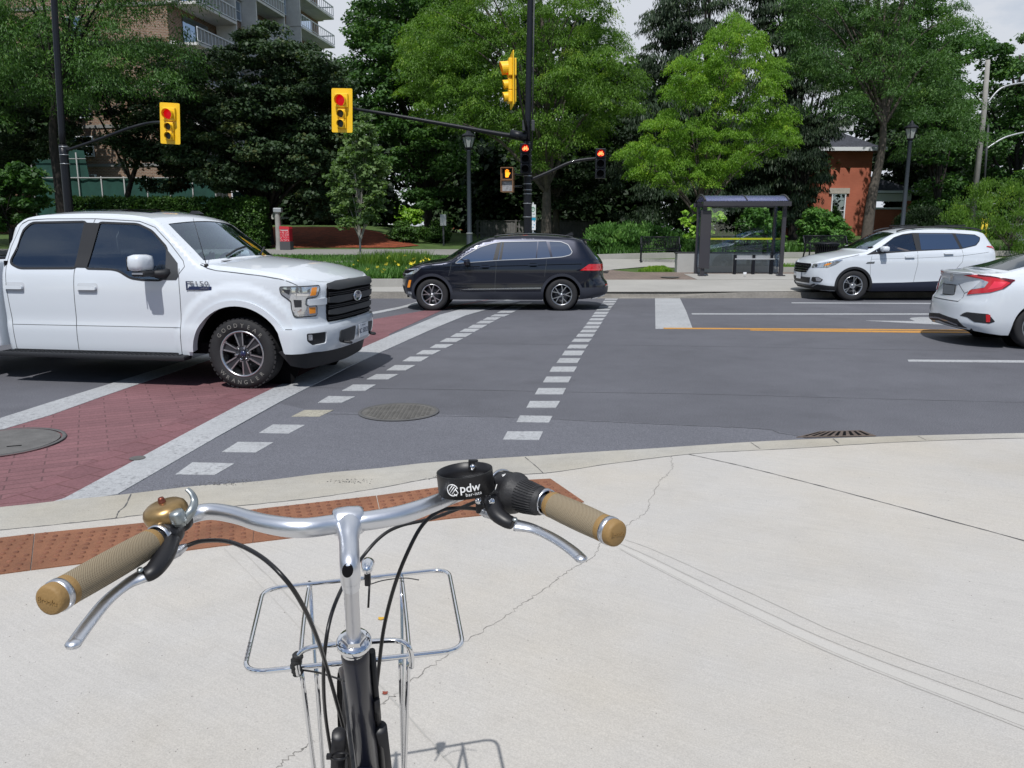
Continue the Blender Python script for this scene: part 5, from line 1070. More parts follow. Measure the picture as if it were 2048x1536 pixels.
struct(tgrid('mulch_bed', [(-19.6, 38.3), (-13, 37.9), (-5.6, 38.0), (-4.6, 39.6), (-6, 42.5), (-9, 46.5), (-21, 46.5)], mat('mulch', (.20, .045, .016), .95, var=.5, vscale=3., bump=.9, bscale=14, speck=.4, sscale=22), .02, .7))
for nm, pl in (('planting_soil', [(1.8, 32.0), (9, 32.4), (16, 32.6), (34, 33.6), (34, 40), (2, 40)]), ('planting_soil', [(-12.5, 22.1), (-4.6, 22.1), (-1.8, 22.4), (-1.5, 25.4), (-2.6, 27.0), (-12, 27.5)])):
    struct(tgrid(nm, pl, mat('soil', (.045, .034, .026), .95, var=.4, vscale=4, bump=.8, bscale=20), .004))
M['wall_concrete'] = ground_mat('wall_concrete', (.40, .40, .385), .06, 1.2, .05, 60, .9, .2, 40); M['wall_cap'] = mat('wall_cap', (.035, .036, .04), .6)
def low_wall(name, pl, h, w, m, label, cat='retaining wall', cap=None, base=-.15, group=None):
    pts = [Vector((x, y, ter(x, y))) for x, y in pl]; r = MB(); vs = []
    for i, p in enumerate(pts):
        t = pts[min(i + 1, len(pts) - 1)] - pts[max(i - 1, 0)]; t.z = 0; t.normalize(); nn = Vector((-t.y, t.x, 0)) * w / 2
        vs += [p - nn + Vector((0, 0, base)), p - nn + Vector((0, 0, h)), p + nn + Vector((0, 0, h)), p + nn + Vector((0, 0, base))]
    fs = [(4 * i + j, 4 * i + (j + 1) % 4, 4 * i + 4 + (j + 1) % 4, 4 * i + 4 + j) for i in range(len(pts) - 1) for j in range(4)] + [(3, 2, 1, 0), tuple(4 * (len(pts) - 1) + j for j in range(4))]
    r.add(vs, fs); o = r.build(name, m); tag(o, label, cat, group)
    return o
a, b_ = gt(735, 572), gt(800, 570)
o = low_wall('planter_kerb', [(-14, 22.05), (-5.4, 22.05), (-3.2, 22.08), (-2.0, 22.3), (-1.3, 23.0), (-1.1, 24.8), (-1.6, 26.6)], .22, .18, M['concrete_far'], 'pale concrete kerb around the yellow daylily bed', 'kerb')
o = low_wall('garden_kerb', [(1.4, 31.2), (3.5, 31.5), (5, 31.9), (6.2, 32.2), (8, 32.3), (12, 32.4), (22, 33.2)], .20, .3, M['concrete_far'], 'low curved concrete kerb behind the park benches', 'kerb')
wy = 27.1
o = low_wall('seat_wall', [(5.60, wy), (7.1, wy), (8.6, wy), (9.1, wy)], .62, .40, M['wall_concrete'], 'low pale concrete seat wall behind the bus shelter', 'wall')
c_ = MB(); c_.box((7.35, wy, ter(7, wy) + .645), (3.6, .36, .05), bev=.01); c_.build('wall_cap', M['wall_cap'], o)
j_ = MB()
for x in (6.6, 7.85): j_.box((x, wy - .2015, ter(x, wy) + .3), (.012, .004, .6))
j_.build('wall_joints', M['joint_soft'], o)
o = low_wall('lawn_kerb', [(9.25, 27.1), (12, 27.2), (20, 27.7), (34, 28.2)], .16, .16, M['concrete_far'], 'narrow concrete kerb edging the grass strip right of the shelter', 'kerb')
# ---------------------------------------------------------------- trees, shrubs, grass
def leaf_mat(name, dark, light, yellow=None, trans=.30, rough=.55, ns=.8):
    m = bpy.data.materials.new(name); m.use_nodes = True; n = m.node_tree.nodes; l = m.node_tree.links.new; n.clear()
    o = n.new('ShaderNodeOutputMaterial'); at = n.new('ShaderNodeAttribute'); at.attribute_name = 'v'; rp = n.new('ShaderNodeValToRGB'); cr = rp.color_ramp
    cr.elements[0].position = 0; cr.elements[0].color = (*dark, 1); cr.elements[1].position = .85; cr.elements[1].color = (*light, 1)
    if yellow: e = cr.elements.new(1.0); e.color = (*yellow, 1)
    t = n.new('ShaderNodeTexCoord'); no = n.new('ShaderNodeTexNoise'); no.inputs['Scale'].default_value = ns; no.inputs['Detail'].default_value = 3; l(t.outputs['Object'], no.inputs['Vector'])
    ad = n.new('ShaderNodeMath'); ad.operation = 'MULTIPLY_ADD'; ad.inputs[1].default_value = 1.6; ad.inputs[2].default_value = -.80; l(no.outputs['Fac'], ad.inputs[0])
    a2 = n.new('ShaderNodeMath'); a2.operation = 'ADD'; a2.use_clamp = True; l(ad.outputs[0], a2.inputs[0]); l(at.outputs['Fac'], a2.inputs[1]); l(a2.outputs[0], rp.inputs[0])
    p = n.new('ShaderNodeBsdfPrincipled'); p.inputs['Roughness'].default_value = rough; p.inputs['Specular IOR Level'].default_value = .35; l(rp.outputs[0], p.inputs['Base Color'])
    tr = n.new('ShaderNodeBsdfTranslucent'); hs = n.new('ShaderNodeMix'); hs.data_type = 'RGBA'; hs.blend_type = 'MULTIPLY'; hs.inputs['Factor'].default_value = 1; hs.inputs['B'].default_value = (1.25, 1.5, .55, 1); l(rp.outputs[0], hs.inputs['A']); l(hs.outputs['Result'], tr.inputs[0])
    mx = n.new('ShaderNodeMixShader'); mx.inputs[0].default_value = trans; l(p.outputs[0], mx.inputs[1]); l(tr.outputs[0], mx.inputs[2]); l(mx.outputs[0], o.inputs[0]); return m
M['leaf_locust'] = leaf_mat('leaf_locust', (.052, .115, .018), (.140, .265, .034), (.24, .34, .04), trans=.38)
M['leaf_locust_dark'] = leaf_mat('leaf_locust_dark', (.030, .078, .022), (.092, .190, .046), (.15, .25, .05), trans=.32)
M['leaf_locust_bright'] = leaf_mat('leaf_locust_bright', (.070, .165, .018), (.190, .345, .030), (.33, .45, .04), trans=.38)
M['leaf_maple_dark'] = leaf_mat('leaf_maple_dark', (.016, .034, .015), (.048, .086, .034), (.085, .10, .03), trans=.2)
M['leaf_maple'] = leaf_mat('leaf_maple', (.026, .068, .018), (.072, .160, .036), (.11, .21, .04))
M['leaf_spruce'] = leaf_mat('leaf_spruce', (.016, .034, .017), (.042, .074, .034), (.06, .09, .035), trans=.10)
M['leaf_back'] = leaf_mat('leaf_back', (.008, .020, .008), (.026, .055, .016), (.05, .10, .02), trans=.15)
M['leaf_young'] = leaf_mat('leaf_young', (.060, .115, .035), (.150, .235, .080), (.22, .30, .11), trans=.35)
M['leaf_shrub'] = leaf_mat('leaf_shrub', (.042, .110, .024), (.115, .255, .050), (.19, .34, .08), ns=1.5)
M['leaf_lime'] = leaf_mat('leaf_lime', (.13, .27, .03), (.27, .46, .05), (.40, .55, .08), ns=2)
M['leaf_hedge'] = leaf_mat('leaf_hedge', (.020, .055, .012), (.070, .150, .026), (.10, .19, .03), ns=1.5)
M['bark'] = mat('bark', (.10, .085, .07), .95, var=.35, vscale=5, bump=.8, bscale=18); M['bark_dark'] = mat('bark_dark', (.028, .024, .021), .95, var=.3, vscale=5, bump=.8, bscale=18); M['bark_pale'] = mat('bark_pale', (.42, .40, .36), .9, var=.3, vscale=9, bump=.4, bscale=30)
def leaves(name, cen, rad, per, size, style, m, parent, seed, asp=.5):
    """cen (N,3) clump centres, rad (N,3) clump radii; writes one mesh of leaf-sized quads"""
    rg = np.random.default_rng(seed); N = len(cen); idx = np.repeat(np.arange(N), per); K = len(idx)
    d = rg.normal(size=(K, 3)); d /= np.linalg.norm(d, axis=1)[:, None]; rr = rg.random(K) ** .45; loc = d * rr[:, None]; loc[:, 2] = np.abs(loc[:, 2]) * rg.choice([1, 1, -.55], K)
    P = cen[idx] + loc * rad[idx]
    if style == 'locust':      # drooping sprays: clump edge sinks
        P[:, 2] -= (loc[:, 0] ** 2 + loc[:, 1] ** 2) * rad[idx][:, 0] * .55
        t = np.stack([loc[:, 0], loc[:, 1], -.55 - .5 * rg.random(K)], 1) + rg.normal(scale=.45, size=(K, 3))
    elif style == 'spruce':
        P[:, 2] -= (np.hypot(loc[:, 0], loc[:, 1])) * rad[idx][:, 0] * .35
        t = np.stack([loc[:, 0] * .5, loc[:, 1] * .5, -1.2 * np.ones(K)], 1) + rg.normal(scale=.3, size=(K, 3))
    elif style == 'up': t = np.stack([loc[:, 0] * .6, loc[:, 1] * .6, 1.1 * np.ones(K)], 1) + rg.normal(scale=.3, size=(K, 3))
    else: t = np.stack([loc[:, 0], loc[:, 1], -.25 * np.ones(K)], 1) + rg.normal(scale=.5, size=(K, 3))
    t /= np.linalg.norm(t, axis=1)[:, None]
    nrm = loc * .8 + rg.normal(scale=.45, size=(K, 3)) + np.array([0, -.15, .75]); b = np.cross(t, nrm); b /= np.linalg.norm(b, axis=1)[:, None] + 1e-9
    s = size * (.6 + .8 * rg.random(K))[:, None]; nn = np.cross(b, t)
    fold = nn * s * .10
    V = np.stack([P - t * s * .5, P + b * s * asp * .5 + fold, P + t * s * .5, P - b * s * asp * .5 + fold], 1).reshape(-1, 3)
    me = bpy.data.meshes.new(name); me.vertices.add(4 * K); me.vertices.foreach_set('co', V.ravel().astype(np.float32)); me.loops.add(4 * K); me.loops.foreach_set('vertex_index', np.arange(4 * K, dtype=np.int32))
    me.polygons.add(K); me.polygons.foreach_set('loop_start', np.arange(0, 4 * K, 4, dtype=np.int32)); me.polygons.foreach_set('loop_total', np.full(K, 4, np.int32)); me.update(calc_edges=True)
    at = me.attributes.new('v', 'FLOAT', 'FACE'); cv = rg.random(N) * .38 + .14; at.data.foreach_set('value', (cv[idx] + rg.random(K) * .42 + loc[:, 2] * .12).clip(0, 1).astype(np.float32))
    me.materials.append(m); o = bpy.data.objects.new(name, me); C.objects.link(o); o.parent = parent; return o
def poly_sample(poly, n, rg):
    x0, x1 = min(p[0] for p in poly), max(p[0] for p in poly); y0, y1 = min(p[1] for p in poly), max(p[1] for p in poly); o = []
    while len(o) < n:
        x, y = rg.uniform(x0, x1), rg.uniform(y0, y1)
        if in_poly(x, y, poly): o.append((x, y))
    return o
def tree(name, label, poly, Y, depth, base_px, tw, n, per, size, cr, style='maple', m='leaf_maple', bark='bark', seed=1, limbs=14, flat_=.5, asp=.5, lim0=.25, fork=None, group=None, ytop=None, gaps=(), cat='tree', base=None, top_px=None, lean=0., stems=1):
    """crown outline read from the photo at the tree's own distance Y and given real depth; trunk rises from the ground under base_px"""
    rg = np.random.default_rng(seed); rnd = random.Random(seed)
    X0 = atY(base_px, 470, Y).x if base is None else base; z0 = ter(X0, Y) - .05; root = empty(name, (0, 0, 0), label=label, cat=cat, group=group)
    root.location = (X0, Y, z0); off = np.array([X0, Y, z0])
    xs = [p[0] for p in poly]; cx = (min(xs) + max(xs)) / 2; hw = (max(xs) - min(xs)) / 2; pts = []
    while len(pts) < n:
        for (x, y) in poly_sample(poly, n - len(pts), rg):
            if any(((x - a) / c_) ** 2 + ((y - b_) / d_) ** 2 < 1 for a, b_, c_, d_ in gaps): continue
            k = math.sqrt(max(0., 1 - ((x - cx) / hw) ** 2)) * .75 + .25; dy = rg.uniform(-1, 1) * depth * k; pts.append(tuple(atY(x, y, Y + dy)))
    cen = np.array(pts) - off; cen = cen[cen[:, 2] > .15]; N = len(cen)
    r0 = cr * (.65 + .7 * rg.random(N)); rad = np.stack([r0, r0, r0 * flat_], 1)
    top = max(c[2] for c in cen); mid = cen.mean(0)
    if top_px: tp = Vector(tuple(np.array(atY(top_px[0], top_px[1], Y)) - off))
    else: tp = Vector((mid[0] * .7, mid[1] * .5, mid[2] + (top - mid[2]) * .45))
    b = MB(); Rt = tw / 2
    zfork = max(.8, min(c[2] for c in cen) + .3) if fork is None else fork
    path = catmull([Vector((0, 0, 0)), Vector((lean * .3 + rnd.uniform(-.03, .03), 0, zfork * .5)), Vector((lean, 0, zfork)), Vector((lean, 0, zfork)).lerp(tp, .5) + Vector((rnd.uniform(-.15, .15), 0, 0)), tp], 6)
    K = len(path); b.tube(path, [Rt * (1.25 if i == 0 else 1.) * (1 - .82 * (i / (K - 1)) ** .9) for i in range(K)], 10)
    for i in range(limbs * 2):
        if i > limbs and rnd.random() < .5: continue
        c = Vector(tuple(cen[rnd.randrange(N)])); hz = rnd.uniform(.1, .85); j = int((lim0 + (.95 - lim0) * hz) * (K - 1)); s_ = path[j]
        if c.z < s_.z - .5: j = max(int(max(.35, lim0) * K), 1); s_ = path[j]
        if math.hypot(c.x - s_.x, c.y - s_.y) > 1.6 * max(c.z - s_.z, 0) + .9 or (c - s_).length < .3: continue
        r1 = Rt * (1 - .82 * (j / (K - 1)) ** .9) * .55; m_ = s_.lerp(c, .5) + Vector((0, 0, .12 * (c - s_).length)); pl = catmull([s_, m_, c], 5); b.tube(pl, [r1 * (1 - .85 * q / (len(pl) - 1)) for q in range(len(pl))], 6)
    b.build('trunk', M[bark], root)
    lf = leaves('crown', cen, rad, per, size, style, M[m], root, seed, asp); return root
trees = {}
def T(*a, **k): t = tree(*a, **k); trees[a[0] + str(a[14])] = t; return t
# left: two locusts in front of the apartment block
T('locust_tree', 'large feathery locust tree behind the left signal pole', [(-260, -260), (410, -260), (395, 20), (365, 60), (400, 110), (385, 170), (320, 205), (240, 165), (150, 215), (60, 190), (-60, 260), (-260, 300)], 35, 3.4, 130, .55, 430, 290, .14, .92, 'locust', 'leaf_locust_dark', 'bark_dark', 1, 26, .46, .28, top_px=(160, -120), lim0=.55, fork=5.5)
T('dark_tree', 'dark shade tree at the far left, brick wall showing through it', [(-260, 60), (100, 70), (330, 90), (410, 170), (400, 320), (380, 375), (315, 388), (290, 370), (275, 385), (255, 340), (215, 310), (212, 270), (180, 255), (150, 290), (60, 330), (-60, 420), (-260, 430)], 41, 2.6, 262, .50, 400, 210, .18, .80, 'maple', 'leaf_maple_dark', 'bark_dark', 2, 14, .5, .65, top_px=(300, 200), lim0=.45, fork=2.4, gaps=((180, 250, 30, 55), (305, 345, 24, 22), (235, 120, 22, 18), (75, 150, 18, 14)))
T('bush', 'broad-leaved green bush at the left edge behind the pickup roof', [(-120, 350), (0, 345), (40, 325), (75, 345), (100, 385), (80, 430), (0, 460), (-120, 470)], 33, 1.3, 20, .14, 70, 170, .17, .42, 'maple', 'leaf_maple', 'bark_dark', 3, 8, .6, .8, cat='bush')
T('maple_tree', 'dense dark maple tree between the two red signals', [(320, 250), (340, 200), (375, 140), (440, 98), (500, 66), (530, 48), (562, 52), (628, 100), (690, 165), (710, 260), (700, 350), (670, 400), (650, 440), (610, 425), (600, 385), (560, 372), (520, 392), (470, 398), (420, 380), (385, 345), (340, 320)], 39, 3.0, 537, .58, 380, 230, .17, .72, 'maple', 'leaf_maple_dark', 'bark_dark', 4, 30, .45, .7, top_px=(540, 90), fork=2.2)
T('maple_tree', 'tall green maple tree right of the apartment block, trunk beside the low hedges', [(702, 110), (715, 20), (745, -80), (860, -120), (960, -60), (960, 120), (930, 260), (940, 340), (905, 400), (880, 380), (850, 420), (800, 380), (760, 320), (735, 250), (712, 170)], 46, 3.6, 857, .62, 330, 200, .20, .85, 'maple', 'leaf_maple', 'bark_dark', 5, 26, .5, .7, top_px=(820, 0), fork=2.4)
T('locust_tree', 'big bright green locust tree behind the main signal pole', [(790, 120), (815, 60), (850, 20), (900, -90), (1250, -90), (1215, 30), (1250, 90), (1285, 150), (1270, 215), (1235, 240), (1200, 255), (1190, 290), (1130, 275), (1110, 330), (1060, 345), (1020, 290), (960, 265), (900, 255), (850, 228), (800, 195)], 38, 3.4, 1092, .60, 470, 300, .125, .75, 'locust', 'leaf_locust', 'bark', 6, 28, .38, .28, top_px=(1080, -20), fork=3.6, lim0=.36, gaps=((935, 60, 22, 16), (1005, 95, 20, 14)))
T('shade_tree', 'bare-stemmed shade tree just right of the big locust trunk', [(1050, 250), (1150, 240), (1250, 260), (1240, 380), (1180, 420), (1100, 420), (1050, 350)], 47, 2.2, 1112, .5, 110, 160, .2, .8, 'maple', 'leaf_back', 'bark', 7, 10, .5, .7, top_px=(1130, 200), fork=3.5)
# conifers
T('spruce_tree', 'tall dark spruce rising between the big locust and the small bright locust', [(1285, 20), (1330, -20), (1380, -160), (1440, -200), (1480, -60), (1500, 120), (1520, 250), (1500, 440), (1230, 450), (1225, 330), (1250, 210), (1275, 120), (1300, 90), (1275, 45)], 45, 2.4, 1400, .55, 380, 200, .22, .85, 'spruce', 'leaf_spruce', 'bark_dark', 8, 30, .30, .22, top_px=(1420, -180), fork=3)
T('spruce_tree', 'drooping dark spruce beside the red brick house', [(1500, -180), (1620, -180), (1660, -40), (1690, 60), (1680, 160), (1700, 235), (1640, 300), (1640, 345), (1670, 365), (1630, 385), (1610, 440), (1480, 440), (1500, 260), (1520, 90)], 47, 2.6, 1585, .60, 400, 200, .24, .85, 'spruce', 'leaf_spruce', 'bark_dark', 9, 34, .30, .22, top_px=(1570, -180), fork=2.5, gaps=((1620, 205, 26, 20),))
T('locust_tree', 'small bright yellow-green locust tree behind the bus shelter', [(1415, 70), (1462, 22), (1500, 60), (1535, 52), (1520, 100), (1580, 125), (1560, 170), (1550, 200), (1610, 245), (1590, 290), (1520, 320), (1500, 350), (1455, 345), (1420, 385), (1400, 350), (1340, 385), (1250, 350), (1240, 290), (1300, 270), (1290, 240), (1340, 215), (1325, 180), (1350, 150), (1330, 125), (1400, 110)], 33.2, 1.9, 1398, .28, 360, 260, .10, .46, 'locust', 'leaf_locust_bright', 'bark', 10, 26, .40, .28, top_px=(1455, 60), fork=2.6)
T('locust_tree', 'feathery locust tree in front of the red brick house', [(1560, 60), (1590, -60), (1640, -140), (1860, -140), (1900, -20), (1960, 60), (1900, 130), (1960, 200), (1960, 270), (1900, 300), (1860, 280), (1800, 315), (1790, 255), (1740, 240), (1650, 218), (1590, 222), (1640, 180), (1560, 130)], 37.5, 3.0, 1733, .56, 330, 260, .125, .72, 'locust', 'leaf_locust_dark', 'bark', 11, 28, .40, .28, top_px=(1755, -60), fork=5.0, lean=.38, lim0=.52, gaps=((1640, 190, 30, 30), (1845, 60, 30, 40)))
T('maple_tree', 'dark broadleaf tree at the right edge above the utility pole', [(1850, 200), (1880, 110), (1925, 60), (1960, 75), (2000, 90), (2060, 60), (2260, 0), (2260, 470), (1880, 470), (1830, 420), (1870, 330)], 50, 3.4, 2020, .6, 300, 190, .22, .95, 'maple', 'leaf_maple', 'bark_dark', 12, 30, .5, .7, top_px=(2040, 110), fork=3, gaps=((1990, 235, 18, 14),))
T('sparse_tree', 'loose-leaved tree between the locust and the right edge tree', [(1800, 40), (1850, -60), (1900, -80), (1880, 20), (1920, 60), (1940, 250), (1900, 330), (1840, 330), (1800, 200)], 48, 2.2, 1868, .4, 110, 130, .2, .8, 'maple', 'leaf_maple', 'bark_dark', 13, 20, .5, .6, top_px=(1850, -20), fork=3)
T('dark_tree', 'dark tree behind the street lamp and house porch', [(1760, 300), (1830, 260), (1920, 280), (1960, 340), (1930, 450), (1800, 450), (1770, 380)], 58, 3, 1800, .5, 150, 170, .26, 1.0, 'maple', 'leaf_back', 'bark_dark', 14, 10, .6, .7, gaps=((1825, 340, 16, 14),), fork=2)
# young and small
T('young_maple_tree', 'young maple tree with slim pale trunk in the planting bed', [(700, 250), (725, 228), (745, 255), (757, 300), (775, 330), (770, 385), (762, 440), (740, 455), (715, 448), (690, 462), (672, 432), (662, 400), (655, 355), (682, 315), (690, 280)], 27.4, .62, 718, .085, 240, 46, .115, .20, 'maple', 'leaf_young', 'bark_pale', 15, 30, .6, .85, top_px=(718, 245), fork=1.7)
T('redbud_tree', 'small redbud with round lime-green leaves at the left shelter post', [(1358, 432), (1385, 408), (1412, 412), (1440, 420), (1445, 440), (1425, 452), (1420, 470), (1400, 500), (1380, 495), (1370, 460)], 29.2, .35, 1408, .05, 46, 26, .15, .17, 'maple', 'leaf_lime', 'bark', 16, 12, .6, .95, cat='small tree')
T('dogwood_shrub', 'bright green dogwood shrub mass behind the left park bench', [(1165, 530), (1172, 478), (1195, 456), (1240, 448), (1300, 452), (1340, 462), (1375, 485), (1400, 500), (1400, 530)], 34.2, 1.5, 1270, .12, 230, 150, .13, .34, 'up', 'leaf_shrub', 'bark', 17, 16, .7, .5, cat='shrub')
T('leafy_shrub', 'leafy shrub seen through the shelter glass', [(1482, 450), (1500, 418), (1535, 420), (1560, 440), (1562, 520), (1478, 520)], 33.4, .9, 1520, .08, 90, 110, .15, .30, 'maple', 'leaf_shrub', 'bark', 18, 10, .7, .6, cat='shrub')
T('leafy_shrub', 'low leafy shrub row behind the glass left part of the shelter', [(1405, 480), (1450, 470), (1500, 476), (1500, 525), (1405, 525)], 34.4, .8, 1440, .08, 70, 110, .13, .28, 'up', 'leaf_shrub', 'bark', 19, 8, .7, .5, cat='shrub')
T('climbing_shrub', 'leafy climbing shrub above the black litter bin', [(1604, 440), (1625, 418), (1655, 425), (1690, 450), (1700, 480), (1700, 505), (1600, 505), (1600, 470)], 34.5, .8, 1650, .08, 110, 120, .13, .28, 'maple', 'leaf_shrub', 'bark', 20, 10, .7, .6, cat='shrub')
T('cedar_shrub', 'pointed dark green cedar against the house window', [(1672, 410), (1680, 440), (1692, 485), (1655, 485), (1664, 440)], 44, .35, 1674, .08, 70, 130, .10, .20, 'up', 'leaf_hedge', 'bark', 21, 4, 1.2, .3, cat='shrub')
T('yew_shrub', 'dark rounded yew beside the porch', [(1795, 475), (1800, 440), (1822, 420), (1860, 418), (1890, 435), (1900, 475)], 45, 1.1, 1850, .1, 110, 150, .13, .40, 'up', 'leaf_back', 'bark', 22, 6, .7, .3, cat='shrub')
T('young_tree', 'airy light green young tree in front of the utility pole', [(1890, 430), (1925, 385), (1950, 345), (1975, 365), (2048, 370), (2160, 340), (2160, 520), (1960, 510), (1905, 470)], 33, 1.5, 2020, .10, 170, 120, .10, .38, 'up', 'leaf_locust', 'bark', 23, 24, .8, .3, fork=.6)
for k, (nm, lb, po, Yk, px, mt) in enumerate([
    ('hedge_bush', 'clipped round dark bush left of the thick trunk on the lawn', [(785, 492), (782, 462), (800, 448), (835, 446), (850, 462), (850, 494)], 42, 812, 'leaf_hedge'),
    ('hedge_bush', 'clipped round dark bush right of the thick trunk on the lawn', [(858, 494), (856, 458), (872, 446), (892, 456), (896, 492)], 43, 876, 'leaf_hedge'),
    ('garden_shrub', 'sunlit pale green shrub far behind the clipped bushes', [(755, 462), (770, 425), (800, 415), (835, 425), (845, 462)], 60, 800, 'leaf_lime'),
    ('garden_shrub', 'sunlit shrub far behind the street lamp on the right', [(1800, 360), (1812, 325), (1840, 335), (1850, 372), (1825, 380)], 66, 1825, 'leaf_lime')]):
    T(nm, lb, po, Yk, 1.0, px, .1, 70, 130, .13 if k < 2 else .28, .32 if k < 2 else .5, 'maple', mt, 'bark_dark', 30 + k, 5, .8, .6, cat='shrub')
# deep shade trees closing the view (each a tree of its own)
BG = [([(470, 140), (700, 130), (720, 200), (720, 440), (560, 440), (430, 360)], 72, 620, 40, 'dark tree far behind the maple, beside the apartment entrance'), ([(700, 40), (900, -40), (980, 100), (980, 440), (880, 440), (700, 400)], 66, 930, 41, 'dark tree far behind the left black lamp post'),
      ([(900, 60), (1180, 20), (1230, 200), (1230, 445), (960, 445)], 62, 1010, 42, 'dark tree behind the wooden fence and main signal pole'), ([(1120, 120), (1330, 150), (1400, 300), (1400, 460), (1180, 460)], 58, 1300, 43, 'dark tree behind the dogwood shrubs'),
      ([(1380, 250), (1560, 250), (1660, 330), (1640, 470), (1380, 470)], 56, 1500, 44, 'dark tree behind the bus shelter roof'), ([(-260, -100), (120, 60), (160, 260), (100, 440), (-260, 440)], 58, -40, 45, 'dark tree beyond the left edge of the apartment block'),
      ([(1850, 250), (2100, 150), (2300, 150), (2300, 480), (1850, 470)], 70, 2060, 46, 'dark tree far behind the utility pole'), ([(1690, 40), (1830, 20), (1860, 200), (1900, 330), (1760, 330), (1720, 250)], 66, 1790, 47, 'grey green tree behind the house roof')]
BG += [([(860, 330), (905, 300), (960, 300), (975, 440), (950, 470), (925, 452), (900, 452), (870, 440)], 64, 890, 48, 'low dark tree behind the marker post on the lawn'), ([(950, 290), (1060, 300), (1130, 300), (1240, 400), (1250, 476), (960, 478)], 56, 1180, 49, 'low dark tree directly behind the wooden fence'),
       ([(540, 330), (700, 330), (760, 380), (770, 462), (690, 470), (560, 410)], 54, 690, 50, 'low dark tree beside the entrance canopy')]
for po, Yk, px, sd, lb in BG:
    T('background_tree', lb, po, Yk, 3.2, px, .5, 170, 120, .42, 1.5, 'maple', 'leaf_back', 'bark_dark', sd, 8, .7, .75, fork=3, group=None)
# ivy hedge on the left
def ivy_hedge():
    Y = 37.; a = atY(120, 470, Y).x; b_ = atY(522, 470, Y).x; z0 = ter(a, Y) - .1; zt = atY(300, 400, Y).z; r = empty('ivy_hedge', ((a + b_) / 2, Y, z0), label='clipped ivy-covered hedge wall behind the white pickup', cat='hedge')
    L_ = b_ - a; Hh = zt - z0; core = MB(); core.box((0, .5, Hh / 2 - .08), (L_ - .2, .7, Hh - .16)); core.build('hedge_core', M['bark_dark'], r)
    rg = np.random.default_rng(5); n = 1500; c = np.stack([rg.uniform(-L_ / 2, L_ / 2, n), rg.uniform(-.1, .15, n), rg.uniform(0, Hh, n)], 1); c2 = np.stack([rg.uniform(-L_ / 2, L_ / 2, 300), rg.uniform(0, .9, 300), Hh + rg.uniform(-.1, .05, 300)], 1); c3 = np.stack([L_ / 2 + rg.uniform(-.1, .1, 160), rg.uniform(0, .9, 160), rg.uniform(0, Hh, 160)], 1)
    c = np.concatenate([c, c2, c3]); rad = np.full((len(c), 3), .2); leaves('foliage', c, rad, 26, .10, 'maple', M['leaf_hedge'], r, 5, .8)
ivy_hedge()
# grass blades, day lilies, ground cover --------------------------------------------------------------
def blades(name, pts, hgt, wid, seed, m, curve=.35, rnd_h=.5):
    rg = np.random.default_rng(seed); K = len(pts); P = np.array([tuple(p) for p in pts]); a = rg.random(K) * 2 * PI; h = hgt * (1 - rnd_h * rg.random(K)); lean = h * curve * (.3 + rg.random(K))
    dx = np.stack([np.cos(a), np.sin(a), np.zeros(K)], 1); sx = np.stack([-np.sin(a), np.cos(a), np.zeros(K)], 1) * wid / 2; up = np.array([0, 0, 1.])
    p0 = P; p1 = P + up * (h * .6)[:, None] + dx * (lean * .35)[:, None]; p2 = P + up * (h * .97)[:, None] + dx * lean[:, None]
    V = np.stack([p0 - sx, p0 + sx, p1 + sx * .8, p1 - sx * .8, p2 + sx * .1, p2 - sx * .1], 1).reshape(-1, 3)
    me = bpy.data.meshes.new(name); me.vertices.add(6 * K); me.vertices.foreach_set('co', V.ravel().astype(np.float32)); b6 = np.arange(K)[:, None] * 6; lo = np.concatenate([b6 + [0, 1, 2, 3], b6 + [3, 2, 4, 5]], 1).ravel().astype(np.int32)
    me.loops.add(8 * K); me.loops.foreach_set('vertex_index', lo); me.polygons.add(2 * K); me.polygons.foreach_set('loop_start', np.arange(0, 8 * K, 4, dtype=np.int32)); me.polygons.foreach_set('loop_total', np.full(2 * K, 4, np.int32)); me.update(calc_edges=True)
    at = me.attributes.new('v', 'FLOAT', 'FACE'); at.data.foreach_set('value', np.repeat(rg.random(K) * .8 + .1, 2).astype(np.float32)); me.materials.append(m); o = bpy.data.objects.new(name, me); C.objects.link(o); return o
def scatter(poly, n, seed, off=0., gapn=0.):
    rg = np.random.default_rng(seed); o = []
    while len(o) < n:
        for (x, y) in poly_sample(poly, n - len(o), rg):
            if gapn and noise.noise(Vector((x * gapn, y * gapn, seed))) < -.12: continue
            o.append(Vector((x, y, ter(x, y) + off)))
    return o
bedp = [(-5.9, 22.4), (-4.6, 22.35), (-2.2, 22.7), (-1.9, 25.0), (-2.6, 26.6), (-5.3, 26.8)]
o = blades('daylily_leaves', scatter(bedp, 10000, 1, 0, .9), .50, .022, 1, M['leaf_shrub'], .55); tag(o, 'long green daylily leaves filling the planting bed', 'daylily leaves', kind='stuff')
o = blades('tall_grass', scatter([(-4.7, 25.4), (-2.9, 25.2), (-2.8, 27.4), (-4.3, 27.8), (-5.2, 26.6)], 5000, 2), .80, .02, 2, M['leaf_locust'], .35); tag(o, 'tall feathery ornamental grass around the young maple', 'ornamental grass', kind='stuff')
o = blades('lawn_grass', scatter([(-13, 28.6), (-1.5, 28.4), (1.5, 31.5), (-3, 32.8), (-13, 33.2)], 16000, 3), .13, .02, 3, M['leaf_shrub'], .4); tag(o, 'short lawn grass beside the grey path', 'grass', kind='stuff')
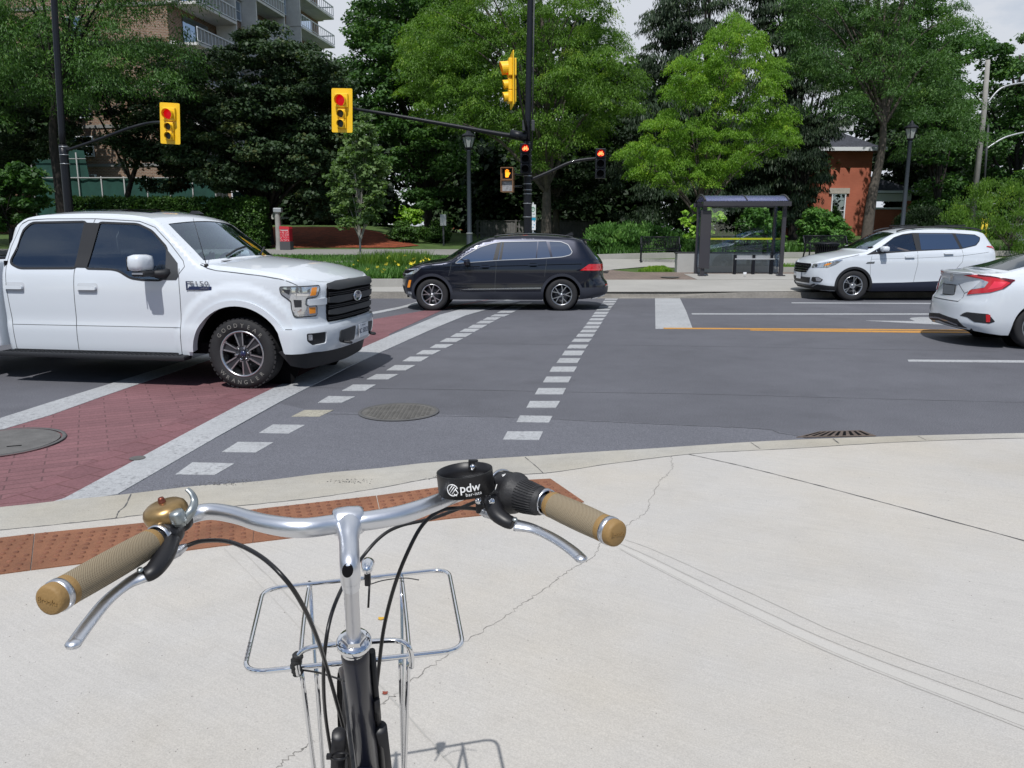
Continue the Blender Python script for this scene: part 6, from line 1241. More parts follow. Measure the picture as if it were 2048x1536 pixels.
for k, po in enumerate(([(9.2, 27.4), (30, 28.6), (30, 30.3), (9.4, 29.6)], [(4.3, 27.15), (5.5, 27.15), (5.5, 28.7), (4.9, 28.5)])):
    o = blades('lawn_grass', scatter(po, (12000, 2500)[k], 4 + k), .10, .018, 4 + k, M['leaf_locust_bright'], .4); tag(o, ('bright grass strip right of the bus shelter', 'small grass patch left of the seat wall')[k], 'grass', kind='stuff')
o = blades('border_plants', scatter([(1.9, 32.3), (30, 33.6), (30, 36.5), (2, 36)], 15000, 8, 0, .8), .50, .035, 8, M['leaf_shrub'], .7); tag(o, 'low leafy border plants along the garden kerb', 'plants', kind='stuff')
M['petal'] = mat('petal', (.72, .62, .06), .6); M['petal_pale'] = mat('petal_pale', (.80, .76, .30), .6)
fl = [(755, 535), (762, 545), (790, 524), (797, 512), (828, 519), (830, 526), (842, 523), (846, 521), (850, 517), (768, 541), (707, 530), (745, 549), (778, 515), (796, 530), (812, 536), (838, 534), (735, 541), (800, 541), (725, 548), (822, 528), (857, 520), (716, 522), (810, 512), (773, 530)]
f0 = None
for i, (x, y) in enumerate(fl):
    Yf = 22.7 + (548 - y) * .085 + .35; p = atY(x, y, Yf)
    if f0 is None:
        b = MB()
        for k in range(6):
            a = 2 * PI * k / 6; ca_, sa_ = math.cos(a), math.sin(a); b.add([(0, 0, -.02), (.035 * ca_ - .018 * sa_, .035 * sa_ + .018 * ca_, .02), (.075 * ca_, .075 * sa_, .03), (.035 * ca_ + .018 * sa_, .035 * sa_ - .018 * ca_, .02)], [(0, 1, 2, 3)])
        f0 = b.build('daylily_flower', M['petal']); o = f0
        sb_ = MB(); sb_.tube([(0, 0, -.02), (.01, .02, -.3), (0, .03, -.6)], .006, 5); sb_.build('stem', M['leaf_shrub'], f0)
    else: o = copy_tree(f0)
    o.location = p; o.rotation_euler = (R(50), R(12 * math.sin(i * 3)), i); s_ = .9 + .35 * math.sin(i * 1.7); o.scale = (s_, s_, s_)
    tag(o, 'yellow daylily flower above the green leaves of the bed', 'flower', 'yellow daylily flowers in the bed')
# trees on the viewer's side of the street, seen only as reflections in paint and glass
for k, (x, y, s_, rz) in enumerate(((-26, -34, 1.1, .4), (-8, -40, 1.2, 2.), (12, -36, 1.1, 3.2), (30, -34, 1., 1.1), (-44, -20, 1.1, 4.), (46, -16, 1.1, 5.))):
    t = copy_tree(trees['background_tree%d' % (41 + k % 3)]); t.location = (x, y, 0); t.rotation_euler = (0, 0, rz); t.scale = (s_, s_, s_ * .8)
    tag(t, 'broad dark tree across the street behind the viewer', 'tree', 'trees behind the viewer')
# ---------------------------------------------------------------- signals, lamps, shelter, furniture
M['pole_black'] = mat('pole_black', (.008, .009, .013), .42, coat=.15, spec=.3); M['pole_grey'] = mat('pole_grey', (.045, .055, .068), .5, .2); M['galv'] = mat('galv', (.42, .43, .44), .5, .6)
M['signal_yellow'] = mat('signal_yellow', (.90, .54, .012), .45, coat=.3); M['lens_dark'] = mat('lens_dark', (.055, .05, .035), .3); M['lens_dark_g'] = mat('lens_dark_g', (.035, .05, .05), .3)
M['lamp_red'] = mat('lamp_red', (.30, .004, .008), .3, emis=(1., .0, .01), es=.45); M['lamp_red_bike'] = mat('lamp_red_bike', (.5, .01, .01), .3, emis=(1., .16, .05), es=5.); M['lamp_hand'] = mat('lamp_hand', (.8, .3, .02), .3, emis=(1., .26, .01), es=1.8)
M['strap'] = mat('strap', (.45, .46, .47), .4, .8)
def pole(root, base, top, r0, r1, m, bands=(), name='pole'):
    b = MB(); K = 12; b.tube([Vector(base).lerp(Vector(top), i / K) for i in range(K + 1)], [r0 + (r1 - r0) * i / K for i in range(K + 1)], 16); o = b.build(name, m, root)
    return o
def visor(b, c, r, ln, Mx):
    """tunnel visor with cut-away lower front, axis along local -Y"""
    n = 18; vs = []; fs = []
    for i in range(n + 1):
        a = R(-50) + R(280) * i / n; l = ln * (1 - .45 * abs(math.sin((a - PI / 2) / 2)) ** 1.5)
        for rr in (r, r - .008):
            vs += [Vector((c[0] + rr * math.cos(a), c[1], c[2] + rr * math.sin(a))), Vector((c[0] + rr * math.cos(a), c[1] - l, c[2] + rr * math.sin(a) - l * .10))]
    for i in range(n):
        a = i * 4; b_ = a + 4
        fs += [(a, a + 1, b_ + 1, b_), (a + 2, b_ + 2, b_ + 3, a + 3), (a + 1, a + 3, b_ + 3, b_ + 1)]
    b.add([Mx @ v for v in vs], fs, False)
def traffic_signal(loc, rz, label, s=1., tilt=0.):
    r = empty('traffic_signal', loc, rz, label=label, cat='traffic light', group='yellow traffic signals'); r.rotation_euler = (0, tilt, rz); r.scale = (s, s, s); I = Matrix.Identity(4)
    b = MB(); mm = Matrix.Rotation(PI / 2, 4, 'X'); b.prism(roundpoly([(-.32, -.63), (.32, -.63), (.32, .63), (-.32, .63)], .05), -.02, .0, mm); b.build('backplate', M['signal_yellow'], r)
    specs = [(.28, .155, .40, 'lamp_red'), (-.10, .105, .28, 'lens_dark'), (-.38, .105, .28, 'lens_dark_g')]
    for z, rr, sq, lm in specs:
        h = MB(); h.box((0, -.045, z), (sq, .09, sq * .98 if rr < .12 else sq), bev=.02); h.box((0, .05, z), (sq, .10, sq), bev=.02); ho = h.build('lamp_housing', M['signal_yellow'], r)
        l_ = MB(); l_.lathe([(0, .105), (rr * .6, .102), (rr, .092)], 24, Matrix.Translation((0, 0, z)) @ Matrix.Rotation(PI / 2, 4, 'X')); l_.build('lens', M[lm], ho)
        v = MB(); visor(v, (0, -.088, z), rr + .012, rr * 1.35, I); v.build('visor', M['signal_yellow'], ho)
        v = MB(); v.lathe([(rr + .003, .09), (rr + .003, .09 + rr * .6)], 20, Matrix.Translation((0, 0, z)) @ Matrix.Rotation(PI / 2, 4, 'X'), a0=R(0), a1=R(180)); v.build('visor_lining', M['dark_void'], ho)
    return r
YP = 25.
def bx(x, y, Y=YP): return atY(x, y, Y)
# main pole with mast arm, all its arms as parts
pb_ = bx(1056, 500); root = empty('signal_pole', (pb_.x, YP, ter(pb_.x, YP)), label='tall black signal pole right of the centre with long mast arm to the left', cat='signal pole'); O = root.location.copy()
lo = lambda p: Vector(p) - O
top = bx(1062, -60)
pole(root, (0, 0, 0), lo(bx(1055, 283)), .135, .125, M['pole_black'], name='pole_shaft'); pole(root, lo(bx(1055, 283)), lo(top), .10, .085, M['pole_black'], name='pole_extension')
b = MB(); b.tube([lo(bx(1064, 300)) + Vector((0, -.05, 0)), lo(bx(1069, -60)) + Vector((0, -.05, 0))], .022, 6); b.build('conduit', M['grey_plastic'], root)
for y in (345, 352, 368, 380, 388, 407, 434, 300, 312, 322, 330):
    q = lo(bx(1055, y)); b = MB(); b.lathe([(.142, -.01), (.145, 0), (.142, .01)], 20, Matrix.Translation((q.x, q.y, q.z))); b.build('strap_band', M['strap'], root)
for x, y in ((1048, 251), (1066, 251)):
    q = lo(bx(x, y, YP - .15)); b = MB(); b.box(q, (.10, .10, .32), bev=.02); b.build('junction_box', M['grey_plastic'], root)
arm = [lo(bx(1050, 275)), lo(bx(1000, 268)), lo(bx(880, 247)), lo(bx(760, 226)), lo(bx(700, 217, YP - .2))]
b = MB(); b.tube(catmull(arm, 6), [.125] * 2 + [.075 - .035 * i / 22 for i in range(23)], 12); b.tube([arm[0] + Vector((.05, 0, 0)), arm[1] + Vector((.3, 0, 0))], .14, 12); b.build('mast_arm', M['pole_black'], root)
b = MB(); b.tube(catmull([lo(bx(1060, 360)), lo(bx(1100, 343)), lo(bx(1140, 325)), lo(bx(1180, 318)), lo(bx(1198, 318))], 6), .045, 10); b.build('curved_arm', M['pole_black'], root)
b = MB(); b.tube([lo(bx(1054, 258)), lo(atY(1035, 176, 20.6))], .03, 8); b.tube([lo(bx(1052, 262)), lo(atY(1033, 152, 20.6))], .024, 8); b.tube([lo(bx(1047, 350)), lo(atY(1020, 348, 24.7))], .03, 8); b.tube([lo(bx(1047, 372)), lo(atY(1020, 374, 24.7))], .03, 8); b.build('bracket', M['pole_black'], root)
traffic_signal(atY(684, 221, 24.55), R(-7), 'yellow-backed signal showing red at the end of the long mast arm', 1.0, R(2))
traffic_signal(atY(340, 247, 24.3), R(-2), 'yellow-backed signal showing red on the left pole arm', .93, R(3.5))
traffic_signal(atY(1023, 161, 20.4), R(-83), 'yellow signal seen edge-on, facing left above the mast arm', 1.02, R(-2))
# left pole
q = bx(138, 440); root = empty('signal_pole', (q.x, YP, ter(q.x, YP)), label='tall black signal pole at the left behind the pickup truck', cat='signal pole'); O = root.location.copy()
pole(root, (0, 0, 0), lo(bx(126, 290)), .135, .125, M['pole_black'], name='pole_shaft'); pole(root, lo(bx(126, 296)), lo(bx(103, -80)), .10, .085, M['pole_black'], name='pole_extension')
b = MB(); b.tube(catmull([lo(bx(130, 302)), lo(bx(200, 278)), lo(bx(260, 256)), lo(bx(300, 246)), lo(bx(330, 244, 24.5))], 6), .045, 10); b.build('curved_arm', M['pole_black'], root)
for y in (294, 310, 328): q = lo(bx(128 + (y - 294) * .07, y)); b = MB(); b.lathe([(.140, -.01), (.145, 0), (.140, .01)], 20, Matrix.Translation((q.x, q.y, q.z))); b.build('strap_band', M['strap'], root)
# pedestrian signal
c = atY(1015, 360, 24.6); root = empty('pedestrian_signal', c, R(-10), label='pedestrian signal with lit orange hand left of the main pole', cat='pedestrian signal')
for z, nm in ((.185, 'signal_box'), (-.185, 'signal_box')):
    b = MB(); b.box((0, .06, z), (.37, .22, .36), bev=.02); bo = b.build(nm, M['housing_tan'] if 'housing_tan' in M else M['pole_black'], root)
    f_ = MB(); f_.prism([(-.15, -.145), (.15, -.145), (.15, .145), (-.15, .145)], .0, .004, Matrix.Translation((0, -.055, z)) @ Matrix.Rotation(PI / 2, 4, 'X')); f_.build('face', M['dark_void'] if z > 0 else M['lens_grey'] if 'lens_grey' in M else M['galv'], bo)
    v_ = MB()
    for s_ in (-1, 1): v_.box((s_ * .178, -.10, z), (.012, .10, .35))
    v_.box((0, -.10, z + .175), (.37, .10, .012)); v_.build('hood', M['housing_tan'], bo)
h = MB(); mm = Matrix.Translation((.0, -.062, .185)) @ Matrix.Rotation(PI / 2, 4, 'X')
h.prism(roundpoly([(-.055, -.11), (.045, -.11), (.06, -.02), (.055, .03), (-.055, .03)], .02), 0, .006, mm)
for x, t_ in ((-.045, .10), (-.015, .125), (.015, .122), (.043, .10)): h.prism(roundpoly([(x - .012, .02), (x + .012, .02), (x + .012, t_), (x - .012, t_)], .01), 0, .006, mm)
h.prism(roundpoly([(.05, -.06), (.095, .0), (.09, .035), (.075, .03), (.045, -.01)], .01), 0, .006, mm); h.build('hand_symbol', M['lamp_hand'], root)
# bicycle signals
def bike_signal(loc, label, s=1.):
    r = empty('bicycle_signal', loc, R(-5), label=label, cat='bicycle signal', group='black bicycle signals'); r.scale = (s, s, s)
    for z, lm in ((.28, None), (0, 'dark_void'), (-.28, 'dark_void')):
        b = MB(); b.box((0, .06, z), (.30, .20, .275), bev=.02); h = b.build('lamp_housing', M['pole_black'], r)
        l_ = MB(); l_.lathe([(0, .052), (.07, .05), (.10, .044)], 24, Matrix.Translation((0, 0, z)) @ Matrix.Rotation(PI / 2, 4, 'X')); l_.build('lens', M[lm] if lm else M['lens_red_dim'], h)
        v = MB(); visor(v, (0, -.04, z), .112, .17, Matrix.Identity(4)); v.build('visor', M['pole_black'], h)
        if not lm:
            y = MB(); mm = Matrix.Translation((0, -.058, z - .005)) @ Matrix.Rotation(PI / 2, 4, 'X')
            for x in (-.045, .045): y.tube([mm @ Vector((x + .03 * math.cos(a), -.02 + .03 * math.sin(a), 0)) for a in np.linspace(0, 2 * PI, 17)[:-1]], .009, 6, closed=True)
            for p, q_ in (((-.045, -.02), (-.02, .035)), ((-.02, .035), (.03, .03)), ((.045, -.02), (.028, .055)), ((-.02, .03), (.005, -.02)), ((.005, -.02), (.03, .03)), ((.028, .055), (.05, .055)), ((-.035, .045), (-.01, .045)), ((-.045, -.02), (.005, -.02))): y.tube([mm @ Vector((*p, 0)), mm @ Vector((*q_, 0))], .008, 6)
            y.build('bicycle_symbol', M['lamp_red_bike'], h)
    return r
M['lens_red_dim'] = mat('lens_red_dim', (.25, .008, .008), .3, emis=(1, .01, .01), es=.35)
bike_signal(atY(1051, 317, 24.55), 'black bicycle signal mounted on the main pole, red bicycle lit', 1.06); bike_signal(atY(1201, 327, 24.8), 'black bicycle signal hanging at the end of the curved arm, red bicycle lit', 1.06)
# small signs beside the main pole
q = atY(1066, 470, 27.5); root = empty('sign_post', (q.x, 27.5, ter(q.x, 27.5)), label='narrow white street signs on a post beside the main pole', cat='sign'); O = root.location.copy(); z_ = lambda y: atY(1066, y, 27.5).z - O.z
b = MB(); b.tube([(0, .03, 0), (0, .03, z_(405))], .028, 8); b.build('post', M['galv'], root)
mm = lambda z: Matrix.Translation((.0, 0, z)) @ Matrix.Rotation(PI / 2, 4, 'X')
z1, z0 = z_(409), z_(434); b = MB(); b.prism(roundpoly([(-.09, -(z1 - z0) / 2), (.09, -(z1 - z0) / 2), (.09, (z1 - z0) / 2), (-.09, (z1 - z0) / 2)], .015), 0, .006, mm((z1 + z0) / 2)); u = b.build('sign_panel', M['sign_white'] if 'sign_white' in M else M['plate_white'], root)
M['sign_green'] = mat('sign_green', (.02, .22, .08), .5); M['sign_blue'] = mat('sign_blue', (.02, .28, .42), .5)
b = MB(); c0 = mm((z1 + z0) / 2 + .05); b.tube([c0 @ Vector((.055 * math.cos(a), .075 * math.sin(a), .008)) for a in np.linspace(0, 2 * PI, 21)[:-1]], .009, 5, closed=True); text_mb('P', .12, .002, M=c0 @ Matrix.Translation((0, 0, .008)), mb=b); b.build('ring_symbol', M['sign_green'], u)
b = text_mb('2 HR', .06, .002, M=mm((z1 + z0) / 2 - .12) @ Matrix.Translation((0, 0, .008))); b.build('small_lettering', M['dark_ink'], u)
z1, z0 = z_(435), z_(460); b = MB(); b.prism([(-.10, -(z1 - z0) / 2), (.09, -(z1 - z0) / 2), (.09, (z1 - z0) / 2), (-.10, (z1 - z0) / 2)], 0, .006, mm((z1 + z0) / 2)); u = b.build('sign_panel', M['plate_white'], root)
b = MB(); b.box((-.005, -.009, z1 - .05), (.185, .004, .09)); b.build('blue_panel', M['sign_blue'], u); b = MB()
for k, (x, zz) in enumerate(((-.05, -.10), (.04, -.12), (-.05, -.22), (.04, -.24), (0, -.33))): b.box((x, -.009, z1 + zz), (.035, .003, .035), M=None)
b.build('pictograms', M['sign_blue'], u)
# lantern street lamps
def street_lamp(px, Y, ytop, label, lean=0):
    p = atY(px, 470, Y); r = empty('street_lamp', (p.x, Y, ter(p.x, Y)), label=label, cat='street lamp', group='lantern street lamps'); H_ = atY(px, ytop, Y).z - r.location.z
    b = MB(); b.lathe([(.17, 0), (.17, .25), (.12, .35), (.115, 1.0), (.085, 1.08), (.075, H_ - .75), (.10, H_ - .72), (.06, H_ - .66)], 20); b.build('post', M['pole_grey'], r)
    b = MB(); b.lathe([(.125, 1.02), (.13, 1.05), (.125, 1.08)], 16); b.build('post_band', M['strap'], r)
    z = H_ - .62; b = MB(); n6 = 6
    for k in range(6):
        a = PI * 2 * k / 6; b.tube([(.13 * math.cos(a), .13 * math.sin(a), z), (.24 * math.cos(a), .24 * math.sin(a), z + .40)], .014, 5)
    b.lathe([(.06, z - .12), (.10, z - .05), (.16, z - .02), (.15, z + .02)], 6); b.lathe([(.265, z + .40), (.275, z + .44), (.22, z + .50), (.12, z + .56), (.07, z + .62), (.05, z + .68), (.02, z + .72), (0, z + .73)], 12, smooth=False)
    b.build('lantern_frame', M['pole_black'], r); g_ = MB(); g_.lathe([(.125, z + .01), (.232, z + .40)], 6, smooth=False); g_.build('lantern_glass', M['lantern_glass'], r); return r
M['lantern_glass'] = mat('lantern_glass', (.32, .34, .32), .25, coat=.5)
street_lamp(939, 31, 262, 'lantern street lamp left of the main signal pole, in front of dark trees'); street_lamp(1803, 33, 246, 'lantern street lamp at the right in front of the house porch')
# utility pole and cobra-head lamps
Y = 41.; p = atY(1940, 470, Y); r = empty('utility_pole', (p.x, Y, ter(p.x, Y)), label='pale leaning concrete utility pole near the right edge with two lamp arms', cat='utility pole'); O = r.location.copy()
b = MB(); pts = [(0, 0, 0), lo(atY(1968, 225, Y)), lo(atY(1976, 120, Y))]; b.tube(pts, [.16, .12, .10], 14); b.build('pole', M['pole_concrete'] if 'pole_concrete' in M else M['galv'], r)
for a, c_, d in (((1969, 300), (2010, 275), (2062, 262)), ((1976, 205), (2005, 175), (2062, 163))):
    b = MB(); b.tube(catmull([lo(atY(*a, Y)), lo(atY(*c_, Y)), lo(atY(*d, Y))], 8), .045, 8); ao = b.build('lamp_arm', M['galv'], r)
    e = lo(atY(*d, Y)); b = MB(); b.sph(e + Vector((.3, 0, 0)), .2, 12, 8, (1.6, .8, .45)); b.build('lamp_head', M['galv'], ao)
b = MB(); b.tube([lo(atY(1957, 400, Y)) + Vector((.12, -.2, 0)), lo(atY(1967, 250, Y)) + Vector((.12, -.2, 0))], .05, 8); b.build('conduit', M['grey_plastic'], r)
p = atY(1966, 465, 40.); b = MB()
for dx in (-.08, .12): b.tube([(p.x + dx, 40, ter(p.x, 40) - .05), (p.x + dx + .02, 40, atY(1966, 437, 40).z)], .06, 8)
o = b.build('guy_wire_guard', mat('yellow_guard', (.75, .55, .03), .5)); tag(o, 'pair of yellow guy wire guards by the utility pole', 'guy wire guard')
Y = 38.; p = atY(2034, 480, Y); b = MB(); b.box((p.x, Y, ter(p.x, Y) + .55), (.55, .5, 1.15), bev=.03); o = b.build('utility_cabinet', mat('cabinet_grey', (.20, .22, .23), .6)); tag(o, 'grey utility cabinet at the right edge behind the sedan', 'utility cabinet'); bb = MB(); bb.box((p.x, Y - .256, ter(p.x, Y) + .6), (.46, .012, .9), bev=.005); bb.build('door', mat('cabinet_door', (.18, .20, .21), .55), o)
# short grey pole and red mailbox on the left
Y = 36.3; p = atY(557, 470, Y); r = empty('light_column', (p.x, Y, ter(p.x, Y)), label='short pale grey column beside the red mailbox', cat='pole'); hh = atY(557, 425, Y).z - r.location.z
b = MB(); b.lathe([(.17, 0), (.13, .3), (.115, hh)], 16); b.build('column', M['pole_concrete'] if 'pole_concrete' in M else M['galv'], r); b = MB(); b.box((.04, 0, hh + .10), (.36, .34, .2), bev=.03); b.build('fitting', M['galv'], r)
p = atY(573, 480, Y); r = empty('mailbox', (p.x, Y, ter(p.x, Y)), R(-4), label='red street mailbox with white speckled pattern on a grey base', cat='mailbox')
b = MB(); b.box((0, 0, .19), (.48, .46, .38), bev=.01); b.build('base', mat('mail_grey', (.07, .07, .075), .6), r); b = MB(); b.box((0, 0, .66), (.44, .44, .58), bev=.02); b.prism([(-.24, 0), (.24, 0), (.20, .10), (-.22, .12)], -.22, .22, Matrix.Translation((0, 0, .94)) @ Matrix.Rotation(PI / 2, 4, 'X')); bo = b.build('box', mat('mail_red', (.52, .02, .04), .4, coat=.3), r)
b = MB(); rr = random.Random(4)
for k in range(130):
    x, z = rr.uniform(-.20, .20), rr.uniform(.40, .84); b.box((x, -.2225, z), (rr.uniform(.006, .022), .003, rr.uniform(.005, .014)))
pt = b.build('white_pattern', M['white_mark'], bo); pt['kind'] = 'stuff'; b = MB(); b.box((0, -.223, .885), (.34, .004, .03)); b.build('slot_label', M['white_mark'], bo); b = MB(); b.box((0, -.224, .905), (.30, .006, .02)); b.build('mail_slot', M['dark_void'], bo)
Y = 40.2; p = atY(887, 470, Y); r = empty('marker_post', (p.x, Y, ter(p.x, Y)), label='slim grey information post on the dark lawn', cat='post'); b = MB(); b.box((0, 0, .75), (.08, .06, 1.5), bev=.01); b.build('post', M['grey_plastic'], r); b = MB(); b.box((0, -.03, 1.25), (.30, .04, .55), bev=.01); b.build('panel', M['galv'], r)
# ---- benches and litter bin
def bench(loc, rz, w, label):
    r = empty('park_bench', loc, rz, label=label, cat='bench', group='black slatted park benches'); n = int(w / .055)
    b = MB()
    for k in range(n + 1): x = -w / 2 + w * k / n; b.tube([(x, -.05, .46), (x, .12, .66), (x, .20, .92)], .011, 5)
    b.tube([(-w / 2, .20, .93), (w / 2, .20, .93)], .022, 8); b.tube([(-w / 2, .0, .50), (w / 2, .0, .50)], .016, 6); bb = b.build('backrest', M['pole_black'], r)
    m_ = MB(); m_.tube([(0 + .22 * math.cos(a), .10 + .05 * math.sin(a), .70 + .10 * math.sin(a)) for a in np.linspace(0, 2 * PI, 21)[:-1]], .016, 5, closed=True)
    for k in range(-2, 3): m_.tube([(k * .07 - .03, .09, .63), (k * .07 + .04, .12, .78)], .014, 5)
    m_.build('emblem', M['dark_void'], bb)
    b = MB()
    for k in range(n + 1): x = -w / 2 + w * k / n; b.tube([(x, -.03, .46), (x, -.28, .455), (x, -.46, .42)], .011, 5)
    b.tube([(-w / 2, -.46, .42), (w / 2, -.46, .42)], .018, 6); b.build('seat', M['pole_black'], r)
    for s_ in (-1, 1):
        x = s_ * w / 2; e = MB(); e.tube(catmull([(x, .12, 0), (x, .04, .25), (x, -.03, .45), (x, .20, .94)], 5), .03, 6); e.tube(catmull([(x, -.46, 0), (x, -.40, .22), (x, -.45, .42), (x, -.40, .62), (x, -.1, .66), (x, .08, .62)], 5), .028, 6); e.box((x, -.46, .02), (.09, .12, .04)); e.box((x, .12, .02), (.09, .12, .04)); e.build('end_frame', M['pole_black'], r)
    return r
for (x0, y, w, rz, Yb, lb) in ((1320, 520, 1.45, R(-7), 30.6, 'black slatted park bench in front of the dogwood shrubs'), (1490, 517, 1.75, R(0), 31.2, 'black slatted park bench seen through the shelter glass'), (1652, 508, 1.75, R(6), 31.2, 'black slatted park bench behind the litter bin')):
    p = atY(x0, 500, Yb); bench(Vector((p.x, Yb, ter(p.x, Yb) + .01)), rz, w, lb)
Yb = 28.2; p = atY(1652, 500, Yb); r = empty('litter_bin', (p.x, Yb, ter(p.x, Yb)), label='black slatted litter bin with flared rim behind the white SUV hood', cat='litter bin')
r['label'] = 'black slatted litter bin with flared rim behind the white car hood'
b = MB()
for k in range(30):
    a = 2 * PI * k / 30; c_, s_ = math.cos(a), math.sin(a); b.tube([(.33 * c_, .33 * s_, .05), (.34 * c_, .34 * s_, .62), (.36 * c_, .36 * s_, .76), (.43 * c_, .43 * s_, .86)], .022, 5)
b.build('slatted_body', M['pole_black'], r); b = MB(); b.lathe([(.30, .04), (.31, .75), (.26, .78), (.25, .3), (.0, .28)], 24); b.build('liner', M['dark_void'], r); b = MB(); b.lathe([(.425, .85), (.445, .87), (.43, .89), (.28, .93), (.24, .90), (.24, .84), (.42, .84)], 30); b.build('rim', M['pole_black'], r)
M['roof_clear'] = mat('roof_clear', (.20, .22, .42), .25, coat=1., alpha=.42)
# ---- bus shelter
Yf, Yk = 25.55, 26.45; xl, xr_ = atY(1404, 550, Yf).x, atY(1561, 550, Yf).x; zb = ter(7, 25.6) + .012; xm = (xl + xr_) / 2; W_ = xr_ - xl
r = empty('bus_shelter', (xm, Yf, zb), label='glass bus shelter with curved dark roof on the far pavement', cat='bus shelter'); Ht = atY(1480, 412, Yf).z - zb
for x, y in ((-W_ / 2, 0), (W_ / 2, 0), (-W_ / 2, Yk - Yf), (W_ / 2, Yk - Yf)):
    b = MB(); b.box((x, y, Ht / 2), (.12 if y == 0 else .09, .10, Ht), bev=.01); b.box((x, y, .015), (.24, .22, .03)); b.build('post', M['shelter_frame'] if 'shelter_frame' in M else M['grey_plastic'], r)
D = Yk - Yf; ar = [( -.22 + (D + .42) * k / 12, Ht + .05 + .30 * math.sin(PI * (.12 + .76 * k / 12)) ) for k in range(13)]
b = MB(); vs = []
for (y, z) in ar: vs += [(-W_ / 2 - .05, y, z), (W_ / 2 + .05, y, z)]
b.add(vs, [(2 * i, 2 * i + 1, 2 * i + 3, 2 * i + 2) for i in range(12)], True); n_ = len(vs); b.add([(x, y, z - .015) for x, y, z in vs], [(2 * i, 2 * i + 2, 2 * i + 3, 2 * i + 1) for i in range(12)], True); b.build('roof_panel', M['roof_clear'], r)
b = MB(); b.box((0, -.22, Ht + .06), (W_ + .24, .10, .14), bev=.01); b.box((0, D + .2, Ht + .06), (W_ + .24, .10, .14), bev=.01)
for s_ in (-1, 0, 1): b.tube([(s_ * (W_ / 2 + .05), y, z + .01) for y, z in ar], .035 if s_ else .02, 6)
b.build('roof_frame', M['shelter_frame'] if 'shelter_frame' in M else M['grey_plastic'], r)
for (x0_, x1_) in ((-W_ / 2 + .06, -.02), (.02, W_ / 2 - .06)): b = MB(); b.box(((x0_ + x1_) / 2, D, (Ht + .25) / 2), (x1_ - x0_, .012, Ht - .30)); b.build('glass_pane', M['glass_pane'], r)
for s_ in (-1, 1): b = MB(); b.box((s_ * W_ / 2, D / 2, (Ht + .25) / 2), (.012, D - .12, Ht - .3)); b.build('glass_pane', M['glass_pane'], r)
b = MB(); b.box((.30 + W_ * .0, .05, (Ht + .25) / 2), (W_ * .5, .012, Ht - .3)); 
b = MB(); b.box((.06, D - .012, 1.17), (W_ - .2, .004, .06)); b.build('yellow_tape', mat('tape', (.72, .72, .03), .5), r)
b = MB(); zt_, zl_ = atY(1400, 421, Yf).z - zb, atY(1400, 537, Yf).z - zb; b.box((-W_ / 2 + .03, -.07, (zt_ + zl_) / 2), (.34, .07, zt_ - zl_), bev=.02); b.build('timetable_panel', M['shelter_frame'] if 'shelter_frame' in M else M['grey_plastic'], r)
b = MB(); b.box((.58, D - .32, .52), (1.32, .10, .05), bev=.01); b.box((.58, D - .28, .56), (1.3, .03, .14), bev=.01); b.build('bench_rail', M['galv'], r)
for x in (-.06, .55, 1.14): b = MB(); b.box((x, D - .30, .33), (.09, .12, .66), bev=.01); b.build('bench_leg', M['pole_black'], r)
b = MB(); b.box((.04, -.25, .10), (.10, .02, .06)); b.tube([(.04, -.25, 0), (.04, -.25, .1)], .01, 5); b.build('ground_marker', M['plate_white'], r)
# ---------------------------------------------------------------- buildings and fence
def wall_brick(name, c1, c2, mo, w=.23, h=.078, ms=.012):
    m = bpy.data.materials.new(name); m.use_nodes = True; n = m.node_tree.nodes; l = m.node_tree.links.new; b = n['Principled BSDF']; b.inputs['Roughness'].default_value = .9
    t = n.new('ShaderNodeTexCoord'); s = n.new('ShaderNodeSeparateXYZ'); l(t.outputs['Object'], s.inputs[0]); ad = n.new('ShaderNodeMath'); ad.operation = 'ADD'; l(s.outputs['X'], ad.inputs[0]); l(s.outputs['Y'], ad.inputs[1]); cb = n.new('ShaderNodeCombineXYZ'); l(ad.outputs[0], cb.inputs['X']); l(s.outputs['Z'], cb.inputs['Y'])
    br = n.new('ShaderNodeTexBrick'); br.inputs['Scale'].default_value = 1; br.inputs['Brick Width'].default_value = w; br.inputs['Row Height'].default_value = h; br.inputs['Mortar Size'].default_value = ms; l(cb.outputs[0], br.inputs['Vector'])
    br.inputs['Color1'].default_value = (*c1, 1); br.inputs['Color2'].default_value = (*c2, 1); br.inputs['Mortar'].default_value = (*mo, 1); no = n.new('ShaderNodeTexNoise'); no.inputs['Scale'].default_value = .7; no.inputs['Detail'].default_value = 6; l(t.outputs['Object'], no.inputs['Vector'])
    r1 = n.new('ShaderNodeMapRange'); r1.inputs[1].default_value = .3; r1.inputs[2].default_value = .7; r1.inputs[3].default_value = .85; r1.inputs[4].default_value = 1.12; l(no.outputs['Fac'], r1.inputs[0])
    mx = n.new('ShaderNodeMix'); mx.data_type = 'RGBA'; mx.blend_type = 'MULTIPLY'; mx.inputs['Factor'].default_value = 1; l(br.outputs['Color'], mx.inputs['A']); l(r1.outputs[0], mx.inputs['B']); l(mx.outputs['Result'], b.inputs['Base Color']); return m
M['brick_red'] = wall_brick('brick_red', (.43, .125, .070), (.39, .108, .062), (.37, .13, .08)); M['brick_brown'] = wall_brick('brick_brown', (.26, .14, .082), (.17, .09, .055), (.30, .26, .21), .30, .11, .018)
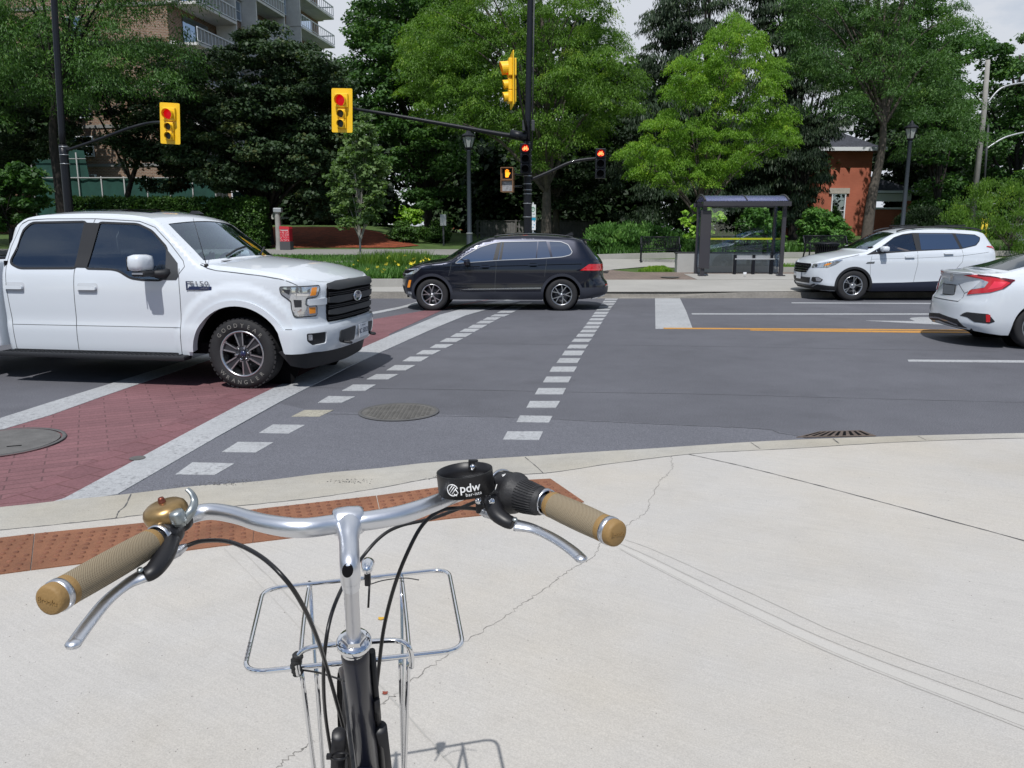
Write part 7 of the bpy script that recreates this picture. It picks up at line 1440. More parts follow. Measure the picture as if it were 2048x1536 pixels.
M['stucco'] = mat('stucco', (.50, .50, .48), .9, var=.12, vscale=.6); M['slab'] = mat('slab', (.62, .61, .58), .9, var=.15, vscale=.8); M['soffit'] = mat('soffit', (.22, .22, .21), .95); M['win_glass'] = glass('win_glass', (.05, .06, .07), 2.2); M['curtain'] = mat('curtain', (.62, .66, .68), .8); M['shingle'] = mat('shingle', (.040, .043, .055), .9, var=.3, vscale=3, bump=.4, bscale=20, speck=.3, sscale=12); M['trim_white'] = mat('trim_white', (.68, .70, .72), .6); M['stone_sill'] = mat('stone_sill', (.42, .38, .33), .9, var=.15, vscale=6); M['rail_mesh'] = mat('rail_mesh', (.30, .30, .29), .7)
def window(root, x, y, z, w, h, ax='y', split=True, m_in='curtain'):
    """window facing -Y (ax y) or +X (ax x): frame > pane"""
    Mx = Matrix.Translation((x, y, z)) @ (Matrix.Rotation(PI / 2, 4, 'Z') if ax == 'x' else Matrix.Identity(4))
    b = MB(); t = .07
    for (cx, cz, dx, dz) in ((0, h / 2 - t / 2, w, t), (0, -h / 2 + t / 2, w, t), (-w / 2 + t / 2, 0, t, h - 2 * t), (w / 2 - t / 2, 0, t, h - 2 * t)): b.box((cx, -.02, cz), (dx, .10, dz), M=Mx)
    if split: b.box((0, -.015, 0), (w - 2 * t, .08, .05), M=Mx)
    f = b.build('window', M['trim_white'], root); p = MB(); p.box((0, 0, 0), (w - 2 * t, .012, h - 2 * t), M=Mx); p.build('pane', M['win_glass'], f); c_ = MB(); c_.box((0, .04, h * .12), (w - 2 * t, .01, h * .72), M=Mx); c_.build('blind', M[m_in], f); return f
# red brick house
Yh = 54.; X1 = atY(1738, 400, Yh).x; X0 = atY(1600, 400, Yh).x - 1.5; zg = 1.4; ze = atY(1700, 298, Yh).z
r = empty('brick_house', (X1, Yh, zg), label='two-storey red brick house with dark hipped roof behind the locust', cat='house'); he = ze - zg; w_ = X1 - X0
b = MB(); b.box((-w_ / 2, 5, he / 2), (w_, 10, he)); b.build('wall', M['brick_red'], r)
b = MB(); e = .55; zr = atY(1690, 262, Yh + 4).z - zg; vs = [(-w_ - e, -e, he), (e, -e, he), (e, 10 + e, he), (-w_ - e, 10 + e, he), (-w_ + 2.5, 4.5, zr + .9), (-3.2, 4.5, zr + .9)]
b.add(vs, [(0, 1, 5, 4), (1, 2, 5), (2, 3, 4, 5), (3, 0, 4), (0, 3, 2, 1)]); b.build('roof', M['shingle'], r)
b = MB(); b.box((-w_ / 2, -e - .05, he - .05), (w_ + 2 * e + .2, .12, .24)); b.box((e + .05, 5, he - .05), (.12, 10 + 2 * e, .24)); b.build('eaves', M['trim_white'], r)
b = MB(); b.box((-1.6, 3.0, zr + .3), (2.2, 1.6, 1.0)); b.build('dormer', M['trim_white'], r)
wx = atY(1675, 420, Yh).x - X1; wz = atY(1675, 421, Yh).z - zg; window(r, wx, -.03, wz, .95, 2.25)
b = MB(); b.box((wx, -.06, wz + 1.28), (1.35, .14, .36)); b.build('lintel', M['stone_sill'], r); b = MB(); b.box((wx, -.09, wz - 1.2), (1.2, .2, .14)); b.build('sill', M['stone_sill'], r)
window(r, wx - 3.2, -.03, wz - .2, .8, 1.8)
# porch
pr = MB(); px1 = atY(1812, 400, Yh).x - X1; pz = atY(1790, 384, Yh).z - zg; pr.add([(0, -.3, pz + 1.0), (px1 + .6, -.6, pz), (px1 + .6, 5, pz), (0, 5, pz + 1.0), (0, -.6, pz)], [(0, 4, 1), (0, 1, 2, 3), (4, 3, 2, 1), (0, 3, 4)]); pr.build('porch_roof', M['shingle'], r)
pr = MB(); pr.box((px1 / 2 + .2, -.62, pz - .02), (px1 + .9, .12, .16)); pr.box((px1 / 2, -.40, pz - .38), (px1 + .2, .2, .5)); pr.build('porch_beam', M['trim_white'], r)
pr = MB(); pr.box((px1 - .15, -.4, (pz - .6) / 2), (.42, .42, pz - .6)); pr.build('porch_pillar', M['brick_red'], r); zz = atY(1770, 433, Yh).z - zg; pr = MB(); pr.box((px1 / 2 - .1, -.4, zz - .45), (px1 - .5, .3, .9 + .9)); pr.build('porch_wall', M['brick_red'], r); pr = MB(); pr.box((px1 / 2 - .1, -.4, zz + .52), (px1 - .4, .42, .12)); pr.build('porch_rail', M['trim_white'], r)
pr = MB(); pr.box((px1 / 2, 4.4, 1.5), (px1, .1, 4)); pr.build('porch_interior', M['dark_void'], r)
# apartment block on the left: gable end towards us, balcony front receding to the right
A0 = Vector((-24.6, 60, 1.2)); yaw = math.atan2(.157, 1.); r = empty('apartment_block', A0, -yaw, label='brown brick apartment block with concrete balconies behind the left trees', cat='building')
# local frame: +Y runs along the balcony front (away from us), -X is the building depth
Ln, Dp, Hf, NF = 28., 22., 2.78, 11
b = MB(); b.box((-Dp / 2, Ln / 2, NF * Hf / 2), (Dp, Ln, NF * Hf)); b.build('wall', M['brick_brown'], r)
b = MB()
for k in range(1, NF + 1): b.box((-Dp / 2, -.04, k * Hf - .12), (Dp, .06, .22))
b.build('end_band', M['soffit'], r)
for k in (1, 2, 3, 4, 5, 6, 7):
    for x in (-19.2, -15.5, -7.5): window(r, x, -.06, k * Hf + 1.25, 1.5, 1.5)
bays = [('b', .6, 6.6), ('w', 6.6, 10.4), ('b', 10.4, 15.6), ('w', 15.6, 19.4), ('b', 19.4, 27.6)]
for k in range(1, NF):
    z = k * Hf
    b = MB(); b.box((.30, Ln / 2, z), (.62, Ln, .22)); b.build('floor_slab', M['slab'], r)
    for kind, y0, y1 in bays:
        ln = y1 - y0; ym = (y0 + y1) / 2
        if kind == 'w':
            f = MB(); f.box((.32, ym, z + .55), (.10, ln - .3, .86)); f.build('brick_spandrel', M['brick_brown'], r)
            for s_ in (-.25, .25): window(r, .40, ym + s_ * (ln - .2), z + 1.80, (ln - .5) / 2, 1.55, 'x')
        else:
            s = MB(); s.box((1.05, ym, z), (1.7, ln, .20)); sl_ = s.build('balcony_slab', M['slab'], r)
            g_ = MB(); g_.box((1.86, ym, z + 1.12), (.08, ln, .09)); g_.box((1.86, ym, z + .22), (.06, ln, .06))
            for q in range(int(ln / .5) + 1): g_.box((1.86, y0 + q * ln / int(ln / .5), z + .66), (.04, .04, .9))
            if y1 > 27: 
                g_.box((1.05, y1, z + 1.12), (1.6, .08, .09))
                for q in range(5): g_.box((.35 + q * .37, y1, z + .66), (.04, .04, .9))
            g_.build('railing', M['trim_white'], sl_)
            if y1 < 27: pn = MB(); pn.box((1.82, ym, z + .66), (.02, ln - .1, .8)); pn.build('rail_panel', M['rail_mesh'], sl_)
            dw = MB(); dw.box((.06, ym, z + 1.25), (.05, ln * .6, 2.1)); dw.build('balcony_door', M['win_glass'], r)
    for y in (6.6, 10.4, 15.6, 19.4): f = MB(); f.box((1.0 if y in (6.6, 15.6) else .9, y, z + Hf / 2), (1.7, .16, Hf - .22)); f.build('divider', M['slab'], r)
# entrance wing
Yw = 57.; xa, xb = atY(440, 420, Yw).x, atY(690, 420, Yw).x; zf1, zf0 = atY(640, 413, Yw).z, atY(640, 439, Yw).z; r = empty('entrance_wing', ((xa + xb) / 2, Yw, 1.2), label='low entrance wing with pale canopy left of the red mulch', cat='building'); O = r.location.copy(); w_ = xb - xa
b = MB(); b.box((0, 3, 3.0), (w_ - .6, 4, 6.0)); b.build('wall', M['brick_brown'], r); b = MB(); b.box((0, .3, (zf0 + zf1) / 2 - 1.2), (w_, 2.4, zf1 - zf0), bev=.03); b.build('canopy', M['stucco'], r)
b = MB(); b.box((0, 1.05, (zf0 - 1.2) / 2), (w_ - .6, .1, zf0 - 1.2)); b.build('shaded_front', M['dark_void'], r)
for k in range(5): b = MB(); b.box((-w_ / 2 + .4 + k * (w_ - .8) / 4, -.5, (zf0 - 1.2) / 2), (.22, .22, zf0 - 1.2)); b.build('column', M['stucco'], r)
for k in range(6): window(r, -w_ / 2 + 1.2 + k * (w_ - 2.4) / 5, .96, zf1 - 1.2 + .62, 1.25, 1.05, split=False, m_in='rail_mesh')
for k in range(3): window(r, w_ / 2 - 3.6 + k * 1.2, .98, .9, 1.0, 1.3)
# green scaffold netting on the left
Ys = 53.; xa, xb = atY(70, 380, Ys).x, atY(432, 380, Ys).x; zt_ = atY(250, 356, Ys).z; r = empty('scaffold_screen', ((xa + xb) / 2, Ys, 1.2), label='green netting on a white scaffold frame in front of the brick wall', cat='scaffold'); w_ = xb - xa; h_ = zt_ - 1.2
b = MB(); n_ = 60; vs = []
for i in range(n_ + 1): x = -w_ / 2 + w_ * i / n_; y = .06 * math.sin(i * 1.3) + .05 * math.sin(i * .47); vs += [(x, y, 0), (x, y * .5, h_)]
b.add(vs, [(2 * i, 2 * i + 2, 2 * i + 3, 2 * i + 1) for i in range(n_)], True); b.add([(x, y + .01, z) for x, y, z in vs], [(2 * i, 2 * i + 1, 2 * i + 3, 2 * i + 2) for i in range(n_)], True); b.build('netting', mat('netting', (.012, .060, .046), .8, var=.25, vscale=1.5), r)
b = MB(); zq = atY(100, 320, Ys).z - 1.2; b.add([(-w_ / 2, .1, h_), (-w_ / 2 + 3.6, .1, h_), (-w_ / 2 + 3.4, .1, zq + .6), (-w_ / 2, .1, zq + .9)], [(0, 1, 2, 3)]); b.build('netting', mat('netting2', (.011, .055, .042), .8, var=.25, vscale=1.5), r)
b = MB(); b.tube([(-w_ / 2, -.1, h_), (w_ / 2, -.1, h_)], .05, 6)
for k in range(9): x = -w_ / 2 + w_ * k / 8; b.tube([(x, -.1, 0), (x, -.1, h_ + (1.6 if k < 3 else .1))], .04, 6)
b.tube([(-w_ / 2, -.1, h_ + 1.2), (-w_ / 2 + 3.6, -.1, h_ + 1.2)], .04, 6); b.build('scaffold_tubes', M['rail_mesh'], r)
# wooden fence behind the main pole
Yf_ = 49.; xa, xb = atY(955, 460, Yf_).x, atY(1190, 460, Yf_).x; r = empty('wooden_fence', ((xa + xb) / 2, Yf_, 1.25), label='weathered grey board fence behind the black car', cat='fence'); h_ = atY(1050, 443, Yf_).z - 1.25; w_ = xb - xa
b = MB(); n_ = int(w_ / .155); rr = random.Random(3)
for k in range(n_):
    if k % 15 != 0: b.box((-w_ / 2 + (k + .5) * w_ / n_, rr.uniform(0, .03), h_ / 2 + rr.uniform(-.02, .02)), (w_ / n_ * .93, .025, h_))
b.box((0, .06, .4), (w_, .05, .1)); b.box((0, .06, h_ - .3), (w_, .05, .1)); b.box((0, 0, h_ + .04), (w_, .10, .04)); b.build('boards', mat('weathered_wood', (.15, .145, .14), .95, var=.3, vscale=4), r)
for k in range(0, n_ + 1, 15): b = MB(); b.box((-w_ / 2 + k * w_ / n_, 0, h_ / 2 + .05), (.12, .12, h_ + .1)); b.build('post', mat('fence_post', (.11, .105, .10), .95), r)
# small red-brick house glimpsed through the dark trees
Yq = 110.; p = atY(918, 456, Yq); r = empty('distant_house', (p.x, Yq, 1.6), label='distant orange brick house glimpsed beside the left lamp post', cat='house'); b = MB(); b.box((0, 3, 1.8), (4, 6, 3.6)); b.build('wall', M['brick_red'], r); b = MB(); b.add([(-2.8, -.3, 3.6), (2.8, -.3, 3.6), (2.8, 6.3, 3.6), (-2.8, 6.3, 3.6), (-2, 3, 5.4), (2, 3, 5.4)], [(0, 1, 5, 4), (1, 2, 5), (2, 3, 4, 5), (3, 0, 4)]); b.build('roof', M['shingle'], r); window(r, -.8, -.03, 1.6, 1.1, 1.3)
# ---------------------------------------------------------------- the bicycle in the foreground
def D(px, py, drop): return g(px, py, CAMH - drop)
M['alu'] = mat('alu', (.70, .72, .76), .36, 1., bump=.02, bscale=200); M['alu_brushed'] = mat('alu_brushed', (.60, .61, .64), .34, 1., bump=.05, bscale=400); M['bike_chrome'] = mat('bike_chrome', (.78, .79, .81), .07, 1.); M['frame_navy'] = mat('frame_navy', (.008, .010, .022), .4, coat=.35, spec=.35)
M['brass'] = mat('brass', (.34, .225, .10), .34, .8, var=.25, vscale=30); M['copper'] = mat('copper', (.22, .07, .045), .4, .7); M['grip_brown'] = mat('grip_brown', (.27, .165, .060), .62, bump=.15, bscale=300); M['rubber_black'] = mat('rubber_black', (.022, .022, .024), .55, bump=.12, bscale=250); M['cable_black'] = mat('cable_black', (.012, .012, .013), .35); M['zinc'] = mat('zinc', (.36, .39, .39), .38, .9, var=.2, vscale=40); M['tape_black'] = mat('tape_black', (.018, .018, .019), .6, bump=.5, bscale=120); M['anod_black'] = mat('anod_black', (.010, .010, .012), .42)
def knurl_mat():
    m = bpy.data.materials.new('grip_knurl'); m.use_nodes = True; n = m.node_tree.nodes; l = m.node_tree.links.new; b = n['Principled BSDF']; b.inputs['Roughness'].default_value = .65
    t = n.new('ShaderNodeUVMap'); w = []
    for s_ in (1, -1):
        mp_ = n.new('ShaderNodeMapping'); mp_.inputs['Rotation'].default_value = (0, 0, s_ * R(45)); l(t.outputs[0], mp_.inputs['Vector']); wv = n.new('ShaderNodeTexWave'); wv.inputs['Scale'].default_value = 150; wv.wave_profile = 'SIN'; l(mp_.outputs[0], wv.inputs['Vector']); w.append(wv.outputs['Fac'])
    mx = n.new('ShaderNodeMath'); mx.operation = 'MAXIMUM'; l(w[0], mx.inputs[0]); l(w[1], mx.inputs[1]); bp = n.new('ShaderNodeBump'); bp.inputs['Strength'].default_value = .7; bp.inputs['Distance'].default_value = .0012; l(mx.outputs[0], bp.inputs['Height']); l(bp.outputs[0], b.inputs['Normal'])
    cr = n.new('ShaderNodeValToRGB'); cr.color_ramp.elements[0].position = .45; cr.color_ramp.elements[0].color = (.155, .105, .055, 1); cr.color_ramp.elements[1].position = .95; cr.color_ramp.elements[1].color = (.33, .275, .185, 1); l(mx.outputs[0], cr.inputs[0]); l(cr.outputs[0], b.inputs['Base Color']); return m
M['grip_knurl'] = knurl_mat()
bk = empty('bicycle', (-.243, 1.10, .02), 0, label='bicycle with silver handlebar, brown grips and chrome front rack in the foreground', cat='bicycle'); BO = bk.location.copy()
class BM(MB):
    def build(s, name, m, parent=bk, **k):
        o = MB.build(s, name, m, None, **k); o.data.transform(Matrix.Translation(-BO)); o.parent = parent; return o
bar = [D(112, 1194, .425), D(200, 1145, .425), D(300, 1088, .425), D(345, 1052, .423), D(378, 1032, .42), D(420, 1023, .418), D(470, 1030, .417), D(530, 1047, .417), D(600, 1056, .418), D(665, 1049, .42), D(697, 1044, .42), D(730, 1042, .42), D(800, 1030, .42), D(860, 1010, .42), D(915, 988, .42), D(955, 977, .42), D(1000, 978, .42), D(1040, 988, .42), D(1095, 1006, .422), D(1165, 1037, .425), D(1222, 1063, .428)]
bc = catmull(bar, 6); K = len(bc)
def brad(i):
    p = bc[i]; d = (p - D(697, 1044, .42)).length; return .0145 if d < .09 else max(.0128, .0145 - (d - .09) * .025)
b = BM(); b.tube(bc, [brad(i) for i in range(K)], 20); b.build('handlebar', M['alu'])
def grip(p0, p1, label, r, ringw=.009, tip_first=True):
    """p0 outer end, p1 inner end"""
    d = (p1 - p0); Ln_ = d.length; mm = axisM(p0, d)
    b = BM(); b.lathe([(0, 0), (r * .80, 0), (r * .94, .0015), (r, .005), (r, .013), (r * .99, .013 + ringw), (r * 1.03, .016 + ringw), (r * 1.03, .022 + ringw), (r * .98, .026 + ringw), (r * .98, Ln_ - .026 - ringw), (r * 1.03, Ln_ - .022 - ringw), (r * 1.03, Ln_ - .016 - ringw), (r * .98, Ln_ - ringw - .012)], 40, mm); gp = b.build('grip', M['grip_brown'])
    # knurled sleeve with UVs in metres
    a0, a1 = .020 + ringw, Ln_ - .020 - ringw; nu, nv = 64, 30; vs = []; fs = []; uv = []
    for j in range(nv + 1):
        t = j / nv; rr = r * (1.015 + .05 * math.sin(PI * t))
        for i in range(nu + 1): a = 2 * PI * i / nu; vs.append(mm @ Vector((rr * math.cos(a), rr * math.sin(a), a0 + (a1 - a0) * t))); uv.append((a * r, (a1 - a0) * t))
    for j in range(nv):
        for i in range(nu): k = j * (nu + 1) + i; fs.append((k, k + 1, k + nu + 2, k + nu + 1))
    me = bpy.data.meshes.new('knurled_sleeve'); me.from_pydata([v - BO for v in vs], [], fs); me.polygons.foreach_set('use_smooth', [True] * len(fs)); me.materials.append(M['grip_knurl']); ul = me.uv_layers.new(name='UVMap')
    for l_ in me.loops: ul.data[l_.index].uv = uv[l_.vertex_index]
    o = bpy.data.objects.new('knurled_sleeve', me); C.objects.link(o); o.parent = gp
    for z0 in (.013, Ln_ - ringw - .004):
        b = BM(); b.lathe([(r * .98, z0), (r * 1.07, z0 + .0008), (r * 1.07, z0 + ringw - .0008), (r * .98, z0 + ringw)], 40, mm); b.build('clamp_ring', M['alu_brushed'], gp)
    t = text_mb('Brooks', r * .50, .0006, M=mm @ Matrix.Rotation(PI, 4, 'X') @ Matrix.Rotation(PI + R(-8), 4, 'Z') @ Matrix.Translation((0, 0, .0006)), mb=BM()); t.build('embossed_lettering', M['grip_brown'], gp)
    return gp
grip(D(95, 1203, .425), D(326, 1072, .425), 'left', .0190); grip(D(1236, 1069, .428), D(1084, 1000, .422), 'right', .0200)
# stem
cl = D(697, 1042, .42); bolt = Vector((atY(700, 1137, 1.02))); hs = atY(708, 1283, 1.078)
bd = (D(730, 1042, .42) - D(665, 1049, .42)).normalized(); ax = (hs - bolt).normalized()
b = BM(); mm = axisM(cl, bd); b.lathe([(.0150, -.0225), (.0190, -.021), (.0212, -.016), (.0222, 0), (.0212, .016), (.0190, .021), (.0150, .0225)], 28, mm)
body = catmull([cl + Vector((0, .004, -.002)), cl.lerp(bolt, .30) + Vector((0, 0, .006)), cl.lerp(bolt, .65) + Vector((0, 0, .006)), bolt + ax * .0 + Vector((0, 0, .004)), bolt + ax * .022], 6)
b.tube(body, [.0225 - .0085 * min(1, (i / 10)) for i in range(len(body))], 20)
b.lathe([(0, 0), (.0120, .0), (.0138, .003), (.0140, .030), (.0120, .045)], 24, axisM(bolt - ax * .006, ax)); b.build('stem', M['alu'])
nrm = (Vector((0, 0, CAMH)) - bolt).normalized(); up_ = -ax
b = BM(); b.lathe([(0, 0), (.0072, .0), (.0068, .0015)], 20, axisM(bolt - ax * .0068 + Vector((0, -.0, 0)), -ax)); 
bp_ = bolt + Vector((0, -.0142, .004)); b.lathe([(0, 0), (.0078, 0)], 20, axisM(bp_ + Vector((0, -.0012, 0)), (0, -1, .55)) @ Matrix.Diagonal((1, 1.25, 1, 1))); b.build('bolt_recess', M['dark_void'])
b = BM(); b.tube([bolt + ax * .02, hs + ax * .01], .0106, 24, caps=False); b.build('quill', M['alu_brushed'])
tx = BM()
for k in range(7): tx.lathe([(.01065, .0), (.01075, .0005), (.01065, .001)], 24, axisM(bolt.lerp(hs, .36 + k * .022), ax), a0=R(-30) + .2 * (k % 3), a1=R(150))
tx.build('engraved_lines', M['engraved'] if 'engraved' in M else M['zinc'])
b = BM(); mm = axisM(hs, ax); b.lathe([(.0106, -.012), (.0165, -.012), (.0185, -.006), (.0185, .004)], 6, mm, smooth=False); b.lathe([(.013, -.006), (.0238, -.004), (.0262, .0), (.0262, .004), (.021, .010), (.020, .02)], 36, mm); b.build('headset', M['bike_chrome'])
hb = atY(735, 1536, 1.196); fx_ = (hb - hs).normalized(); he_ = hs + fx_ * .40
b = BM(); b.tube([hs + fx_ * .006, hs + fx_ * .03, hs + fx_ * .06, he_], [.0185, .0215, .0200, .0195], 28); b.build('head_tube', M['frame_navy'])
b = BM(); b.box(hs + fx_ * .034 + Vector((0, -.0205, .006)), (.014, .004, .012), bev=.0015); b.build('head_badge', M['anod_black'])
b = BM(); b.tube([hs + fx_ * .03 + Vector((.0225, .012, 0)), he_ + Vector((.0225, .012, 0))], .0055, 10); b.tube([hs + fx_ * .14 + Vector((.024, .004, 0)), hs + fx_ * .19 + Vector((.024, .004, 0))], .0062, 10); b.build('cable_guide', M['anod_black'])
# steered assembly: fork, wheel, rack
sd = Vector((-.278, .96, 0)).normalized(); sl = Vector((sd.y, -sd.x, 0)); ctr = Vector((-.324, 1.50, .345))
fk = []
for px, py, s_ in ((678, 1468, -1), (760, 1455, 1)):
    top_ = D(px, py, .80); bot = ctr + sl * (s_ * .062); b = BM(); b.tube([top_, top_.lerp(bot, .5), bot], [.0118, .0135, .012], 18); b.lathe([(0, .002), (.0085, .002), (.0118, 0)], 18, axisM(top_, (top_ - bot))); b.build('fork_leg', M['anod_black']); fk.append(top_)
cr_ = (fk[0] + fk[1]) / 2; b = BM(); b.tube([fk[0] + Vector((0, .01, -.12)), cr_ + Vector((0, .01, -.115)), fk[1] + Vector((0, .01, -.12))], .017, 14); b.build('fork_crown', M['anod_black'])
wm = axisM(ctr, sl)
b = BM(); b.lathe([(.325 + .020 * math.cos(a), .020 * math.sin(a)) for a in np.linspace(0, 2 * PI, 17)], 64, wm); wh = b.build('front_wheel', M['rubber']); b = BM(); b.lathe([(.300, -.011), (.312, -.012), (.312, .012), (.300, .011), (.300, -.011)], 64, wm); b.build('rim', M['alu_brushed'], wh)
b = BM()
for k in range(32): a = 2 * PI * k / 32; b.tube([wm @ Vector((.022 * math.cos(a + .9 * (-1) ** k), .022 * math.sin(a + .9 * (-1) ** k), .028 * (-1) ** (k // 2))), wm @ Vector((.302 * math.cos(a), .302 * math.sin(a), 0))], .0011, 4)
b.lathe([(0, -.055), (.012, -.05), (.03, -.04), (.03, .04), (.012, .05), (0, .055)], 20, wm); b.build('spokes', M['zinc'], wh)
b = BM(); an = math.pi / 2
xa_ = wm.inverted().to_3x3() @ Vector((0, 0, 1)); a_up = math.atan2(xa_.y, xa_.x)
b.lathe([(.352, -.031), (.362, -.028), (.368, -.016), (.370, 0), (.368, .016), (.362, .028), (.352, .031)], 60, wm, a0=a_up - R(100), a1=a_up + R(100)); b.build('fender', M['anod_black'])
RD = .80
nl, nr, fr_, fl_ = D(487, 1347, RD), D(928, 1300, RD), D(897, 1138, RD), D(527, 1178, RD)
def rloop(cs, r, n=5):
    o = []; N = len(cs)
    for i in range(N):
        a, b_, c_ = cs[i - 1], cs[i], cs[(i + 1) % N]; d1, d2 = (a - b_).normalized() * r, (c_ - b_).normalized() * r
        for k in range(n + 1): t = k / n; o.append((b_ + d1) * (1 - t) ** 2 + b_ * 2 * t * (1 - t) + (b_ + d2) * t * t)
    return o
b = BM(); b.tube(rloop([nl, nr, fr_, fl_], .045, 7), .0052, 12, closed=True); rk = b.build('front_rack', M['bike_chrome'])
def rt(pts, r=.0050, n=5): b = BM(); b.tube(catmull(pts, n), r, 12); return b.build('rack_tube', M['bike_chrome'], rk)
rt([D(619, 1165, RD + .004), D(608, 1240, RD + .006), D(600, 1325, RD + .006), D(598, 1345, RD + .006)]); rt([D(803, 1148, RD + .004), D(812, 1230, RD + .006), D(820, 1320, RD + .006)])
rt([D(597, 1350, RD - .002), D(594, 1318, RD - .035), D(612, 1298, RD - .052), D(660, 1290, RD - .055), D(730, 1284, RD - .055), D(790, 1281, RD - .055), D(814, 1290, RD - .050), D(823, 1310, RD - .03), D(823, 1334, RD)])
hubL, hubR = ctr - sl * .085, ctr + sl * .085
for a, h_ in ((D(602, 1336, RD + .002), hubL), (D(632, 1333, RD + .002), hubL + Vector((0, .03, .01))), (D(620, 1172, RD + .006), hubL + Vector((0, .03, 0))), (D(817, 1314, RD + .002), hubR), (D(801, 1316, RD + .002), hubR + Vector((0, .03, .01))), (D(803, 1160, RD + .006), hubR + Vector((0, .03, 0)))):
    rt([a, a.lerp(h_, .5), h_], .0045, 3)
b = BM(); tp_ = catmull([D(597, 1347, RD), D(591, 1330, RD - .02), D(597, 1308, RD - .044)], 8); b.tube(tp_, [.0095 + .0012 * math.sin(i * 1.9) for i in range(len(tp_))], 12); b.build('tape_wrap', M['tape_black'], rk)
b = BM(); b.tube(catmull([D(603, 1340, RD - .004), D(640, 1346, RD - .006), D(690, 1362, RD)], 6), .0018, 6); b.build('thin_cord', M['cable_black'], rk)
for k in range(16): pass
b = BM(); e0, e1 = D(500, 1290, RD), D(492, 1325, RD)
for k in range(15): p = e0.lerp(e1, k / 14); b.box(p + Vector((0, -.0, .0051)), (.004 if k % 3 else .006, .0015, .0006))
b.build('etched_marks', M['anod_black'], rk)
# headlight on the far rack edge
lc = D(735, 1132, RD - .035); b = BM(); b.lathe([(0, -.026), (.008, -.024), (.013, -.012), (.0155, .004), (.0165, .012), (.012, .014), (0, .015)], 24, axisM(lc, (-.1, .95, .12))); hl_ = b.build('headlight', M['bike_chrome']); b = BM(); b.box(lc + Vector((0, -.004, -.030)), (.014, .012, .034), bev=.003); b.tube([lc + Vector((.004, -.006, -.045)), lc + Vector((.002, -.008, -.075)), lc + Vector((.0, -.009, -.100))], .0028, 6); b.build('bracket', M['anod_black'], hl_)
b = BM(); b.tube(catmull([D(742, 1168, RD - .01), D(770, 1160, RD - .004), D(810, 1156, RD - .004), D(838, 1160, RD)], 5), .0014, 5); b.build('cable', M['cable_black'], hl_)
# bell
bl = D(330, 1020, .395); axb = Vector((-.20, -.12, 1)).normalized(); mm = axisM(bl, axb)
b = BM(); rb2 = .0315; b.lathe([(0, .0125), (.008, .0122), (.016, .0118), (.0235, .0095), (.0290, .005), (.0312, -.001), (.0315, -.007), (.0298, -.0135), (.0262, -.0175), (.0255, -.0165)], 44, mm); bell = b.build('bell', M['brass'])
b = BM(); b.lathe([(0, .0205), (.0035, .0203), (.0048, .0175), (.0042, .0160), (.0052, .0150), (.0052, .0118)], 16, mm); b.build('bell_knob', M['copper'], bell)
b = BM(); b.lathe([(0, -.014), (.024, -.0145)], 30, mm); b.build('bell_base', M['anod_black'], bell)
b = BM(); lv = catmull([D(366, 1042, .405), D(383, 1022, .392), D(389, 1003, .382), D(384, 988, .372), D(374, 978, .365)], 6); b.tube(lv, [.0048 - .0022 * i / (len(lv) - 1) for i in range(len(lv))], 8, flat=1.6); b.box(D(358, 1040, .405), (.020, .017, .018), .3, bev=.005); b.lathe([(0, .011), (.009, .0105), (.011, .006), (.011, -.006)], 20, axisM(D(356, 1035, .398), axb)); b.build('bell_lever', M['zinc'], bell)
b = BM(); mm2 = axisM(bc[int(3.6 * 6)], (bc[22] - bc[20])); b.lathe([(.0135, -.007), (.0175, -.006), (.0180, 0), (.0175, .006), (.0135, .007)], 24, mm2); b.build('bell_clamp', M['anod_black'], bell)
# brake levers
def lever(cpos, cdir, bodyp, pivot, blade, barrel, cab0, wd):
    b = BM(); b.lathe([(.0135, -.0145), (.0195, -.0135), (.0210, -.006), (.0210, .006), (.0195, .0135), (.0135, .0145)], 28, axisM(cpos, cdir)); n_ = len(catmull(bodyp, 5)); b.tube(catmull(bodyp, 5), [.0155 - .004 * i / (n_ - 1) for i in range(n_)], 14, flat=.8); b.tube([bodyp[-1], barrel[0]], [.0105, .0078], 12); br = b.build('brake_lever', M['anod_black'])
    b = BM(); pl = catmull([pivot] + blade, 6); m_ = len(pl); b.tube(pl, [wd[0] + (wd[1] - wd[0]) * min(1, i / (m_ * .3)) for i in range(m_)], 14, flat=.55, upv=(0, -.25, 1)); e = pl[-1]; b.sph(e, wd[1] * 1.02, 12, 8, (1, 1, .62)); b.build('lever_blade', M['alu'], br)
    b = BM(); d = (barrel[1] - barrel[0]).normalized(); L_ = (barrel[1] - barrel[0]).length; b.lathe([(.0035, 0), (.0075, .001), (.0082, L_ * .3), (.0072, L_ * .34), (.0084, L_ * .42), (.0060, L_ * .8), (.0038, L_)], 16, axisM(barrel[0], d)); b.build('barrel_adjuster', M['alu_brushed'], br)
    b = BM(); b.lathe([(0, .003), (.0035, .0028), (.0045, 0)], 12, axisM(pivot + Vector((0, -.006, .011)), (0, -.3, 1))); b.build('pivot_screw', M['zinc'], br)
    return br
lever(D(334, 1068, .425), D(378, 1032, .42) - D(300, 1088, .425), [D(338, 1080, .428), D(328, 1112, .438), D(308, 1140, .446), D(292, 1150, .45)], D(286, 1152, .452), [D(255, 1168, .455), D(215, 1200, .458), D(178, 1245, .462), D(147, 1288, .466)], [D(338, 1112, .446), D(372, 1092, .448)], None, (.0135, .0092))
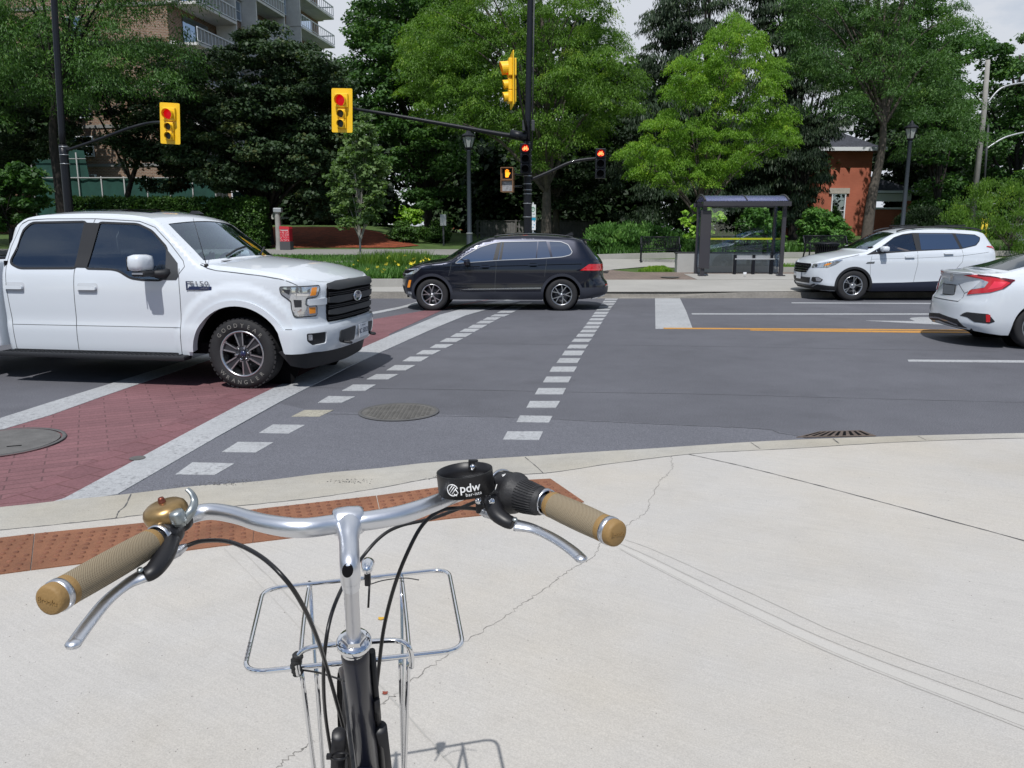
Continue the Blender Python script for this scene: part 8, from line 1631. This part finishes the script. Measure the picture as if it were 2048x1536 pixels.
lever(D(985, 975, .42), D(1040, 988, .42) - D(1000, 978, .42), [D(985, 1000, .428), D(992, 1025, .44), D(1010, 1040, .448), D(1024, 1046, .452)], D(1030, 1050, .452), [D(1065, 1057, .455), D(1105, 1075, .458), D(1140, 1098, .462), D(1162, 1117, .466)], [D(985, 1030, .447), D(955, 1019, .448)], None, (.0135, .0095))
# twist shifter on the right
sd_ = (D(1090, 1004, .422) - D(1020, 982, .42)).normalized(); s0 = D(1012, 981, .42); mm = axisM(s0, sd_)
b = BM(); L_ = (D(1090, 1004, .422) - s0).length; b.lathe([(.0320, .012), (.0345, .014), (.0350, .020), (.0330, .026), (.0285, .031), (.0262, .045), (.0240, .060), (.0222, L_ - .004), (.0180, L_ - .001)], 40, mm); sh = b.build('twist_shifter', M['rubber_black'])
b = BM()
for k in range(36):
    a = 2 * PI * k / 36; b.tube([mm @ Vector((rr_ * math.cos(a), rr_ * math.sin(a), zz)) for rr_, zz in ((.0272, .036), (.0266, .045), (.0246, .060), (.0230, L_ - .01))], .0011, 4)
rb2_ = b.build('grip_ribs', M['rubber_black'], sh); rb2_['kind'] = 'stuff'
b = BM(); b.lathe([(.0135, -.016), (.0290, -.015), (.0318, -.008), (.0325, .010), (.0322, .0135)], 40, mm); b.build('indicator_drum', M['anod_black'], sh)
b = BM(); b.lathe([(.0300, -.0165), (.0330, -.0165), (.0336, -.0125), (.0308, -.0125)], 44, mm, a0=0, a1=2 * PI); b.lathe([(.0332, -.014), (.0338, .0), (.0352, .012)], 30, mm, a0=R(200), a1=R(320)); b.build('silver_bezel', M['alu_brushed'], sh)
vw = mm.inverted() @ Vector((0, 0, CAMH)); va = math.atan2(vw.y, vw.x)
for ch, da, sz in (('4', -.75, .012), ('1', .0, .014), ('7', .7, .012)):
    a = va + da; pm = mm @ Matrix.Rotation(a, 4, 'Z') @ Matrix.Translation((.0328, 0, .004)) @ Matrix(((0, 0, 1, 0), (0, -1, 0, 0), (1, 0, 0, 0), (0, 0, 0, 1)))
    t = text_mb(ch, sz, .0003, M=pm, mb=BM()); t.build('gear_number', M['white_mark'], sh)
# cup ring holder
pc = D(955, 977, .42); ct = atY(929, 940, pc.y - .050); hR, rR = .0345, .0450; zt_ = Matrix.Rotation(R(-5), 3, 'Y') @ Vector((0, 0, 1)); mm = axisM(ct, zt_)
b = BM(); b.lathe([(rR, 0), (rR, -hR), (rR - .0026, -hR), (rR - .0026, 0), (rR, 0)], 64, mm, smooth=True); cu = b.build('cup_holder', M['anod_black'])
vw = mm.inverted() @ Vector((0, 0, CAMH)); va = math.atan2(vw.y, vw.x)
def wrap_text(s, size, zc, a_c, spacing=1., bold=0., shear=0.):
    t = text_mb(s, size, 0, spacing, bold=bold, mb=BM())
    t.v = [tuple(mm @ Vector(((rR + .0004) * math.cos(a_c + x / rR), (rR + .0004) * math.sin(a_c + x / rR), zc + y))) for x, y, z in t.v]; return t
ac = va + .0; t = wrap_text('pdw', .019, -.0165, ac + .13, 1., .0002); t.build('cup_lettering', M['white_mark'], cu); t = wrap_text('bar-ista', .0078, -.0270, ac + .24, 1.1); t.build('cup_lettering', M['white_mark'], cu)
lg = BM(); a_l = ac - .50
def wp(x, y): a = a_l + x / rR; return mm @ Vector(((rR + .0005) * math.cos(a), (rR + .0005) * math.sin(a), -.0185 + y))
lg.tube([wp(.0092 * math.cos(a), .0092 * math.sin(a)) for a in np.linspace(R(15), R(315), 28)], .0008, 5)
for s_ in (-1, 0, 1): lg.tube([wp(-.005 + s_ * .003, -.005 - s_ * .002), wp(.004 + s_ * .003, .006 - s_ * .002)], .0008, 5)
lg.tube([wp(.002, -.006), wp(.006, -.009), wp(.009, -.004), wp(.005, .002)], .0008, 5); lg.build('cup_logo', M['white_mark'], cu)
b = BM(); ab = va + PI - .35; b.lathe([(0, .006), (.004, .0055), (.0055, .002), (.0055, 0)], 14, axisM(mm @ Vector(((rR - .003) * math.cos(ab), (rR - .003) * math.sin(ab), -.008)), mm.to_3x3() @ Vector((-math.cos(ab), -math.sin(ab), 0)))); 
b.lathe([(0, .006), (.004, .0055), (.0055, .002), (.0055, 0)], 14, axisM(D(958, 997, .425) + Vector((0, -.012, 0)), (-.1, -1, .2))); b.lathe([(0, .006), (.004, .0055), (.0060, .002), (.0060, 0)], 14, axisM(D(985, 1000, .425) + Vector((0, -.008, .0)), (-.2, -1, .3))); b.build('cup_bolt', M['bike_chrome'], cu)
b = BM(); q_ = mm @ Vector((rR * math.cos(ab) * .98, rR * math.sin(ab) * .98, -.006)); b.box(q_, (.016, .006, .020), bev=.002); b.box(D(965, 985, .425) + Vector((0, -.006, 0)), (.024, .020, .036), bev=.004); b.box(D(964, 1012, .440) + Vector((0, -.002, 0)), (.020, .020, .020), bev=.004); b.build('cup_clamp', M['anod_black'], cu)
# cables
def cable(pts, r=.0032, name='brake_cable'): b = BM(); b.tube(catmull(pts, 8), r, 10); return b.build(name, M['cable_black'])
cable([D(370, 1093, .448), D(405, 1082, .44), D(460, 1084, .43), D(520, 1112, .43), D(570, 1158, .45), D(605, 1210, .50), D(632, 1270, .58), D(652, 1330, .68), D(672, 1400, .76), D(690, 1470, .86), D(700, 1540, .95)])
cable([D(955, 1018, .446), D(920, 1016, .44), D(880, 1022, .44), D(845, 1050, .46), D(815, 1105, .50), D(788, 1175, .56), D(768, 1255, .64), D(757, 1340, .72), D(748, 1430, .80), D(742, 1540, .92)])
cable([D(960, 1000, .45), D(870, 1035, .50), D(800, 1052, .52), D(760, 1075, .54), D(722, 1118, .57), D(690, 1165, .58), D(664, 1225, .60), D(651, 1290, .64), D(647, 1360, .72), D(652, 1440, .84), D(668, 1540, .98)], name='gear_cable')
b = BM(); zt2 = D(664, 1484, .83); b.lathe([(.0135, -.002), (.0148, 0), (.0135, .002)], 18, axisM(fk[0] + Vector((0, 0, -.04)), (0, .2, 1))); b.box(fk[0] + Vector((-.016, -.008, -.035)), (.008, .007, .008), bev=.001); b.build('zip_tie', M['anod_black'])
# rest of the bicycle, below and behind the frame of the photo
b = BM(); b.tube([he_ - fx_ * .04, Vector((-.243, .62, .30))], .017, 14); b.tube([he_ - fx_ * .10, Vector((-.243, .60, .40))], .014, 14); b.tube([Vector((-.243, .66, .28)), Vector((-.243, .48, .86))], .015, 14); b.tube([Vector((-.243, .66, .28)), Vector((-.20, .22, .37))], .010, 10); b.tube([Vector((-.243, .66, .28)), Vector((-.286, .22, .37))], .010, 10); b.build('frame', M['frame_navy'])
b = BM(); wr = axisM((-.243, .22, .37), (1, 0, 0)); b.lathe([(.325 + .020 * math.cos(a), .020 * math.sin(a)) for a in np.linspace(0, 2 * PI, 17)], 48, wr); b.lathe([(0, -.04), (.03, -.04), (.03, .04), (0, .04)], 16, wr); b.build('rear_wheel', M['rubber'])
b = BM(); b.sph((-.243, .42, .93), .12, 18, 10, (.62, 1.05, .28)); b.tube([(-.243, .47, .84), (-.243, .44, .92)], .013, 10); b.build('saddle', M['rubber_black'])
